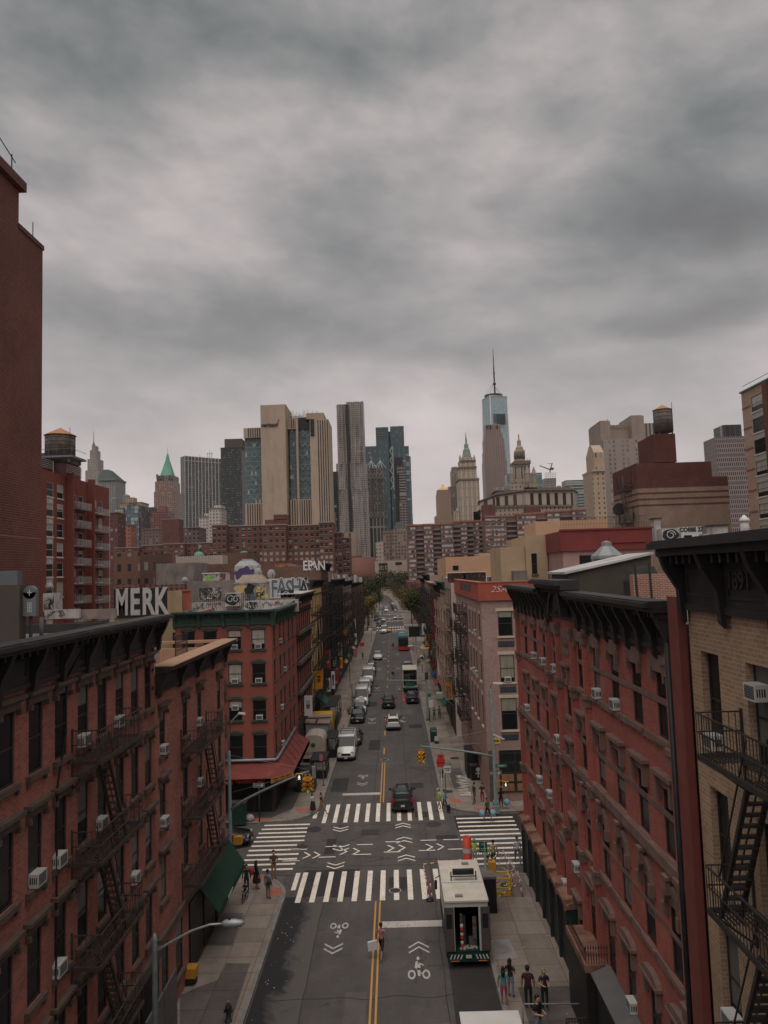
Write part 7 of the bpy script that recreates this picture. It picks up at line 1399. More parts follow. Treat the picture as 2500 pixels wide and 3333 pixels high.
def car_meshes(kind,paint,tall=0):
    k = (kind,paint.name,tall)
    if k in CM: return CM[k]
    c = CAR[kind];st = c['st'];b = MB();g = MB();i0,i1 = c['cab'];rings = []
    for (y,hl,hb,zl,zb,hr,zr) in st:
        zr = zr+(tall if zr > 2 else 0);half = [(0,zl),(hl*.85,zl),(hl,zl+.18),(hb*1.0,(zl+zb)/2),(hb*.985,zb),(hr,zr-.06),(hr*.88,zr),(0,zr+.015)]
        rings.append([Vector((-x,y,z)) for x,z in half[1:-1]][::1]);L = [Vector((-x,y,z)) for x,z in half[:0:-1]];rings[-1] = [Vector((x,y,z)) for x,z in half] + [Vector((-x,y,z)) for x,z in half[-2:0:-1]]
    n = len(rings[0]);v0 = len(b.v)
    for r in rings: b.v += r
    for j in range(len(rings)-1):
        for i in range(n):
            i2 = (i+1) % n;f = (v0+j*n+i,v0+(j+1)*n+i,v0+(j+1)*n+i2,v0+j*n+i2);b.f.append(f);b.sm.append(True);b.m.append(0)
            q = [rings[j][i],rings[j+1][i],rings[j+1][i2],rings[j][i2]]
            side = i in (4,n-5) and i0 <= j < i1 and st[j][6]-st[j][4] > .2 or (i in (4,n-5) and i0 <= j < i1)
            slope = i in (4,5,6,7,8,n-5,n-6) and abs(st[j+1][6]-st[j][6]) > .3 and i in (5,6,7,8)
            if (side and i in (4,n-5)) or slope:
                cen = sum(q,Vector())/4;nrm = (q[1]-q[0]).cross(q[2]-q[0]).normalized();pts = [cen+(p-cen)*Vector((.93 if slope and i in (5,8) else (1.0 if slope else .93),.93,.93)).x+nrm*.008 for p in q]
                if slope: pts = [cen+Vector(((p-cen).x*(1.0 if i in (6,7) else .97),(p-cen).y*.86,(p-cen).z*.86))+nrm*.01 for p in q]
                g.poly(pts)
    b.f.append(tuple(v0+i for i in range(n)));b.sm.append(False);b.m.append(0);q_ = v0+(len(rings)-1)*n;b.f.append(tuple(q_+n-1-i for i in range(n)));b.sm.append(False);b.m.append(0)
    for a in c['ax']: [b.lathe([(c['r']*1.16,s*(c['W']-.02)),(c['r']*1.16,s*(c['W']+.012))],(0,a,c['r']),16,1,False,'x') for s in (-1,1)]
    W_,L_ = c['W'],c['L']/2;b.box(-W_*.86,W_*.86,-L_-.04,-L_+.1,.32,.52,1);b.box(-W_*.8,W_*.8,L_-.1,L_+.04,.3,.5,1)
    hd = MB();hd.box(-.17,.17,-.03,.03,-.08,.08);tl = MB();tl.box(-.09,.09,-.03,.03,-.2 if kind != 'sedan' else -.08,.22 if kind != 'sedan' else .08);pl = MB();pl.box(-.16,.16,-.012,.012,-.08,.08);mi = MB();mi.box(-.12,.12,-.07,.05,-.08,.1)
    r = dict(body=b.mesh('body',[paint,TRIM]),glass=g.mesh('windows',CGL),hd=hd.mesh('headlight',HEADL),tl=tl.mesh('tail_light',TAILL),pl=pl.mesh('number_plate',PLATE),mi=mi.mesh('mirror',TRIM),wh=disc_wheel(c['r']));CM[k] = r;return r
def car(kind,paint,label,x,y,rz=0,name='parked_car',cat='car',group=None,detail=True,extra='',tall=0,z=0):
    c = CAR[kind];M_ = car_meshes(kind,paint,tall);o = thing(name,label,cat,(x,y,z),rz,group);W_,L_ = c['W'],c['L']/2
    put('body',M_['body'],o);put('window_glass',M_['glass'],o)
    for a in c['ax']:
        for s in (-1,1): w = put('wheel',M_['wh'][0],o,(s*(W_-.1),a,c['r']));put('rim',M_['wh'][1],w)
    if not detail: return o
    for s in (-1,1):
        put('headlight',M_['hd'],o,(s*W_*.68,L_-(.12 if kind != 'van' else .08),.78 if kind != 'van' else .95));put('tail_light',M_['tl'],o,(s*W_*.86,-L_+.05,1.0 if kind in ('suv','pickup') else (1.2 if kind == 'van' else .8)));put('mirror',M_['mi'],o,(s*(W_+.12),c['st'][c['cab'][1]][0]-.25,1.1 if kind != 'van' else 1.4))
    put('number_plate',M_['pl'],o,(0,-L_-.045,.62));put('number_plate',M_['pl'],o,(0,L_+.045,.42))
    m = MB();zg = .62 if kind != 'van' else .75;m.box(-W_*.48,W_*.48,L_-.06,L_+.02,zg-.1,zg+.12);m.build('radiator_grille',TRIM,o)
    if 'rack' in extra: m = MB();[m.box(-.75,.75,yy,yy+.05,2.5+tall,2.56+tall) for yy in (-1.9,-.7,.5)];[m.box(s*.72-.02,s*.72+.02,-2.0,.7,2.56+tall,2.62+tall) for s in (-1,1)];m.build('roof_rack',IRON,o)
    if 'rails' in extra: m = MB();[m.tube([(s*.6,-1.6,1.68),(s*.6,-1.3,1.75),(s*.6,.3,1.73),(s*.6,.5,1.66)],.02,5) for s in (-1,1)];m.build('roof_rail',STEEL,o)
    if 'roofglass' in extra: m = MB();m.box(-.45,.45,-1.3,.2,1.712,1.72);m.build('sunroof',CGL,o)
    if 'load' in extra: m = MB();[m.box(-.6+rnd.random()*.8,-.3+rnd.random()*1.1,-1.6+k*.35,-1.3+k*.35,1.7,1.85+rnd.random()*.25) for k in range(6)];m.build('roof_load',WHITE,o)
    if 'taxi' in extra: m = MB();m.box(-.35,.35,-.2,0,1.46,1.6);m.build('roof_sign',WHITE,o)
    return o
PI = math.pi
def gx(u,v): return G(u,v)
p = G(1312,2648);c_ = car('suv',CDKG,'dark green-black estate car with tall red tail lights driving over the far crosswalk',p.x,p.y+2.3,0,'suv_car','car',extra='rails')
p = G(1281,2380);car('suv',CWHITE,'white hatch SUV seen from behind in the right lane, nearest moving white car',p.x,p.y+2.3,0,'suv_car','car',extra='roofglass')
p = G(1265,2309);car('suv',CBLACK,'black SUV driving away in the middle of the road ahead of the white one',p.x,p.y+2.3,0,'suv_car','car',extra='roofglass')
p = G(1338,2293);car('suv',CBLACK,'black SUV standing at the right kerb behind the loaded bicycles',2.35,p.y+2.3,0,'suv_car','car',extra='rails')
p = G(1126,2481);car('van',CWHITE,'white delivery van with roof rack parked first on the left, facing the camera',p.x,p.y+2.9,PI,'delivery_van','van',extra='rack')
car('sedan',CBLACK,'black car mostly hidden behind the first white van on the left',p.x+.45,p.y+9.3,PI,'parked_car','car')
KL = 'vehicles parked along the left kerb';LP = [('suv',CBLACK,'black SUV parked facing the camera, front of the long left row',99.5,'rails',0),('suv',CWHITE,'white SUV with boxes on its roof, second in the long left row',105.2,'load',0),('van',CWHITE,'tall white van, third in the long left row',111.6,'',.25),('van',CWHITE,'white van with ribbed roof, fourth in the long left row',121,'',0),('sedan',CSILV,'pale teal-grey car between the white vans on the left',128,'',0),
    ('van',CWHITE,'high white van near the walking man by the left row',134.5,'',.2),('sedan',CSILV,'silver car, seventh in the long left row',141.5,'',0),('suv',CWHITE,'white car, eighth in the long left row, before the pickup',147.8,'',0),('sedan',CGREY,'grey car, ninth in the long left row',154,'',0)]
for k,cc,lab,y,ex,tl in LP: car(k,cc,lab,-5.35+(y-99)*.006,y+2.3,PI,'parked_van' if k == 'van' else 'parked_car','van' if k == 'van' else 'car',KL,True,ex,tl)
car('pickup',CWHITE,'white pickup truck pulled out beyond the left row of parked vans',-4.1,172,PI+.03,'pickup_truck','truck')
car('van',CWHITE,'white van driving toward the camera at the first far crossing',-3.5,244,PI,'delivery_van','van');car('sedan',CTAXI,'yellow taxi at the centre line by the first far crossing',-1.95,247,PI,'taxi','taxi',extra='taxi')
car('suv',CGREY,'grey car following the white van beyond the far crossing',-3.3,268,PI,'far_car','car');car('sedan',CWHITE,'white car turning across the road beyond the far crossing',1.8,312,-1.25,'far_car','car');car('sedan',CDKG,'dark green-roofed car behind the grey one beyond the far crossing',-5.8,276,PI,'far_car','car')
car('suv',CWHITE,'white SUV driving toward the camera in the second far block',-4.5,300,PI,'far_car','car');car('van',CBLACK,'dark box van in the second far block',-7.2,305,PI,'far_van','van');car('van',CWHITE,'white van at the second far crossing',-3.8,372,PI,'far_van','van')
car('pickup',CSILV,'silver grey pickup parked right beyond the open box truck',2.4,150,0,'pickup_truck','truck');car('suv',CBLUE,'dark blue car parked on the right sidewalk lot',8.2,176,.5,'parked_car','car');car('suv',CWHITE,'white car parked on the right lot beside the dark blue one',7.6,168,.9,'parked_car','car')
car('van',CWHITE,'white ambulance-like van stopped beyond the red bus',2.2,214,0,'ambulance','van');car('van',CSILV,'pale van with lime stripe near the far crossing on the right',2.4,228,0,'far_van','van')
cols = [CWHITE,CSILV,CGREY,CBLACK,CWHITE,CBLUE,CSILV,CWHITE,CRED,CGREY];
CN = {'white_car_paint': 'white','silver_car_paint': 'silver','grey_car_paint': 'grey','black_car_paint': 'black','blue_car_paint': 'dark blue','red_car_paint': 'red'}
for i in range(13):
    cc = cols[(i*3) % 10];y = 278+i*5.8+(14 if i > 11 else 0);car('suv' if i % 2 else 'sedan',cc,'tiny %s car, %s in the left row past the first far crossing' % (CN[cc.name],ordn[i]),-5.3-.3+bend(y),y,PI,'far_car','car','far cars along the left kerb',False)
for i in range(12):
    cc = cols[(i*7+1) % 10];y = 372+i*8;car('suv' if i % 2 else 'sedan',cc,'tiny %s car, %s in the right row near the end of the street' % (CN[cc.name],ordn[i]),1.6+bend(y),y,.25,'far_car','car','far cars near the end of the street',False)
for i in range(10):
    cc = cols[(i*3+2) % 10];y = 372+i*8;car('suv' if i % 2 else 'sedan',cc,'tiny %s car, %s in the left row near the end of the street' % (CN[cc.name],ordn[i]),-5.2+bend(y),y,PI,'far_car','car','far cars near the end of the street',False)
p = G(775,2765);car('sedan',CBLACK,'black car waiting on the left side street behind the tall lamp pole',-13.6,57.0,-PI/2,'waiting_car','car')
# --- double-decker tour bus
def bx(o,nm,q,m): mb = MB();[mb.box(*r) for r in q];return mb.build(nm,m,o)
o = thing('tour_bus','red and teal open-top tour bus stopped at the right kerb far down the street','bus',(2.1,187,0));bx(o,'lower_body',[(-1.25,1.25,0,11,.3,1.2)],pm('bus_red',(.42,.04,.04),.4));bx(o,'windscreen',[(-1.15,1.15,-.03,0,1.25,2.9),(-1.26,1.26,.4,10.8,1.5,2.7)],CGL);bx(o,'upper_body',[(-1.24,1.24,.01,11,1.2,3.3)],pm('bus_black',(.03,.03,.035),.4));bx(o,'upper_deck',[(-1.25,1.25,0,11,3.3,3.75)],pm('bus_teal',(.05,.15,.16),.5));mb = MB();[mb.bar((s*1.15,y,3.9),(s*1.15,y,4.9),.05) for s in (-1,1) for y in (.3,3,6)];mb.bar((-1.15,.3,4.9),(1.15,.3,4.9),.06);mb.build('canopy_frame',STEEL,o)
for y in (2.2,8.6):
    for s in (-1,1): w = put('wheel',disc_wheel(.45)[0],o,(s*1.16,y,.45))
# --- open box truck with bicycles
o = thing('box_truck','box truck with its rear open and a pale roof, stopped right in mid street','truck',(2.3,124,0));BW = pm('truck_cream',(.5,.44,.36),.6,.06);mb = MB();mb.box(-1.2,-1.1,0,6,.9,3.6);mb.box(1.1,1.2,0,6,.9,3.6);mb.box(-1.1,1.1,5.9,6,.9,3.6);mb.box(-1.2,1.2,0,6,3.6,3.72);mb.box(-1.2,1.2,0,6,.8,.9);mb.build('cargo_box',BW,o);bx(o,'cab',[(-1.05,1.05,6.1,8,.5,2.5)],CWHITE);bx(o,'lift_gate',[(-1.1,1.1,-.9,-.05,.7,.78)],TRIM);bx(o,'cargo',[(-.9,.1,.6,2,.91,2.6),(.2,.9,1.2,2.2,.91,1.9),(-.8,.6,.2,.9,.91,1.4)],pm('cargo_dark',(.05,.07,.06),.8,.5,3));bx(o,'crate',[(-.9,-.2,-.7,-.2,.79,1.1)],pm('crate_green',(.04,.25,.1),.6));bx(o,'strap_rack',[(-.1,.8,-.6,-.3,.79,1.0)],pm('teal_tarp',(.08,.32,.33),.6))
for y in (1.2,6.9):
    for s in (-1,1): put('wheel',disc_wheel(.45)[0],o,(s*1.05,y,.45))
# --- utility work truck
o = thing('work_truck','white and green utility step truck with open rear doors parked at the right kerb','truck',(3.19,39.0,0),0)
TG_ = pm('truck_teal_green',(.01,.04,.036),.5,.1,2);TW_ = pm('truck_white',(.56,.54,.5),.5,.06,2,streak=.15);TCR = pm('truck_roof_cream',(.6,.53,.42),.6,.1,1.2,c2=(.64,.6,.54),streak=.2)
mb = MB();mb.box(-1.12,-1.06,0,6.6,.55,1.75,1);mb.box(-1.12,-1.06,0,6.6,1.75,3.14,0);mb.box(1.06,1.12,0,6.6,.55,1.75,1);mb.box(1.06,1.12,0,6.6,1.75,3.14,0);mb.box(-1.06,1.06,6.5,6.6,.55,3.14,0);mb.box(-1.06,1.06,0,6.5,.55,.75,1);mb.box(-1.13,-1.121,.1,6.5,1.72,1.8,0)
mb.box(-1.06,-.66,0,.06,.76,3.14,0);mb.box(.62,1.06,0,.06,.76,3.14,0);mb.box(-.66,.62,0,.06,2.9,3.14,0);mb.build('body',[TW_,TG_],o)
mb = MB();mb.box(-1.14,1.14,-.04,2.7,3.142,3.2,0);mb.box(-1.14,1.14,2.9,6.64,3.142,3.2,0);mb.box(-1.14,1.14,2.7,2.9,3.142,3.26,1);mb.box(-1.17,-1.12,-.06,6.64,3.15,3.25,1);mb.box(1.12,1.17,-.06,6.64,3.15,3.25,1);mb.box(-1.12,1.12,-.1,-.045,3.15,3.24,1);mb.build('roof',[TCR,TW_],o)
for s in (-1,1): mb = MB();mb.box(s*.7-.02 if s < 0 else .66,s*.7+.02 if s < 0 else .7,-.1,-.06,.8,2.9,1);mb.box(-1.2 if s < 0 else .72,-.7 if s < 0 else 1.2,-.12,-.07,.78,2.92,0);mb.box(-1.1 if s < 0 else .8,-.8 if s < 0 else 1.1,-.13,-.121,1.9,2.6,2);mb.build('rear_door',[pm('door_brown',(.09,.07,.065),.6,.2,2),TW_,CGL],o)
bx(o,'equipment',[(-.35,-.2,.5,.65,.76,2.4),(-.15,-.05,.8,.9,.76,2.2),(.1,.5,.5,.9,.76,1.15),(.3,.5,.3,.4,1.2,2.3)],pm('equipment_mix',(.12,.1,.09),.7,.6,6));mb = MB();[mb.lathe([(.09,.77+k*.2),(.08,.95+k*.2)],(-.28,.32,0),10,k % 2) for k in range(6)];mb.build('traffic_cones',[RED,WHITE],o)
mb = MB();[mb.box(*(lambda a,b_: (a,a+.07,b_,b_+.05,.76,.83))(-.45+rnd.random()*.9,.1+rnd.random()*.5)) for k in range(40)];mb.build('rubble',pm('rubble_pale',(.5,.42,.32),.9,.3,5),o)
mb = MB();mb.box(-1.1,1.1,-.3,0,.35,.62,0);mb.box(-1.1,1.1,-.32,-.29,.62,.76,0);[mb.hexa([(x,-.335,.5),(x+.07,-.335,.5),(x+.07,-.331,.5),(x,-.331,.5),(x+s*.09,-.335,.72),(x+s*.09+.07,-.335,.72),(x+s*.09+.07,-.331,.72),(x+s*.09,-.331,.72)],1) for s,xs in ((1,(-1.0,-.82,-.64,-.46)),(-1,(.44,.62,.8,.98))) for x in xs];mb.build('rear_step',[TG_,WHITE],o)
bx(o,'marker_light',[(-.95,-.5,-.31,-.3,.38,.42),(.5,.95,-.31,-.3,.38,.42)],pm('amber',(.7,.2,.06),.4));bx(o,'number_plate',[(-.15,.15,-.34,-.325,.54,.7)],PLATE);bx(o,'roof_hatch',[(-.55,-.15,.5,.75,3.2,3.3),(.2,.6,5.7,5.95,3.2,3.3)],pm('hatch_grey',(.25,.22,.19),.6))
mb = MB();mb.box(-.5,.7,3.05,3.35,3.5,3.75);[mb.bar((x,3.0,3.2),(x,3.0,3.7),.05) for x in (-.6,.8)];mb.bar((-.6,3.0,3.45),(.8,3.0,3.45),.05);mb.build('light_bar',BLACK,o)
mb = MB();mb.box(-1.45,-1.3,5.7,5.8,1.9,2.4);mb.bar((-1.12,5.9,2.6),(-1.4,5.75,2.5),.04);mb.build('mirror',BLACK,o)
for y in (1.3,5.2):
    for s in (-1,1): w = put('wheel',disc_wheel(.42)[0],o,(s*1.0,y,.42));put('rim',disc_wheel(.42)[1],w)
bx(o,'side_light',[(-1.15,-1.12,.6,.75,2.9,3.05),(-1.15,-1.12,5.9,6.05,2.9,3.05)],pm('amber',(.7,.2,.06)))
for q_ in [o]+list(o.children): pass
o.scale = (.96,.8,1)
o = thing('box_truck','plain white truck roof cut off by the bottom edge of the photo','truck',(3.1,23.2,0));bx(o,'cargo_box',[(-1.08,1.08,0,6.3,.6,3.14)],TW_);bx(o,'roof',[(-1.12,1.12,-.02,6.34,3.142,3.22)],pm('white_roof',(.6,.58,.55),.6,.05));[put('wheel',disc_wheel(.42)[0],o,(s*1.0,y,.42)) for y in (1,5) for s in (-1,1)]
# ---------------------------------------------------------------- people
SKIN = [pm('skin_light',(.42,.25,.18),.6,.06,3),pm('skin_tan',(.3,.17,.11),.6,.06,3),pm('skin_brown',(.14,.075,.05),.6,.06,3)];HAIR = pm('dark_hair',(.015,.012,.011),.6,.3,6);BLOND = pm('fair_hair',(.3,.2,.1),.6,.2,6)
CL = {}
def cloth(c):
    k = tuple(c)
    if k not in CL: CL[k] = pm('cloth_%02d' % len(CL),c,.85,.18,4)
    return CL[k]
def person(label,x,y,face=0,h=1.72,top=(.03,.03,.03),bot=(.04,.04,.05),shoe=(.05,.05,.05),skin=0,walk=0,arms=0,sleeve=.5,shorts=False,skirt=None,hair='short',cap=None,z=0,build=1.0,sit=False,group=None):
    """face: heading in degrees, 0 = facing the camera; walk: stride 0..1; arms: 0 hang, 1 bent forward, 2 holding bags"""
    k = h/1.75;V = [];E = [];R = [];Lb = []
    def add(p,r,par,lb): V.append(Vector(p)*k);R.append(r*k*build);Lb.append(lb);(E.append((par,len(V)-1)) if par is not None else None);return len(V)-1
    pel = add((0,0,.96),.135,None,'b');ab = add((0,0,1.12),.12,pel,'t');ch = add((0,.01,1.32),.14,ab,'t');nk = add((0,.0,1.47),.06,ch,'t');n2 = add((0,-.01,1.53),.052,nk,'s');h1 = add((0,-.02,1.60),.075,n2,'s');h2 = add((0,-.02,1.67),.092,h1,'s');add((0,-.0,1.74),.062,h2,'s');add((0,-.125,1.635),.012,h1,'s')
    for s in (-1,1):
        sw = walk*.28*s;hip = add((s*.095,0,.9),.095,pel,'b')
        if sit: kn = add((s*.12,-.38,.8),.062,hip,'b');an = add((s*.12,-.25+.1*s,.4+.1*s),.042,kn,'c');add((s*.12,-.4+.1*s,.33+.1*s),.04,an,'f')
        else:
            kn = add((s*.1,-sw-.02,.5),.062,hip,'b');an = add((s*.1,-sw*1.9+.05*abs(walk)*(s < 0),.09+(.1*walk if s < 0 else 0)),.04,kn,'c');add((s*.11,-sw*1.9-.15,.04+(.03*walk if s < 0 else 0)),.038,an,'f')
        sh = add((s*.19,.01,1.4),.062,ch,'t')
        if sit: el = add((s*.25,-.14,1.18),.042,sh,'u');wr = add((s*.22,-.4,1.12),.03,el,'s')
        elif arms == 1: el = add((s*.24,.02,1.14),.042,sh,'u');wr = add((s*.14,-.22,1.16),.029,el,'s')
        elif arms == 2: el = add((s*.27,.0,1.12),.042,sh,'u');wr = add((s*.31,-.02,.86),.029,el,'s')
        else: el = add((s*.25,sw*.35,1.12),.042,sh,'u');wr = add((s*.27,sw*.8-.04,.87),.029,el,'s')
        d = (V[wr]-V[el]).normalized()/k;w0 = V[wr]/k;pa = add(w0+d*.06,.03,wr,'s');side = Vector((0,1,0)) if arms != 1 else Vector((1,0,0))
        for f in range(4): q = w0+d*.09+side*((f-1.5)*.02);a = add(q,.011,pa,'s');b_ = add(q+d*(.035+.006*(1.5-abs(f-1.5)))-Vector((s*.004,0,0)),.0095,a,'s');add(q+d*(.06+.01*(1.5-abs(f-1.5)))-Vector((s*.018,0,0)),.008,b_,'s')
        tq = w0+d*.035-side*.035;a = add(tq,.011,pa,'s');add(tq+d*.04-Vector((s*.01,0,0)),.009,a,'s')
    me = bpy.data.meshes.new('person');me.from_pydata([tuple(v) for v in V],E,[]);o = bpy.data.objects.new('tmp',me);COL.objects.link(o)
    md = o.modifiers.new('s','SKIN');md.use_smooth_shade = True
    for v,r in zip(me.skin_vertices[0].data,R): v.radius = (r,r*.82 if r > .1 else r)
    me.skin_vertices[0].data[0].use_root = True;sb = o.modifiers.new('b','SUBSURF');sb.levels = sb.render_levels = 1
    dg = bpy.context.evaluated_depsgraph_get();body = bpy.data.meshes.new_from_object(o.evaluated_get(dg));bpy.data.objects.remove(o)
    body.materials.clear();SK = SKIN[skin];[body.materials.append(m) for m in (SK,cloth(top),cloth(bot),cloth(shoe))]
    segs = [(V[a],V[b],Lb[b]) for a,b in E]
    for p in body.polygons:
        c = p.center;bd,bl,bt = 9,'s',0
        for a,b_,l in segs:
            ab_ = b_-a;t_ = max(0,min(1,(c-a).dot(ab_)/max(1e-9,ab_.length_squared)));dd = (c-a-ab_*t_).length
            if dd < bd: bd,bl,bt = dd,l,t_
        p.material_index = {'t': 1,'b': 2,'f': 3,'s': 0,'u': 1 if (bt < sleeve or sleeve > .9) else 0,'c': (0 if bt > .15 else 2) if shorts or skirt else (2 if bt < .93 else 3)}[bl]
        if sleeve > .95 and bl == 's' and c.z < 1.45*k and bt < .8 and abs(c.x) > .12 and c.z > .9*k: p.material_index = 1
        p.use_smooth = True
    o = put('person',body,None,(x,y,z),math.radians(face));tag(o,label,'person',group)
    m = MB();hm = BLOND if hair == 'fair' else HAIR
    if cap: m.lathe([(.105,1.68),(.1,1.74),(.06,1.79),(.0,1.8)],(0,-.01,0),12);m.box(-.07,.07,-.19,-.09,1.69,1.705);m.build('cap',cloth(cap),o).scale = (k,k,k)
    m = MB();m.lathe([(.085,1.62),(.1,1.68),(.095,1.73),(.06,1.785),(.005,1.8)],(0,.018,0),12)
    if hair in ('long','fair'): m.lathe([(.03,1.28),(.085,1.36),(.1,1.5),(.1,1.66)],(0,.05,0),10)
    if hair == 'hood': m.lathe([(.16,1.38),(.13,1.5),(.115,1.62)],(0,.03,0),12)
    m.build('hair',hm,o).scale = (k,k,k)
    m = MB();[m.box(s*.035-.012,s*.035+.012,-.112,-.1,1.655,1.668) for s in (-1,1)];m.box(-.025,.025,-.103,-.095,1.59,1.596);m.build('face_features',HAIR,o).scale = (k,k,k)
    if skirt: m = MB();m.lathe([(.27,skirt),(.22,.75),(.15,1.05)],n=18,cap=False);m.build('skirt',cloth(bot),o).scale = (k,k,k)
    return o
def bagof(o,mesh_fn,name,label,mat,loc,cat='bag'):
    m = MB();mesh_fn(m);q = m.build(name,mat,None,loc);tag(q,label,cat);return q
def soft(m,sx,sy,sz): m.lathe([(.25*sx,0),(.5*sx,.15*sz),(.48*sx,.7*sz),(.3*sx,.95*sz),(.1*sx,sz)],n=10)
P = lambda u,v: (G(u,v,.13).x,G(u,v,.13).y)
q = G(1243,3118);person('person in a pink shirt and black shorts striding up the yellow centre line',q.x,q.y,165,1.75,(.35,.16,.17),(.02,.02,.022),(.5,.5,.5),1,.9,2,.5,True)
bagof(None,lambda m: (m.hexa([(-.28,-.1,0),(.22,-.1,.1),(.22,.1,.1),(-.28,.1,0),(-.3,-.08,.42),(.18,-.08,.52),(.18,.08,.52),(-.3,.08,.42)])),'shopping_bag','big pale carrier bag held by the person in the pink shirt',pm('bag_white',(.55,.55,.56),.6,.1,3),(q.x-.42,q.y,.38))
for (lab,u,v,kw) in (('woman in black clothes with long dark hair behind the child on the bike',803,2905,dict(face=20,h=1.68,top=(.02,.022,.025),bot=(.02,.02,.022),hair='long',sleeve=1)),
    ('woman in a long black dress turned away, at the left corner',836,2893,dict(face=120,h=1.72,top=(.018,.018,.02),bot=(.016,.016,.018),hair='long',skirt=.42,sleeve=1)),
    ('person in grey clothes with a dark shoulder bag at the left kerb',873,2926,dict(face=150,h=1.74,top=(.2,.22,.25),bot=(.17,.18,.2),skin=1)),
    ('man in a dark floral shirt and khaki trousers on the left corner',892,2861,dict(face=10,h=1.8,top=(.09,.055,.04),bot=(.3,.19,.1),arms=1,build=1.1)),
    ('woman in a white top and long black skirt at the far left corner',1019,2647,dict(face=60,h=1.68,top=(.55,.5,.46),bot=(.02,.02,.022),shoe=(.5,.45,.42),arms=1,skirt=.3,hair='long')),
    ('man in a black tee and tan shorts stepping off the far left kerb',1047,2652,dict(face=75,h=1.76,top=(.02,.02,.022),bot=(.27,.18,.11),walk=.8,shorts=True,skin=1)),
    ('man in a lime shirt and pale cap at the far right kerb',1430,2637,dict(face=-60,h=1.76,top=(.35,.55,.12),bot=(.33,.26,.18),cap=(.5,.42,.35),walk=.4)),
    ('person in a blue tie-dye shirt pulling a black bag at the far right kerb',1448,2637,dict(face=60,h=1.66,top=(.12,.35,.42),bot=(.03,.04,.06),walk=.4,skin=1)),
    ('man in a dark green polo on the far right sidewalk',1545,2617,dict(face=-70,h=1.78,top=(.02,.07,.06),bot=(.12,.08,.06),walk=.25,skin=1)),
    ('person in a black top and red trousers on the far right sidewalk',1571,2617,dict(face=-20,h=1.72,top=(.02,.02,.022),bot=(.4,.03,.05),shoe=(.55,.5,.5),arms=1)),
    ('boy in green with blue bags stepping down to the crosswalk',1588,2668,dict(face=40,h=1.66,top=(.025,.1,.06),bot=(.02,.02,.02),walk=.7,arms=2,shorts=True,skin=1)),
    ('woman in black carrying two blue bags away beside the grey pole',1632,2632,dict(face=175,h=1.66,top=(.02,.02,.022),bot=(.02,.02,.022),shoe=(.5,.5,.5),arms=2,hair='long',walk=.3)),
    ('person in a light blue raincoat on the left sidewalk beyond the food sheds',1101,2347,dict(face=20,h=1.7,top=(.4,.48,.55),bot=(.38,.46,.52),skirt=.5,sleeve=1)),
    ('dark dressed person farthest along the left sidewalk',1181,2147,dict(face=0,top=(.05,.05,.04))),
    ('leftmost of three people standing by the pole on the right sidewalk',1399,2349,dict(face=100,top=(.03,.03,.035))),('middle one of three people by the pole, with a yellow-green vest',1414,2344,dict(face=20,top=(.12,.14,.06))),('rightmost of three people by the pole, grey jacket',1431,2341,dict(face=180,top=(.13,.12,.11))),
    ('teal-shirted girl in pink shorts at the kerb, bottom right',1642,3272,dict(face=165,h=1.66,top=(.05,.25,.25),bot=(.38,.07,.13),shoe=(.55,.52,.5),shorts=True,hair='long',skin=1)),
    ('woman with long dark hair and light jeans behind the teal-shirted girl',1664,3246,dict(face=150,h=1.7,top=(.03,.025,.025),bot=(.2,.26,.33),hair='long',arms=1)),
    ('man in a dark maroon shirt standing at bottom right',1722,3283,dict(face=170,h=1.85,top=(.06,.02,.025),bot=(.02,.02,.022),build=1.12,skin=1)),
    ('fair-haired woman in black at bottom right facing the camera',1775,3288,dict(face=10,h=1.78,top=(.022,.022,.024),bot=(.02,.02,.022),hair='fair',arms=1)),
    ('big man in a black tee at the very bottom right, looking at his hands',1755,3392,dict(face=40,h=1.85,top=(.015,.015,.017),bot=(.2,.22,.25),arms=1,build=1.2)),
    ('person behind the open box truck, nearest to the bicycles',1375,2192,dict(face=90,top=(.03,.03,.03))),('second person beside the open box truck',1361,2168,dict(face=-60,top=(.05,.05,.06))),('third distant pedestrian on the right sidewalk past the box truck',1366,2166,dict(face=180,top=(.2,.2,.2)))):
    a,b_ = P(u,v);person(lab,a,b_,z=.13,**kw)
for lab,u,v,kw in (('man in a beige tee seen from behind on the right crosswalk',1608,2822,dict(face=180,h=1.75,top=(.45,.33,.2),bot=(.05,.05,.06),skin=1)),('man in a white tee and jeans crossing toward the camera with a paper bag',1686,2811,dict(face=10,h=1.76,top=(.5,.53,.56),bot=(.1,.14,.2),walk=.5,arms=0,skin=1)),
    ('worker in a lime vest and blue helmet behind the orange chimney',1546,2815,dict(face=0,h=1.72,top=(.4,.6,.08),bot=(.3,.32,.3),cap=(.08,.4,.45))),('second worker in a lime vest behind the green bike sign',1585,2830,dict(face=160,h=1.72,top=(.4,.6,.1),bot=(.05,.05,.06))),
    ('dark dressed man walking in the road beside the parked vans',1223,2207,dict(face=0,top=(.03,.03,.035),bot=(.15,.07,.05),walk=.5))): q = G(u,v);person(lab,q.x,q.y,**kw)
q = G(1686,2811);bagof(None,lambda m: m.box(-.14,.14,-.08,.08,0,.38),'paper_bag','brown paper bag of the man in the white tee',pm('kraft_paper',(.35,.2,.1),.8),(q.x+.33,q.y,.5))
BGB = pm('bag_blue',(.2,.35,.42),.6,.5,6)
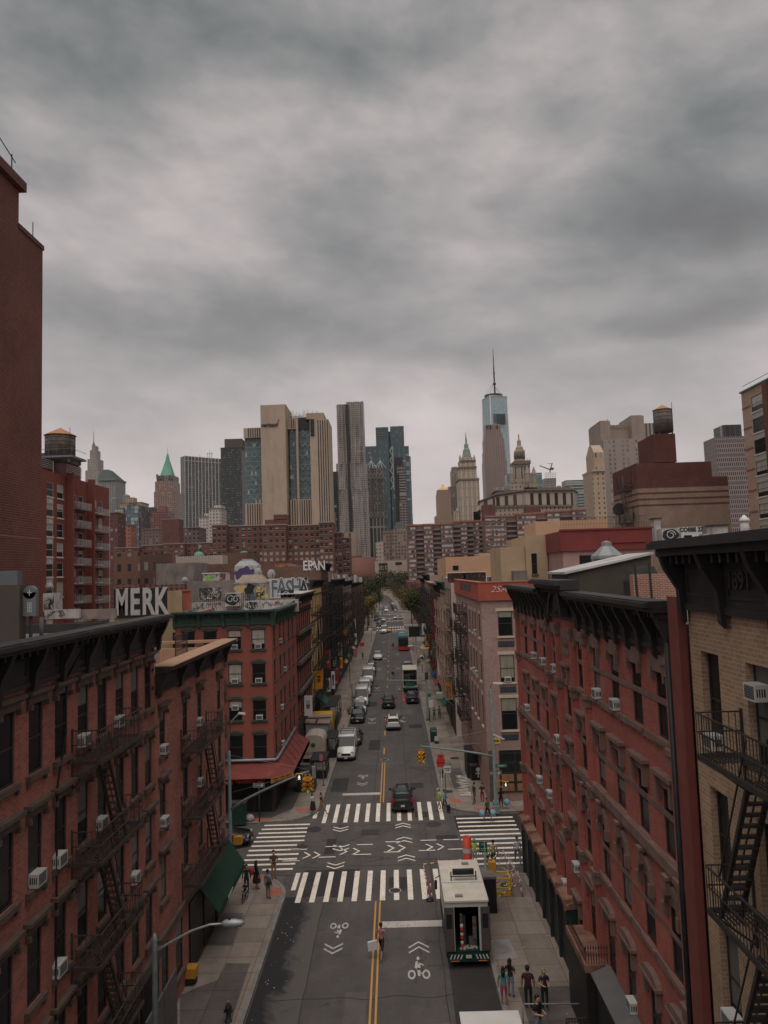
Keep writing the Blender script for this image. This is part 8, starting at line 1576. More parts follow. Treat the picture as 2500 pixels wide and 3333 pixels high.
for lab,u,v,dx in (('blue and white bag on the left of the boy in green',1588,2668,-.42),('white bag on the right of the boy in green',1588,2668,.42),('blue bag in the left hand of the woman in black by the pole',1632,2632,-.45),('pale blue bag in the right hand of the woman in black by the pole',1632,2632,.45)): a,b_ = P(u,v);bagof(None,lambda m: soft(m,.5,.4,.5),'carrier_bag',lab,BGB,(a+dx,b_,.4))
a,b_ = P(836,2893);bagof(None,lambda m: soft(m,.3,.25,.5),'shoulder_bag','red bag carried by the woman in the long black dress',RED,(a-.3,b_-.05,1.0))
a,b_ = P(873,2926);bagof(None,lambda m: soft(m,.3,.2,.3),'shoulder_bag','dark cross-body bag of the person in grey at the left kerb',DARK,(a+.12,b_-.18,1.05))
a,b_ = P(1448,2640);bagof(None,lambda m: m.box(-.15,.15,-.12,.12,0,.5),'trolley_bag','black bag at the feet of the person in the tie-dye shirt',BLACK,(a+.3,b_-.1,.14))
# ---- bicycles
def bicycle(label,x,y,rz=0,s=1,mat=None,z=0,name='bicycle'):
    o = thing(name,label,'bicycle',(x,y,z),rz);r = .33*s;mat = mat or DARK
    tm = MB();tm.tube([(0,r*math.cos(i*PI/9),r*math.sin(i*PI/9)) for i in range(19)],.022,5);tme = tm.mesh('wheel',TYRE);sp = MB();[sp.bar((0,-r*math.cos(a),-r*math.sin(a)),(0,r*math.cos(a),r*math.sin(a)),.006) for a in (0,.8,1.6,2.4)];spm = sp.mesh('spoke',STEEL)
    for yy in (-.52*s,.52*s): put('spoke',spm,put('wheel',tme,o,(0,yy,r)))
    m = MB();A,B,C_,D = (0,-.52*s,r),(0,-.1*s,.28*s),(0,-.2*s,.78*s),(0,.38*s,.82*s)
    for a,b_ in ((A,B),(B,C_),(C_,A),(C_,D),(B,D),(D,(0,.52*s,r))): m.tube([a,b_],.018,6)
    m.build('frame',mat,o);m = MB();m.tube([(-.26*s,.3*s,.98*s),(0,.38*s,1.0*s),(.26*s,.3*s,.98*s)],.015,6);m.tube([D,(0,.37*s,1.0*s)],.015,6);m.build('handlebar',IRON,o);m = MB();m.box(-.08,.08,-.34*s,-.08*s,.84*s,.89*s);m.build('saddle',BLACK,o);return o
a,b_ = P(798,2932);bicycle('small child bike with teal frame at the left corner',a,b_,PI-.15,.65,pm('bike_teal',(.08,.3,.28),.5),.13,'child_bicycle');person('child in a helmet and black tee sitting on the small bike',a,b_+.12,-10,1.25,(.02,.02,.022),(.03,.03,.03),(.2,.2,.2),0,0,0,.5,cap=(.03,.03,.03),sit=True,z=-.02)
q = G(1281,2208);bicycle('bicycle ridden away by the teal-shirted cyclist',q.x,q.y,0,1.05);person('cyclist in a teal shirt with a round black pack riding away',q.x,q.y-.15,180,1.72,(.2,.38,.42),(.03,.03,.04),sit=True,z=.08,cap=(.05,.05,.05));bagof(None,lambda m: m.lathe([(.1,0),(.33,.1),(.33,.25),(.1,.35)],n=14,axis='x'),'delivery_pack','round black delivery pack on the back of the cyclist',BLACK,(q.x-.35,q.y-.4,1.1))
q = G(1280,2114);bicycle('bicycle under the farther dark cyclist',q.x,q.y,0,1.05);person('farther cyclist all in black riding away past the tour bus',q.x,q.y-.15,180,1.72,(.02,.02,.02),(.03,.03,.03),sit=True,z=.08)
for i,(u,v,r_) in enumerate(((1133,2325,.3),(1140,2322,-.2),(1150,2280,.5))): q = G(u,v,.13);bicycle('dark bicycle chained at the left kerb, %s from the camera' % ordn[i],q.x,q.y,r_,1,IRON,.13)
for i in range(5): bicycle('delivery bicycle loaded behind the open box truck, %s from the left' % ordn[i],1.6+i*.32,117.6+(i % 2)*1.3,.25*(i-2)*.5,1,BLACK,.0)
for i in range(6): q = (1.05,114.5+i*1.3);m = MB();m.lathe([(.2,0),(.2,.05),(.12,.06),(.03,.9)],n=10);m.box(-.2,.2,-.2,.2,0,.04);o = m.build('traffic_cone',RED,None,(*q,0));tag(o,'red cone %s in the line beside the loaded bicycles' % ordn[i],'traffic cone','cones by the bicycles');m = MB();m.lathe([(.106,.3),(.075,.5)],n=10,cap=False);m.build('reflective_band',WHITE,o)
q = G(1121,2383,.0);m = MB();m.lathe([(.16,.04),(.1,.35),(.03,.9)],n=12);m.box(-.22,.22,-.22,.22,0,.04);o = m.build('traffic_cone',RED,None,(q.x-.1,q.y,.13));tag(o,'single red cone behind the first white van on the left','traffic cone')
# ---------------------------------------------------------------- street furniture
GLN = pm('signal_green',(.03,.2,.12),.3);LENS = pm('signal_lens',(.02,.02,.02),.3)
def emis(n,c,s):
    m,t,b = newmat(n);b.inputs['Base Color'].default_value = (*c,1);b.inputs['Emission Color'].default_value = (*c,1);b.inputs['Emission Strength'].default_value = s;return m
WALKW = emis('walk_white',(.8,.85,.9),.9);REDON = emis('red_lamp_lit',(.8,.05,.03),.8);GRNON = emis('green_lamp_lit',(.05,.5,.3),.5)
def sighead(o,loc,rz=0,lit=2):
    m = MB();m.box(-.17,.17,-.1,.1,-.52,.52);m.box(-.05,.05,-.05,.05,.52,.75)
    for k in range(3):
        z = .34-.34*k;m.lathe([(.15,-.3),(.155,-.11)],(0,0,z),10,0,True,'y',cap=False)
    h = m.build('signal_head',ORANGE,o,loc,rz);h.scale = (.88,.88,.88);m = MB();[m.lathe([(.11,-.115),(.11,-.105)],(0,0,.34-.34*k),10,1 if k == lit else 0,False,'y') for k in range(3)];m.build('lens',[LENS,GRNON],h)
def signal(label,base,armz0,end,armz1,h,heads,top=None,armpar=None):
    o = thing('traffic_signal',label,'traffic light',(base[0],base[1],base[2]));m = MB();m.lathe([(.2,0),(.2,.35),(.13,.5),(.1,h),(.03,h+.15)],n=12);m.build('pole',STEELG,o)
    d = Vector((end[0]-base[0],end[1]-base[1],0));m = MB();pts = [(d.x*f,d.y*f,armz0+(armz1-armz0)*f**.8) for f in (0,.2,.4,.6,.8,1)];m.tube(pts,[.09,.085,.08,.07,.06,.055],8);m.build('mast_arm',STEELG,o)
    m = MB();m.tube([(0,0,armz1+1.2 if h > armz1+1.2 else h-.3),(d.x,d.y,armz1+.1)],.012,4);m.tube([(0,0,armz0+1.1),(d.x,d.y,armz1+.02)],.012,4);m.build('guy_wire',STEEL,o)
    for f,rz_,dz in heads: sighead(o,(d.x*f,d.y*f-.05,armz1-.75+dz),rz_)
    if top: m = MB();m.tube([(0,0,h),*top[:-1]],.05,8);m.build('lamp_arm',STEELG,o);m = MB();e = Vector(top[-2]);m.hexa([(e.x-.05,e.y-.12,e.z-.05),(e.x+.7*top[-1],e.y-.1,e.z-.1),(e.x+.7*top[-1],e.y+.1,e.z-.1),(e.x-.05,e.y+.12,e.z-.05),(e.x-.05,e.y-.1,e.z+.06),(e.x+.65*top[-1],e.y-.07,e.z+.02),(e.x+.65*top[-1],e.y+.07,e.z+.02),(e.x-.05,e.y+.1,e.z+.06)]);m.build('lamp_head',WHITE,o)
    return o
def sign(parent,name,cx_,z,w,h,mat,text=None,tm=None,size=.2,y=-.06,label=None,border=None,sx=1):
    m = MB();m.box(cx_-w/2,cx_+w/2,y-.01,y+.01,z-h/2,z+h/2);o = m.build(name,mat,parent)
    if border: m = MB();[m.box(*q) for q in ((cx_-w/2+.02,cx_+w/2-.02,y-.015,y-.0101,z+h/2-.04,z+h/2-.02),(cx_-w/2+.02,cx_+w/2-.02,y-.015,y-.0101,z-h/2+.02,z-h/2+.04),(cx_-w/2+.02,cx_-w/2+.04,y-.015,y-.0101,z-h/2+.04,z+h/2-.04),(cx_+w/2-.04,cx_+w/2-.02,y-.015,y-.0101,z-h/2+.04,z+h/2-.04))];m.build('border',border,o)
    if text: txt(text,size,tm,'lettering',o,(cx_,y-.016,z),0,.003,.004,sx=sx)
    return o
def arrow(o,cx_,z,w,y,mat): m = MB();m.poly([(cx_-w/2,y,z-.07),(cx_+w/4,y,z-.07),(cx_+w/4,y,z-.15),(cx_+w/2,y,z),(cx_+w/4,y,z+.15),(cx_+w/4,y,z+.07),(cx_-w/2,y,z+.07)]);m.build('arrow',mat,o)
def oneway(parent,cx_,z): s = sign(parent,'one_way_sign',cx_,z,.95,.36,BLACK,border=WHITE);arrow(s,cx_,z,.82,-.077,WHITE);txt('ONE WAY',.13,BLACK,'lettering',s,(cx_-.08,-.083,z),0,.002,.004)
def pedhead(o,loc,rz=0): m = MB();m.box(-.22,.22,-.1,.1,-.22,.22);h = m.build('walk_signal',pm('ped_housing',(.5,.25,.04),.5),o,loc,rz);m = MB();m.box(-.19,.19,-.12,-.101,-.19,.19);m.build('screen',BLACK,h);m = MB();m.lathe([(.03,-.125),(.03,-.121)],(0,0,.12),8,0,False,'y');[m.bar((a,-.123,b_),(c,-.123,d),.035) for a,b_,c,d in ((0,.08,0,-.03),(0,-.02,-.06,-.15),(0,-.02,.07,-.14),(0,.06,-.08,0),(0,.06,.08,.02))];m.build('walking_figure',WALKW,h)
b_ = G(1615,2646,.13);o = signal('grey signal pole at the far right corner with a curved arm over the road',tuple(b_),4.5,(b_.x-6.0,b_.y),5.5,9.9,[(.97,.5,-.15),(1.0,-1.0,-.1)],top=[(0,-.1,10.3),(.25,-.2,10.45),1])
oneway(o,.1,3.2);sign(o,'street_sign',.55,3.75,1.0,.25,pm('sign_green',(.03,.16,.1),.5),'MADISON',WHITE,.13);pedhead(o,(.85,-.15,2.3));m = MB();m.bar((0,0,2.6),(.75,-.1,2.55),.05);m.bar((0,0,2.05),(.75,-.1,2.1),.05);m.build('bracket',ORANGE,o);m = MB();m.bar((0,-.1,6.3),(.9,-.3,5.9),.1);m.build('camera_arm',WHITE,o);m = MB();m.box(-.25,.25,-.25,.25,0,.55);m.build('base',STEELG,o)
o = signal('left signal pole with street lamp and a long diagonal arm ending in yellow heads',(-11.5,51.1,.13),4.2,(-6.1,51.1),6.6,8.0,[(.955,-.9,-.1),(.985,0,-.25),(1.01,.9,-.1)],top=[(.0,0,9.2),(.25,-.05,10.1),(.75,-.1,10.6),.6])
pedhead(o,(4.75,-.1,6.25));m = MB();m.box(5.6,5.85,-.1,.1,6.1,6.9);m.build('bus_sensor',STEEL,o);m = MB();m.box(.25,.8,-.3,.1,2.0,2.5);m.bar((0,0,2.6),(.4,-.1,2.55),.06);m.bar((0,0,2.0),(.4,-.1,2.05),.06);m.build('walk_signal',pm('ped_housing',(.5,.25,.04)),o);m = MB();m.bar((-.5,-.1,6.05),(0,0,5.9),.09);m.build('bracket',STEEL,o)
o = thing('street_lamp','nearest street lamp, grey pole with cobra head over the left kerb','street lamp',(-8.15,25,.13));m = MB();m.lathe([(.14,0),(.085,8.1),(.09,8.15),(.03,8.35)],n=12);m.build('pole',STEELG,o);m = MB();m.tube([(0,0,7.75),(.4,0,8.0),(1.2,0,8.4),(1.8,0,8.58),(2.3,0,8.6)],[.05,.045,.04,.035,.035],8);m.build('lamp_arm',STEEL,o)
m = MB();m.lathe([(.05,2.2),(.12,2.3),(.14,2.6),(.1,2.85),(.02,2.95)],(0,0,8.6),12,axis='x');m.build('lamp_head',STEEL,o);m = MB();m.lathe([(.04,8.7),(.04,8.82)],(2.45,0,0),8);m.build('photocell',BLACK,o)
o = signal('green signal pole on the mid right sidewalk with a level arm over the road',tuple(G(1392,2345,.13)),5.2,(-2.0,G(1392,2345).y),5.35,8.0,[],top=[(-.2,0,9),(-.7,0,9.6),(-1.6,0,9.9),-1]);m = MB();m.box(-.15,.3,-.2,.2,5.4,6.3);m.build('signal_housing',DARK,o);m = MB();m.lathe([(.25,-.1),(.25,-.08)],(.35,0,3.3),14,0,False,'y');m.build('round_sign',pm('sign_green',(.03,.16,.1)),o)
def post(name,label,u,v,h,mat=IRON,r=.04,zb=.13): p = G(u,v,zb);o = thing(name,label,'sign post',(p.x,p.y,zb));m = MB();m.lathe([(.12,0),(.12,.05),(r,.06),(r,h)],n=8);m.build('post',mat,o);return o
o = post('detour_sign','red detour signs on a steel post at the right kerb',1438,2563,2.9,STEEL);SR = pm('detour_red',(.5,.04,.04),.5,.08);sign(o,'detour_panel',.0,2.2,.76,.75,SR,'DETOUR',BLACK,.2);sign(o,'route_panel',0,2.78,.6,.4,SR,'M22',BLACK,.14)
o = post('shared_lane_sign','green and white shared lane sign on a dark post at the right kerb',1452,2597,2.95,IRON);sign(o,'sign_panel',.2,2.45,.6,.62,WHITE,'SHARED\nLANE',BLACK,.15);sign(o,'header_panel',.2,2.86,.6,.18,pm('sign_green',(.03,.16,.1)),'BIKE ROUTE',WHITE,.08)
p = G(1602,2905,.13);o = thing('bike_route_sign','dark green bicycle direction sign on a grey pole beside the work truck','sign',(4.95,45.6,.13));m = MB();m.lathe([(.14,0),(.09,.4),(.075,3.6)],n=10);m.build('post',STEELG,o);s_ = sign(o,'sign_panel',-.1,3.3,.48,.62,pm('route_green',(.015,.09,.05),.5));m = MB();[m.poly([(q[0]*.09-.1,-.08,3.48+q[1]*.09) for q in P_]) for P_ in ring(-.7,0,.5,.7)+ring(.7,0,.5,.7)];[m.bar((a-.1,-.08,3.12+.1*k),(b2-.1,-.08,3.12+.1*k),.02) for a,b2,k in ((-.15,.05,0),(-.15,.1,1),(.12,.18,1))];m.build('emblem',WHITE,s_)
m = MB();m.box(.15,.6,-.3,.15,1.9,2.5);m.bar((-.05,0,2.6),(.4,0,2.55),.07);m.bar((-.05,0,1.9),(.4,0,1.95),.07);m.build('walk_signal',ORANGE,o)
m = MB();m.prism([(4.65,44.4),(5.4,44.4),(5.4,45.4),(4.65,45.4)],.13,2.05);m.prism([(4.62,44.37),(5.43,44.37),(5.43,45.43),(4.62,45.43)],2.05,2.18,1);o = m.build('kiosk',[BLACK,CONC]);tag(o,'tall black sidewalk cabinet with a grey lid behind the work truck','cabinet')
m = MB();m.box(4.7,5.3,46.6,47.3,.13,1.5);m.box(4.68,5.32,46.58,47.32,1.5,1.6,1);tag(m.build('litter_bin',[BLACK,pm('patina_lid',(.1,.17,.15),.7)]),'black litter bin with a greenish lid behind the bike sign','bin')
o = thing('steam_chimney','orange and white striped steam chimney standing in the road in front of the work truck','chimney',(4.0,46.6,0));CO = pm('chimney_orange',(.5,.06,.035),.5,.12,2);m = MB();m.lathe([(.3,0),(.29,.9),(.285,1.35),(.28,1.36),(.28,1.75),(.28,1.76),(.275,2.1),(.27,2.11),(.27,3.7),(.25,3.7),(.25,3.3)],n=20,cap=False);m.build('stack',CO,o);m = MB();[m.lathe([(.297-i*.006,z0),(.296-i*.006,z1)],n=20,cap=False) for i,(z0,z1) in enumerate(((.3,.5),(2.15,2.3),(2.78,3.06)))];m.build('white_band',WHITE,o);m = MB();m.lathe([(.301,1.95),(.301,2.12)],n=20,cap=False);m.build('dark_band',DARK,o)
STR = None
def striped(label,pts,r=.04):
    m = MB();m2 = MB()
    for a,b2 in zip(pts,pts[1:]):
        a,b2 = Vector(a),Vector(b2);n = max(1,int((b2-a).length/.22));[(m if i % 2 else m2).tube([a+(b2-a)*(i/n),a+(b2-a)*((i+1)/n)],r,5,0) for i in range(n)]
    o = m.build('barrier_rail',RED);tag(o,label,'barrier');m2.build('white_band',WHITE,o);return o
a,b2 = G(1405,2932),G(1395,2830);striped('red and white striped barrier tape left of the work truck',[(1.55,46.6,.1),(1.45,46.9,1.0),(1.35,49.3,1.1),(3.9,49.9,1.1)]);striped('second striped pole leaning in the tape barrier left of the truck',[(1.75,46.9,.05),(1.65,47.2,1.05)]);m = MB();m.lathe([(.25,0),(.25,.07),(.05,.1)],(1.6,46.6,0),12);tag(m.build('weighted_foot',BLACK),'black round foot of the striped tape barrier','barrier')
for i,pts in enumerate(([(5.6,45.4,.6),(7.0,46.5,.9)],[(4.6,46.9,.5),(5.5,48.6,1.2),(6.2,48.9,1.9)],[(6.2,48.9,1.9),(7.1,47.3,1.3),(7.2,46.4,.2)],[(6.9,47.2,1.7),(6.5,46.5,.2)],[(5.6,47.5,.4),(6.9,47.2,1.5)])): striped('red and white work-site rail, %s of the guard rails round the open manhole' % ordn[i],pts)
m = MB();[m.bar(*q,.08) for q in (((5.5,47.5,.13),(5.5,47.5,1.2)),((6.5,47.5,.13),(6.5,47.5,1.2)),((5.5,47.5,1.2),(6.5,47.5,1.2)),((5.5,46.5,1.2),(6.5,46.5,1.2)),((5.5,47.5,1.2),(5.5,46.5,1.2)),((6.5,47.5,1.2),(6.5,46.5,1.2)),((5.5,46.5,.13),(5.5,46.5,1.2)),((6.5,46.5,.13),(6.5,46.5,1.2)),((5.5,46.5,.65),(6.5,46.5,.65)),((6.5,47.5,.65),(6.5,46.5,.65)))];m.box(5.5,6.5,46.46,46.49,.2,.45);tag(m.build('manhole_guard',pm('guard_yellow',(.6,.38,.03),.5)),'yellow manhole guard frame on the sidewalk corner','guard rail')
m = MB();[m.bar(a,b2,.03) for a,b2 in (((6.9,48,.13),(6.4,48.4,2.2)),((7.4,47.2,.13),(6.6,47.9,2.3)),((5.9,49,.13),(6.4,48.4,2.2)),((6.2,48.2,1.2),(7.2,47.4,1.0)),((6.4,48.4,2.2),(7.2,46.6,1.0)))];tag(m.build('work_tripod',WHITE),'white tubular tripod frame over the open manhole','frame')
o = thing('relay_mailbox','dark green relay mailbox on the right sidewalk','mailbox',(*G(1412,2414,.13).xy,.13));GB = pm('mailbox_green',(.02,.05,.04),.5,.3,3);m = MB();m.box(-.38,.38,-.3,.3,.1,1.35);m.lathe([(.3,-.38),(.3,.38)],(0,0,1.35),16,0,False,'x');[m.box(a-.04,a+.04,c-.04,c+.04,0,.1) for a in (-.3,.3) for c in (-.24,.24)];m.build('body',GB,o);m = MB();[m.box(-.25+i*.08,-.2+i*.08,-.312,-.302,1.2+.05*(i % 3),1.32+.04*(i % 2)) for i in range(7)];m.build('graffiti',GRW,o)
o = thing('utility_box','small box with a white panel beside the relay mailbox','utility box',(*G(1421,2420,.13).xy,.13));bx(o,'box',[(-.22,.22,-.15,.15,0,.7)],BLACK);bx(o,'white_panel',[(-.22,.22,-.16,-.151,.35,.85)],WHITE)
o = thing('trash_container','black wheeled trash container with a white keyhole tag by the pink building','bin',(*G(1552,2535,.13).xy,.13),.2);bx(o,'body',[(-.65,.65,-.5,.5,.1,1.25)],BLACK);bx(o,'lid',[(-.7,.7,-.55,.55,1.25,1.4)],DARK);m = MB();m.lathe([(.2,-.515),(.2,-.505)],(0,0,1.0),14,0,False,'y');m.box(-.05,.05,-.515,-.505,.25,.85);m.box(-.25,.25,-.515,-.505,.6,.68);m.build('graffiti',GRW,o)
bx(R3.root,'entrance_canopy',[(7.0-12,7.58-12,69.5-77,72-77,3.0,3.25)],pm('canopy_rust',(.12,.06,.05),.8));bx(R3.root,'stair_enclosure',[(6.5-12,7.57-12,72.2-77,75-77,.1,2.6)],BLACK)
def hydrant(label,x,y): o = thing('fire_hydrant',label,'hydrant',(x,y,.13));m = MB();m.lathe([(.17,0),(.17,.06),(.12,.08),(.12,.55),(.16,.57),(.15,.66),(.05,.8),(.04,.86)],n=12);m.lathe([(.07,-.2),(.07,.2)],(0,0,.45),8,axis='x');m.build('barrel',pm('hydrant_black',(.035,.035,.035),.5),o);m = MB();m.lathe([(.05,.75),(.04,.88),(.01,.9)],n=8);m.build('cap',STEEL,o)
p = G(1438,2530,.13);hydrant('black fire hydrant behind the detour sign',p.x,p.y);p = G(744,3325,.13);hydrant('dark fire hydrant at the bottom left sidewalk',p.x,p.y)
o = thing('road_roller','small orange machine parked against the left shop fronts near the bottom','machine',(*G(622,3200,.13).xy,.13));bx(o,'body',[(-.3,.3,-.3,.3,.35,.8)],ORANGE);bx(o,'panel',[(-.3,.3,-.32,-.301,.1,.35)],BLACK);m = MB();m.lathe([(.17,-.28),(.17,.28)],(0,0,.18),14,axis='x');m.build('drum',TYRE,o)
m = MB();m.box(-9.98,-9.9,29.4,31.5,.13,3.2,0);m.box(-9.97,-9.9,31.6,33.3,.13,3.2,0);tag(m.build('shed_wall',pm('shed_grey',(.12,.11,.11),.8,.2,1)),'grey plywood shed panels against the nearest left tenement','shed')
o = thing('newspaper_box','tall dark green box beside the left signal pole across the street','news box',(*G(778,2680,.13).xy,.13));bx(o,'body',[(-.6,.6,-.4,.4,0,1.6)],GB);bx(o,'top',[(-.65,.65,-.45,.45,1.6,1.72)],DARK)
p = G(845,2677,.13);o = thing('one_way_sign','one way sign on a dark post in front of the red awning','sign',(p.x,p.y,.13));m = MB();m.lathe([(.05,0),(.05,3.2)],n=8);m.build('post',IRON,o);oneway(o,0,2.95)
p = G(1053,2557,.13);o = post('parking_sign','red striped parking sign on a thin dark post at the left kerb',1053,2557,2.9,IRON);sign(o,'sign_panel',-.16,2.6,.3,.6,pm('sign_red_white',(.45,.12,.12),.5));
p = G(812,2672,.13);bagof(None,lambda m: soft(m,.8,.6,.5),'trash_bag','pile of white litter bags on the far left corner',pm('litter_mix',(.4,.35,.32),.7,.5,5),(p.x,p.y,.13))
# food carts and sheds on the left sidewalk
o = thing('food_cart','rounded cream roadside trailer lettered BUS STATION beside the red awning','food cart',(-8.95,79.5,.13));CC = pm('cart_cream',(.42,.36,.3),.6,.1,1,streak=.3);m = MB();pr = [(-1.15,.5),(1.15,.5),(1.15,2.1),(1.05,2.5),(.8,2.75),(.4,2.88),(-.4,2.88),(-.8,2.75),(-1.05,2.5),(-1.15,2.1)];m.poly([(x,0,z) for x,z in pr]);m.poly([(x,3.4,z) for x,z in pr][::-1]);[m.quad((a[0],0,a[1]),(a[0],3.4,a[1]),(c[0],3.4,c[1]),(c[0],0,c[1])) for a,c in zip(pr,pr[1:]+pr[:1])];m.build('body',CC,o);txt('BUS STATION',.34,DRED,'lettering',o,(-.05,-.03,1.0),0,.005,.006);m = MB();m.lathe([(.24,-.04),(.24,-.02)],(-.05,0,1.85),14,0,False,'y');m.build('emblem',pm('emblem_green',(.02,.1,.06),.6),o)
o = thing('food_cart','white boxy food stall with a slatted tan roof behind the cream trailer','food cart',(-9.2,85,.13));bx(o,'body',[(-1.2,1.3,0,4.5,.3,3.0)],pm('stall_grey',(.35,.34,.33),.6));mb = MB();mb.hexa([(-1.4,-.2,3.1),(1.5,-.2,2.95),(1.5,4.7,2.95),(-1.4,4.7,3.1),(-1.4,-.2,3.2),(1.5,-.2,3.05),(1.5,4.7,3.05),(-1.4,4.7,3.2)]);mb.build('slatted_roof',pm('slat_tan',(.26,.19,.15),.8,.2,3),o);bx(o,'roof_beam',[(-1.4,1.5,1.9,2.1,3.2,3.3),(-.1,.1,-.2,1.89,3.2,3.3)],DARK)
o = thing('canopy','bright yellow canopy over a stall on the left sidewalk','canopy',(-9.1,91.5,.13));m = MB();m.lathe([(1.3,-1.3),(1.3,1.3)],(0,0,1.9),16,0,True,'x');m.build('cover',pm('canopy_yellow',(.5,.27,.03),.6,.15,2),o);bx(o,'leg',[(s-.04,s+.04,-1.2,-1.12,0,1.9) for s in (-1.2,1.2)],IRON)
for lab,x,y,L,h in (('black open-sided dining shed nearest the red awning',-7.9,73.5,3.5,1.7),('low dark shed with a steel edge beside the food stall',-7.6,81.5,4.5,2.0),('black tarpaulin shed below the vertical shop signs',-8.6,96,9,2.8),('small black stall with a railing beside the first dining shed',-8.6,69.2,2,1.9)): o = thing('dining_shed',lab,'shed',(x,y,.13));bx(o,'frame',[(-.8,.8,0,L,h,h+.08),(-.8,-.75,0,L,0,h),(.75,.8,0,L,0,h*.5),(-.74,.74,0,.05,0,h*.45)]+[(.72,.8,k*L/3,k*L/3+.08,h*.5,h) for k in range(4)],BLACK)
for i in range(3): p = G(1060-i*22,2345-i*8,.13);bagof(None,lambda m: (m.box(-.5,.5,-.3,.3,0,.9),m.box(-.45,.45,-.25,.25,.9,1.1)),'produce_stand','cluttered produce stand %s in the row beside the white stall' % ordn[i],pm('produce_mix',(.14,.1,.085),.9,.8,5),(p.x,p.y,.13),'stand')
# vertical shop signs and awnings
def vsign(label,u0,u1,v0,v1,y,mat,text,tm,sz,side=None): a,c = AY(u0,v0,y),AY(u1,v1,y);m = MB();m.box(a.x,c.x,y,y+.25,c.z,a.z);o = m.build('shop_sign',mat);tag(o,label,'sign');txt(text,sz,tm,'lettering',o,((a.x+c.x)/2,y-.01,(a.z+c.z)/2),0,.003,.012,vert=True,line=.85);return o
SGW = pm('sign_board_white',(.62,.6,.58),.6,.05);SGO = pm('sign_board_orange',(.6,.26,.03),.6,.05)
vsign('white vertical sign with five dark Chinese characters, lower of the left pair',1063,1076,2208,2251,106,SGW,'金利彩印刷',BLACK,.3);vsign('taller white vertical sign with Chinese characters, upper of the left pair',1078,1091,2186,2242,110,SGW,'萬華書局公司',BLACK,.3);vsign('orange vertical Chinese sign on the dark left tenements',1106,1116,2140,2175,121,SGO,'新時代',DRED,.38);vsign('small teal and white vertical sign far down the left row',1154,1162,2062,2098,175,SGW,'律師',pm('sign_teal_text',(.04,.2,.22),.6),.5)
vsign('orange vertical sign with Chinese characters on the right row',1438,1447,2195,2255,103,SGO,'日月洗衣店',DRED,.34);vsign('black vertical sign reading PARK on the right row',1370,1378,2034,2063,165,BLACK,'PARK',WHITE,.42);o,a,c = rbox('shop_sign','pale horizontal sign under the PARK sign',1358,1384,2074,2087,160,.2,SGW,'sign')
rbox('shop_sign','dark double-decker sign board with pale lettering left of the PARK sign',1330,1366,2040,2072,170,.3,BLACK,'sign');rbox('awning_sign','tan awning over the right sidewalk below the PARK sign',1368,1400,2112,2128,135,2.5,STUC_TAN,'awning')
o,a,c = rbox('market_stand','white and green market stand on the right sidewalk',1421,1450,2258,2280,103,1.5,pm('stand_white',(.4,.42,.38),.6),'stand');m = MB();m.box(a.x,c.x,102.95,102.99,c.z,c.z+.25);m.build('green_band',pm('crate_green',(.04,.25,.1)),o)
for i,(u0,u1,v0,v1,y,col,lab) in enumerate(((1450,1478,2248,2275,98,WHITE,'grey-white tilted awning beside the market stand'),(940+30,1005,2270,2300,100,DARK,'dark awning on the left row behind the yellow canopy'),(1085,1100,2180,2215,118,pm('awning_maroon',(.25,.03,.05),.7),'maroon awning behind the white vertical signs'),(1150,1160,2112,2140,150,pm('awning_pink',(.4,.12,.14),.7),'pink awning far down the left row'),(1172,1184,2092,2104,165,RED,'red round umbrella far down the left sidewalk'))): rbox('awning',lab,u0,u1,v0,v1,y,2,col)
p = G(1404,2300,.13);bagof(None,lambda m: (m.hexa([(-.3,-.2,0),(.3,-.2,0),(.3,.2,0),(-.3,.2,0),(-.3,-.03,1.0),(.3,-.03,1.0),(.3,.03,1.0),(-.3,.03,1.0)])),'sandwich_board','white sandwich board on the right sidewalk by the green pole',WHITE,(p.x,p.y,.13),'sign')
for u,v,lab,hh in ((1140,2240,'thin dark pole on the left sidewalk by the chained bicycles',7),(1147,2290,'red-topped parking meter pole on the left sidewalk',3),(1210,2090,'far lamp pole on the left sidewalk by the crossing',7),(1346,2120,'far lamp pole at the right kerb beside the tour bus',8),(1355,2130,'second far pole on the right sidewalk',5)): post('pole',lab,u,v,hh,IRON,.06)
m = MB();P1 = [(5.45,33.9),(8.2,33.9)];m.tube([(5.0,33.6,.1),(5.0,33.6,1.1),(5.1,33.6,1.15),(8.3,33.5,1.15)],.035,6);tag(m.build('handrail',STEEL),'grey tubular rail in front of the people at bottom right','railing')
m = MB();[m.bar((6.6+i*.12,32.4,.13),(6.6+i*.12,32.4,1.2),.02) for i in range(14)];m.bar((6.6,32.4,1.2),(8.2,32.4,1.2),.05);m.bar((6.6,32.4,1.08),(8.2,32.4,1.08),.03);m.bar((6.6,32.4,.2),(8.2,32.4,.2),.03);[m.bar((6.6,32.4-i*.15,.13),(6.6,32.4-i*.15,1.2),.02) for i in range(12)];m.bar((6.6,32.4,1.2),(6.6,30.6,1.2),.05);tag(m.build('iron_fence',IRON),'black iron fence of the basement stairs at bottom right','fence')
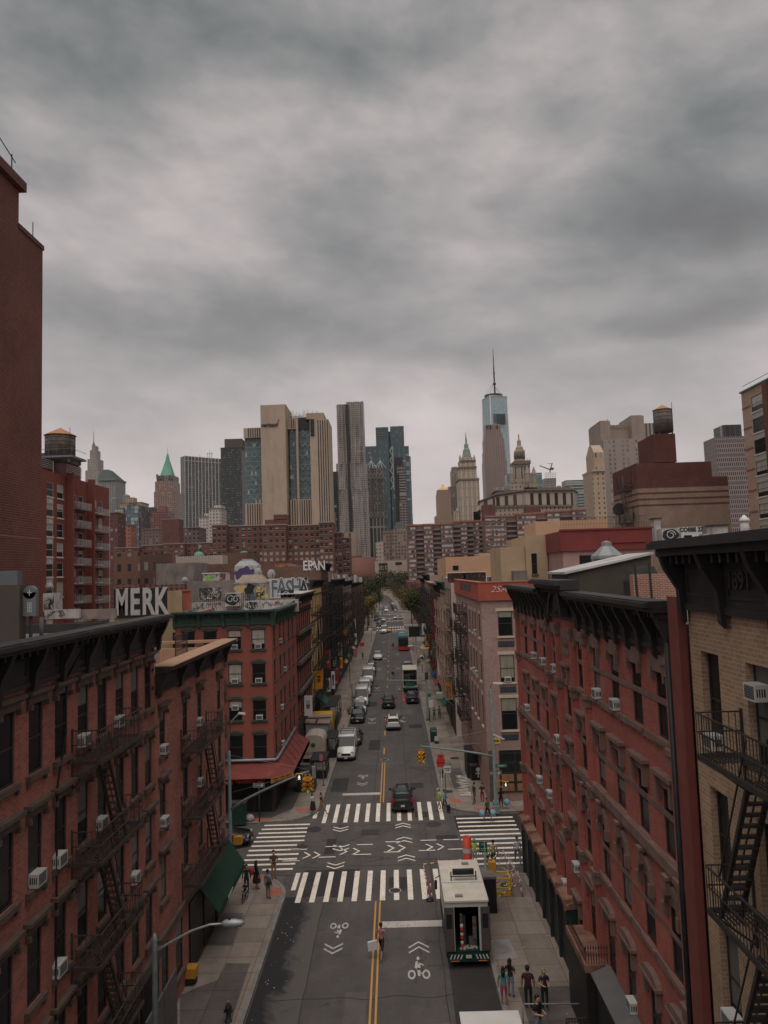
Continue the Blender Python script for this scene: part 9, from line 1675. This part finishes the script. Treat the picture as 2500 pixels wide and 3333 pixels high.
# ---------------------------------------------------------------- trees
def leafmat(n,c,c2):
    m,t,b = newmat(n);co = t.node('ShaderNodeTexCoord');gi = t.node('ShaderNodeNewGeometry');r = gi.outputs['Random Per Island'];nn = t.noise(co.outputs['Object'],.5,3).outputs[0];t.l.new(t.mix(t.ramp(t.m('ADD',t.m('MULTIPLY',r,.5),t.m('MULTIPLY',nn,.5)),[(.35,(0,0,0)),(.65,(1,1,1))]),c,c2),b.inputs['Base Color']);b.inputs['Roughness'].default_value = .7;b.inputs['Specular IOR Level'].default_value = .2;return m
LG = leafmat('leaf_green',(.018,.027,.014),(.05,.056,.024));LY = leafmat('leaf_olive',(.07,.062,.02),(.17,.125,.035));BARK = pm('bark',(.06,.045,.035),.9,.3,3)
def tree(label,x,y,h,r,mat,seed,n=2600):
    R_ = random.Random(seed);o = thing('street_tree',label,'tree',(x,y,.1),0,'street trees');m = MB();tips = []
    m.tube([(0,0,0),(.1,0,h*.25),(0,.1,h*.5)],[.22,.17,.12],7)
    for i in range(8): a = i*.785+R_.random();e = (math.cos(a)*r*.6,math.sin(a)*r*.6,h*(.6+.3*R_.random()));m.tube([(0,.05,h*(.3+.03*i)),(e[0]*.5,e[1]*.5,h*.55),e],[.09,.06,.03],5);tips.append(Vector(e))
    m.build('trunk',BARK,o);m = MB();cl = [(t_+Vector((R_.gauss(0,.3),R_.gauss(0,.3),R_.gauss(0,.4)))*r*.5,r*(.28+.22*R_.random())) for t_ in tips for _ in range(3)]
    for i in range(n):
        c,q = cl[i % len(cl)];d = Vector((R_.gauss(0,1),R_.gauss(0,1),R_.gauss(0,1))).normalized()*q*(.5+.55*R_.random());p = c+d;s = (.1+.12*R_.random())*max(1,r/3.6);a = Vector((R_.gauss(0,1),R_.gauss(0,1),R_.gauss(0,.6))).normalized()*s;b2 = a.cross(Vector((R_.gauss(0,1),R_.gauss(0,1),R_.gauss(0,1)))).normalized()*s;m.quad(p-a,p-b2,p+a,p+b2)
    m.build('crown',mat,o)
for i,(x,y,h,r,mt,lab) in enumerate(((-9.2,256,13,4.2,LY,'olive tree nearest the far crossing on the left'),(-9.4,275,16,5,LG,'big green tree behind the olive one on the left'),(-10.5,295,17,5.5,LG,'green tree third on the far left side'),(-9.5,322,15,5,LG,'dark green tree fourth on the far left side'),(-12,350,15,6,LG,'dark tree near the bend of the left side'),
    (8.0,208,13.5,4.6,LG,'dark green tree nearest on the right'),(7.4,226,15.5,4.6,LY,'yellowing tree second on the right'),(8.6,243,15,5,LY,'tall yellow-olive tree on the right by the crossing'),(6.5,282,11,4,LY,'low yellowing tree beyond the crossing on the right'),(8,300,12,4.4,LG,'green tree beyond the yellowing one on the right'),
    (-22,470,17,9,LG,'broad dark tree at the left end of the street'),(-8,560,19,10,LG,'broad tree closing the end of the street'),(8,520,21,9,LG,'tall green tree at the right end of the street'),(24,500,22,9,LG,'green tree behind the low red building at the street end'),(-30,540,18,9,LY,'pale green tree in front of the courthouse'),(45,270,20,6,LG,'green treetop in front of the ribbed green roof'),(34,262,19.5,5,LG,'smaller treetop left of the ribbed green roof'))): tree(lab,x,y,h,r,mt,i+1,2600 if y < 330 else 1600)
for i in range(12):
    y = 380+i*17;s_ = -1 if i % 2 else 1;tree('small far tree, %s along the bend of the far street' % ordn[i],(-9.5 if s_ < 0 else 6.5)+bend(y),y,10+i % 3,4.5,LG if i % 4 else LY,40+i,900)
for i,x in enumerate((-62,-44,-26,-10,6,22,40,58)): tree('dense tree in the belt closing the street, %s from the left' % ordn[i],x-6,585+(i % 3)*14,12+(i*5) % 4,9,LG,60+i,1500)
AC_ = [('dark green',(.02,.08,.05)),('dull red',(.2,.04,.035)),('navy',(.03,.04,.09)),('mustard',(.4,.25,.06)),('teal',(.05,.16,.16)),('cream',(.45,.38,.3))]
for s_ in (-1,1):
    for i,(cn,cc) in enumerate(AC_):
        y = (98 if s_ < 0 else 94)+i*13+(i % 2)*4;x0 = -10.5 if s_ < 0 else 7.0;x1 = x0-s_*1.3;m = MB();m.hexa([(min(x0,x1),y,2.9 if s_ > 0 else 3.5),(max(x0,x1),y,3.5 if s_ > 0 else 2.9),(max(x0,x1),y+4.5,3.5 if s_ > 0 else 2.9),(min(x0,x1),y+4.5,2.9 if s_ > 0 else 3.5),(min(x0,x1),y,3.0 if s_ > 0 else 3.9),(max(x0,x1),y,3.9 if s_ > 0 else 3.0),(max(x0,x1),y+4.5,3.9 if s_ > 0 else 3.0),(min(x0,x1),y+4.5,3.0 if s_ > 0 else 3.9)])
        tag(m.build('shop_awning',pm('awning_'+cn.replace(' ','_'),cc,.8,.2,1)),'%s shop awning in the %s row of shops' % (cn,'left' if s_ < 0 else 'right'),'awning')
for i in range(9):
    y = 84+i*12.5;m = MB();m.box(-10.4,-9.5,y,y+.2,4.2+(i % 3),6.4+(i % 3)*1.2);o = m.build('shop_sign',[SGW,SGO,pm('sign_dull_red',(.3,.04,.04),.6),pm('sign_dull_green',(.04,.14,.09),.6)][i % 4]);tag(o,'projecting shop sign, %s along the left row, counted from the salmon building' % ordn[i],'sign');txt(['酒家','藥房','書店'][i % 3],.5,BLACK if i % 4 < 2 else GRW,'lettering',o,(-9.95,y-.01,5.4+(i % 3)),0,.003,.01,vert=True,line=.85)
for i in range(7):
    y = 93+i*14;m = MB();m.box(6.0,6.9,y,y+.2,4.0+(i % 3),6.0+(i % 3)*1.2);o = m.build('shop_sign',[SGO,SGW,MATS['sign_dull_green'],MATS['sign_dull_red']][i % 4]);tag(o,'projecting shop sign, %s along the right row beyond the pink corner building' % ordn[i],'sign');txt(['洗衣','茶樓','麵包'][i % 3],.5,BLACK if i % 4 < 2 else GRW,'lettering',o,(6.45,y-.01,5.1+(i % 3)),0,.003,.01,vert=True,line=.85)
# ---------------------------------------------------------------- the bridge the photographer stands on, and the air
o = thing('bridge','steel and concrete bridge deck crossing the street where the photographer stands','bridge',(0,-20,0))
m = MB();m.box(-90,90,-22,20.3,16.2,18.2);m.build('deck',CONC,o);m = MB();[m.box(x-1.5,x+1.5,-18,14,0,16.2) for x in (-60,-24,22,60)];m.build('pier',CONC,o);m = MB();[m.box(-90,90,y,y+.3,18.2,22.5) for y in (-21,-6,4)];m.build('truss_side',pm('bridge_steel',(.05,.07,.09),.6),o)
m,t,b = newmat('haze_air');t.n.remove(b);v = t.node('ShaderNodeVolumePrincipled');v.inputs['Color'].default_value = (.86,.83,.82,1);v.inputs['Density'].default_value = .00004;v.inputs['Anisotropy'].default_value = .2;t.l.new(v.outputs[0],t.n['Material Output'].inputs['Volume'])
mb = MB();mb.box(-1500,1500,-100,2300,-1.2,440);tag(mb.build('haze',m),'pale city haze',kind='stuff')
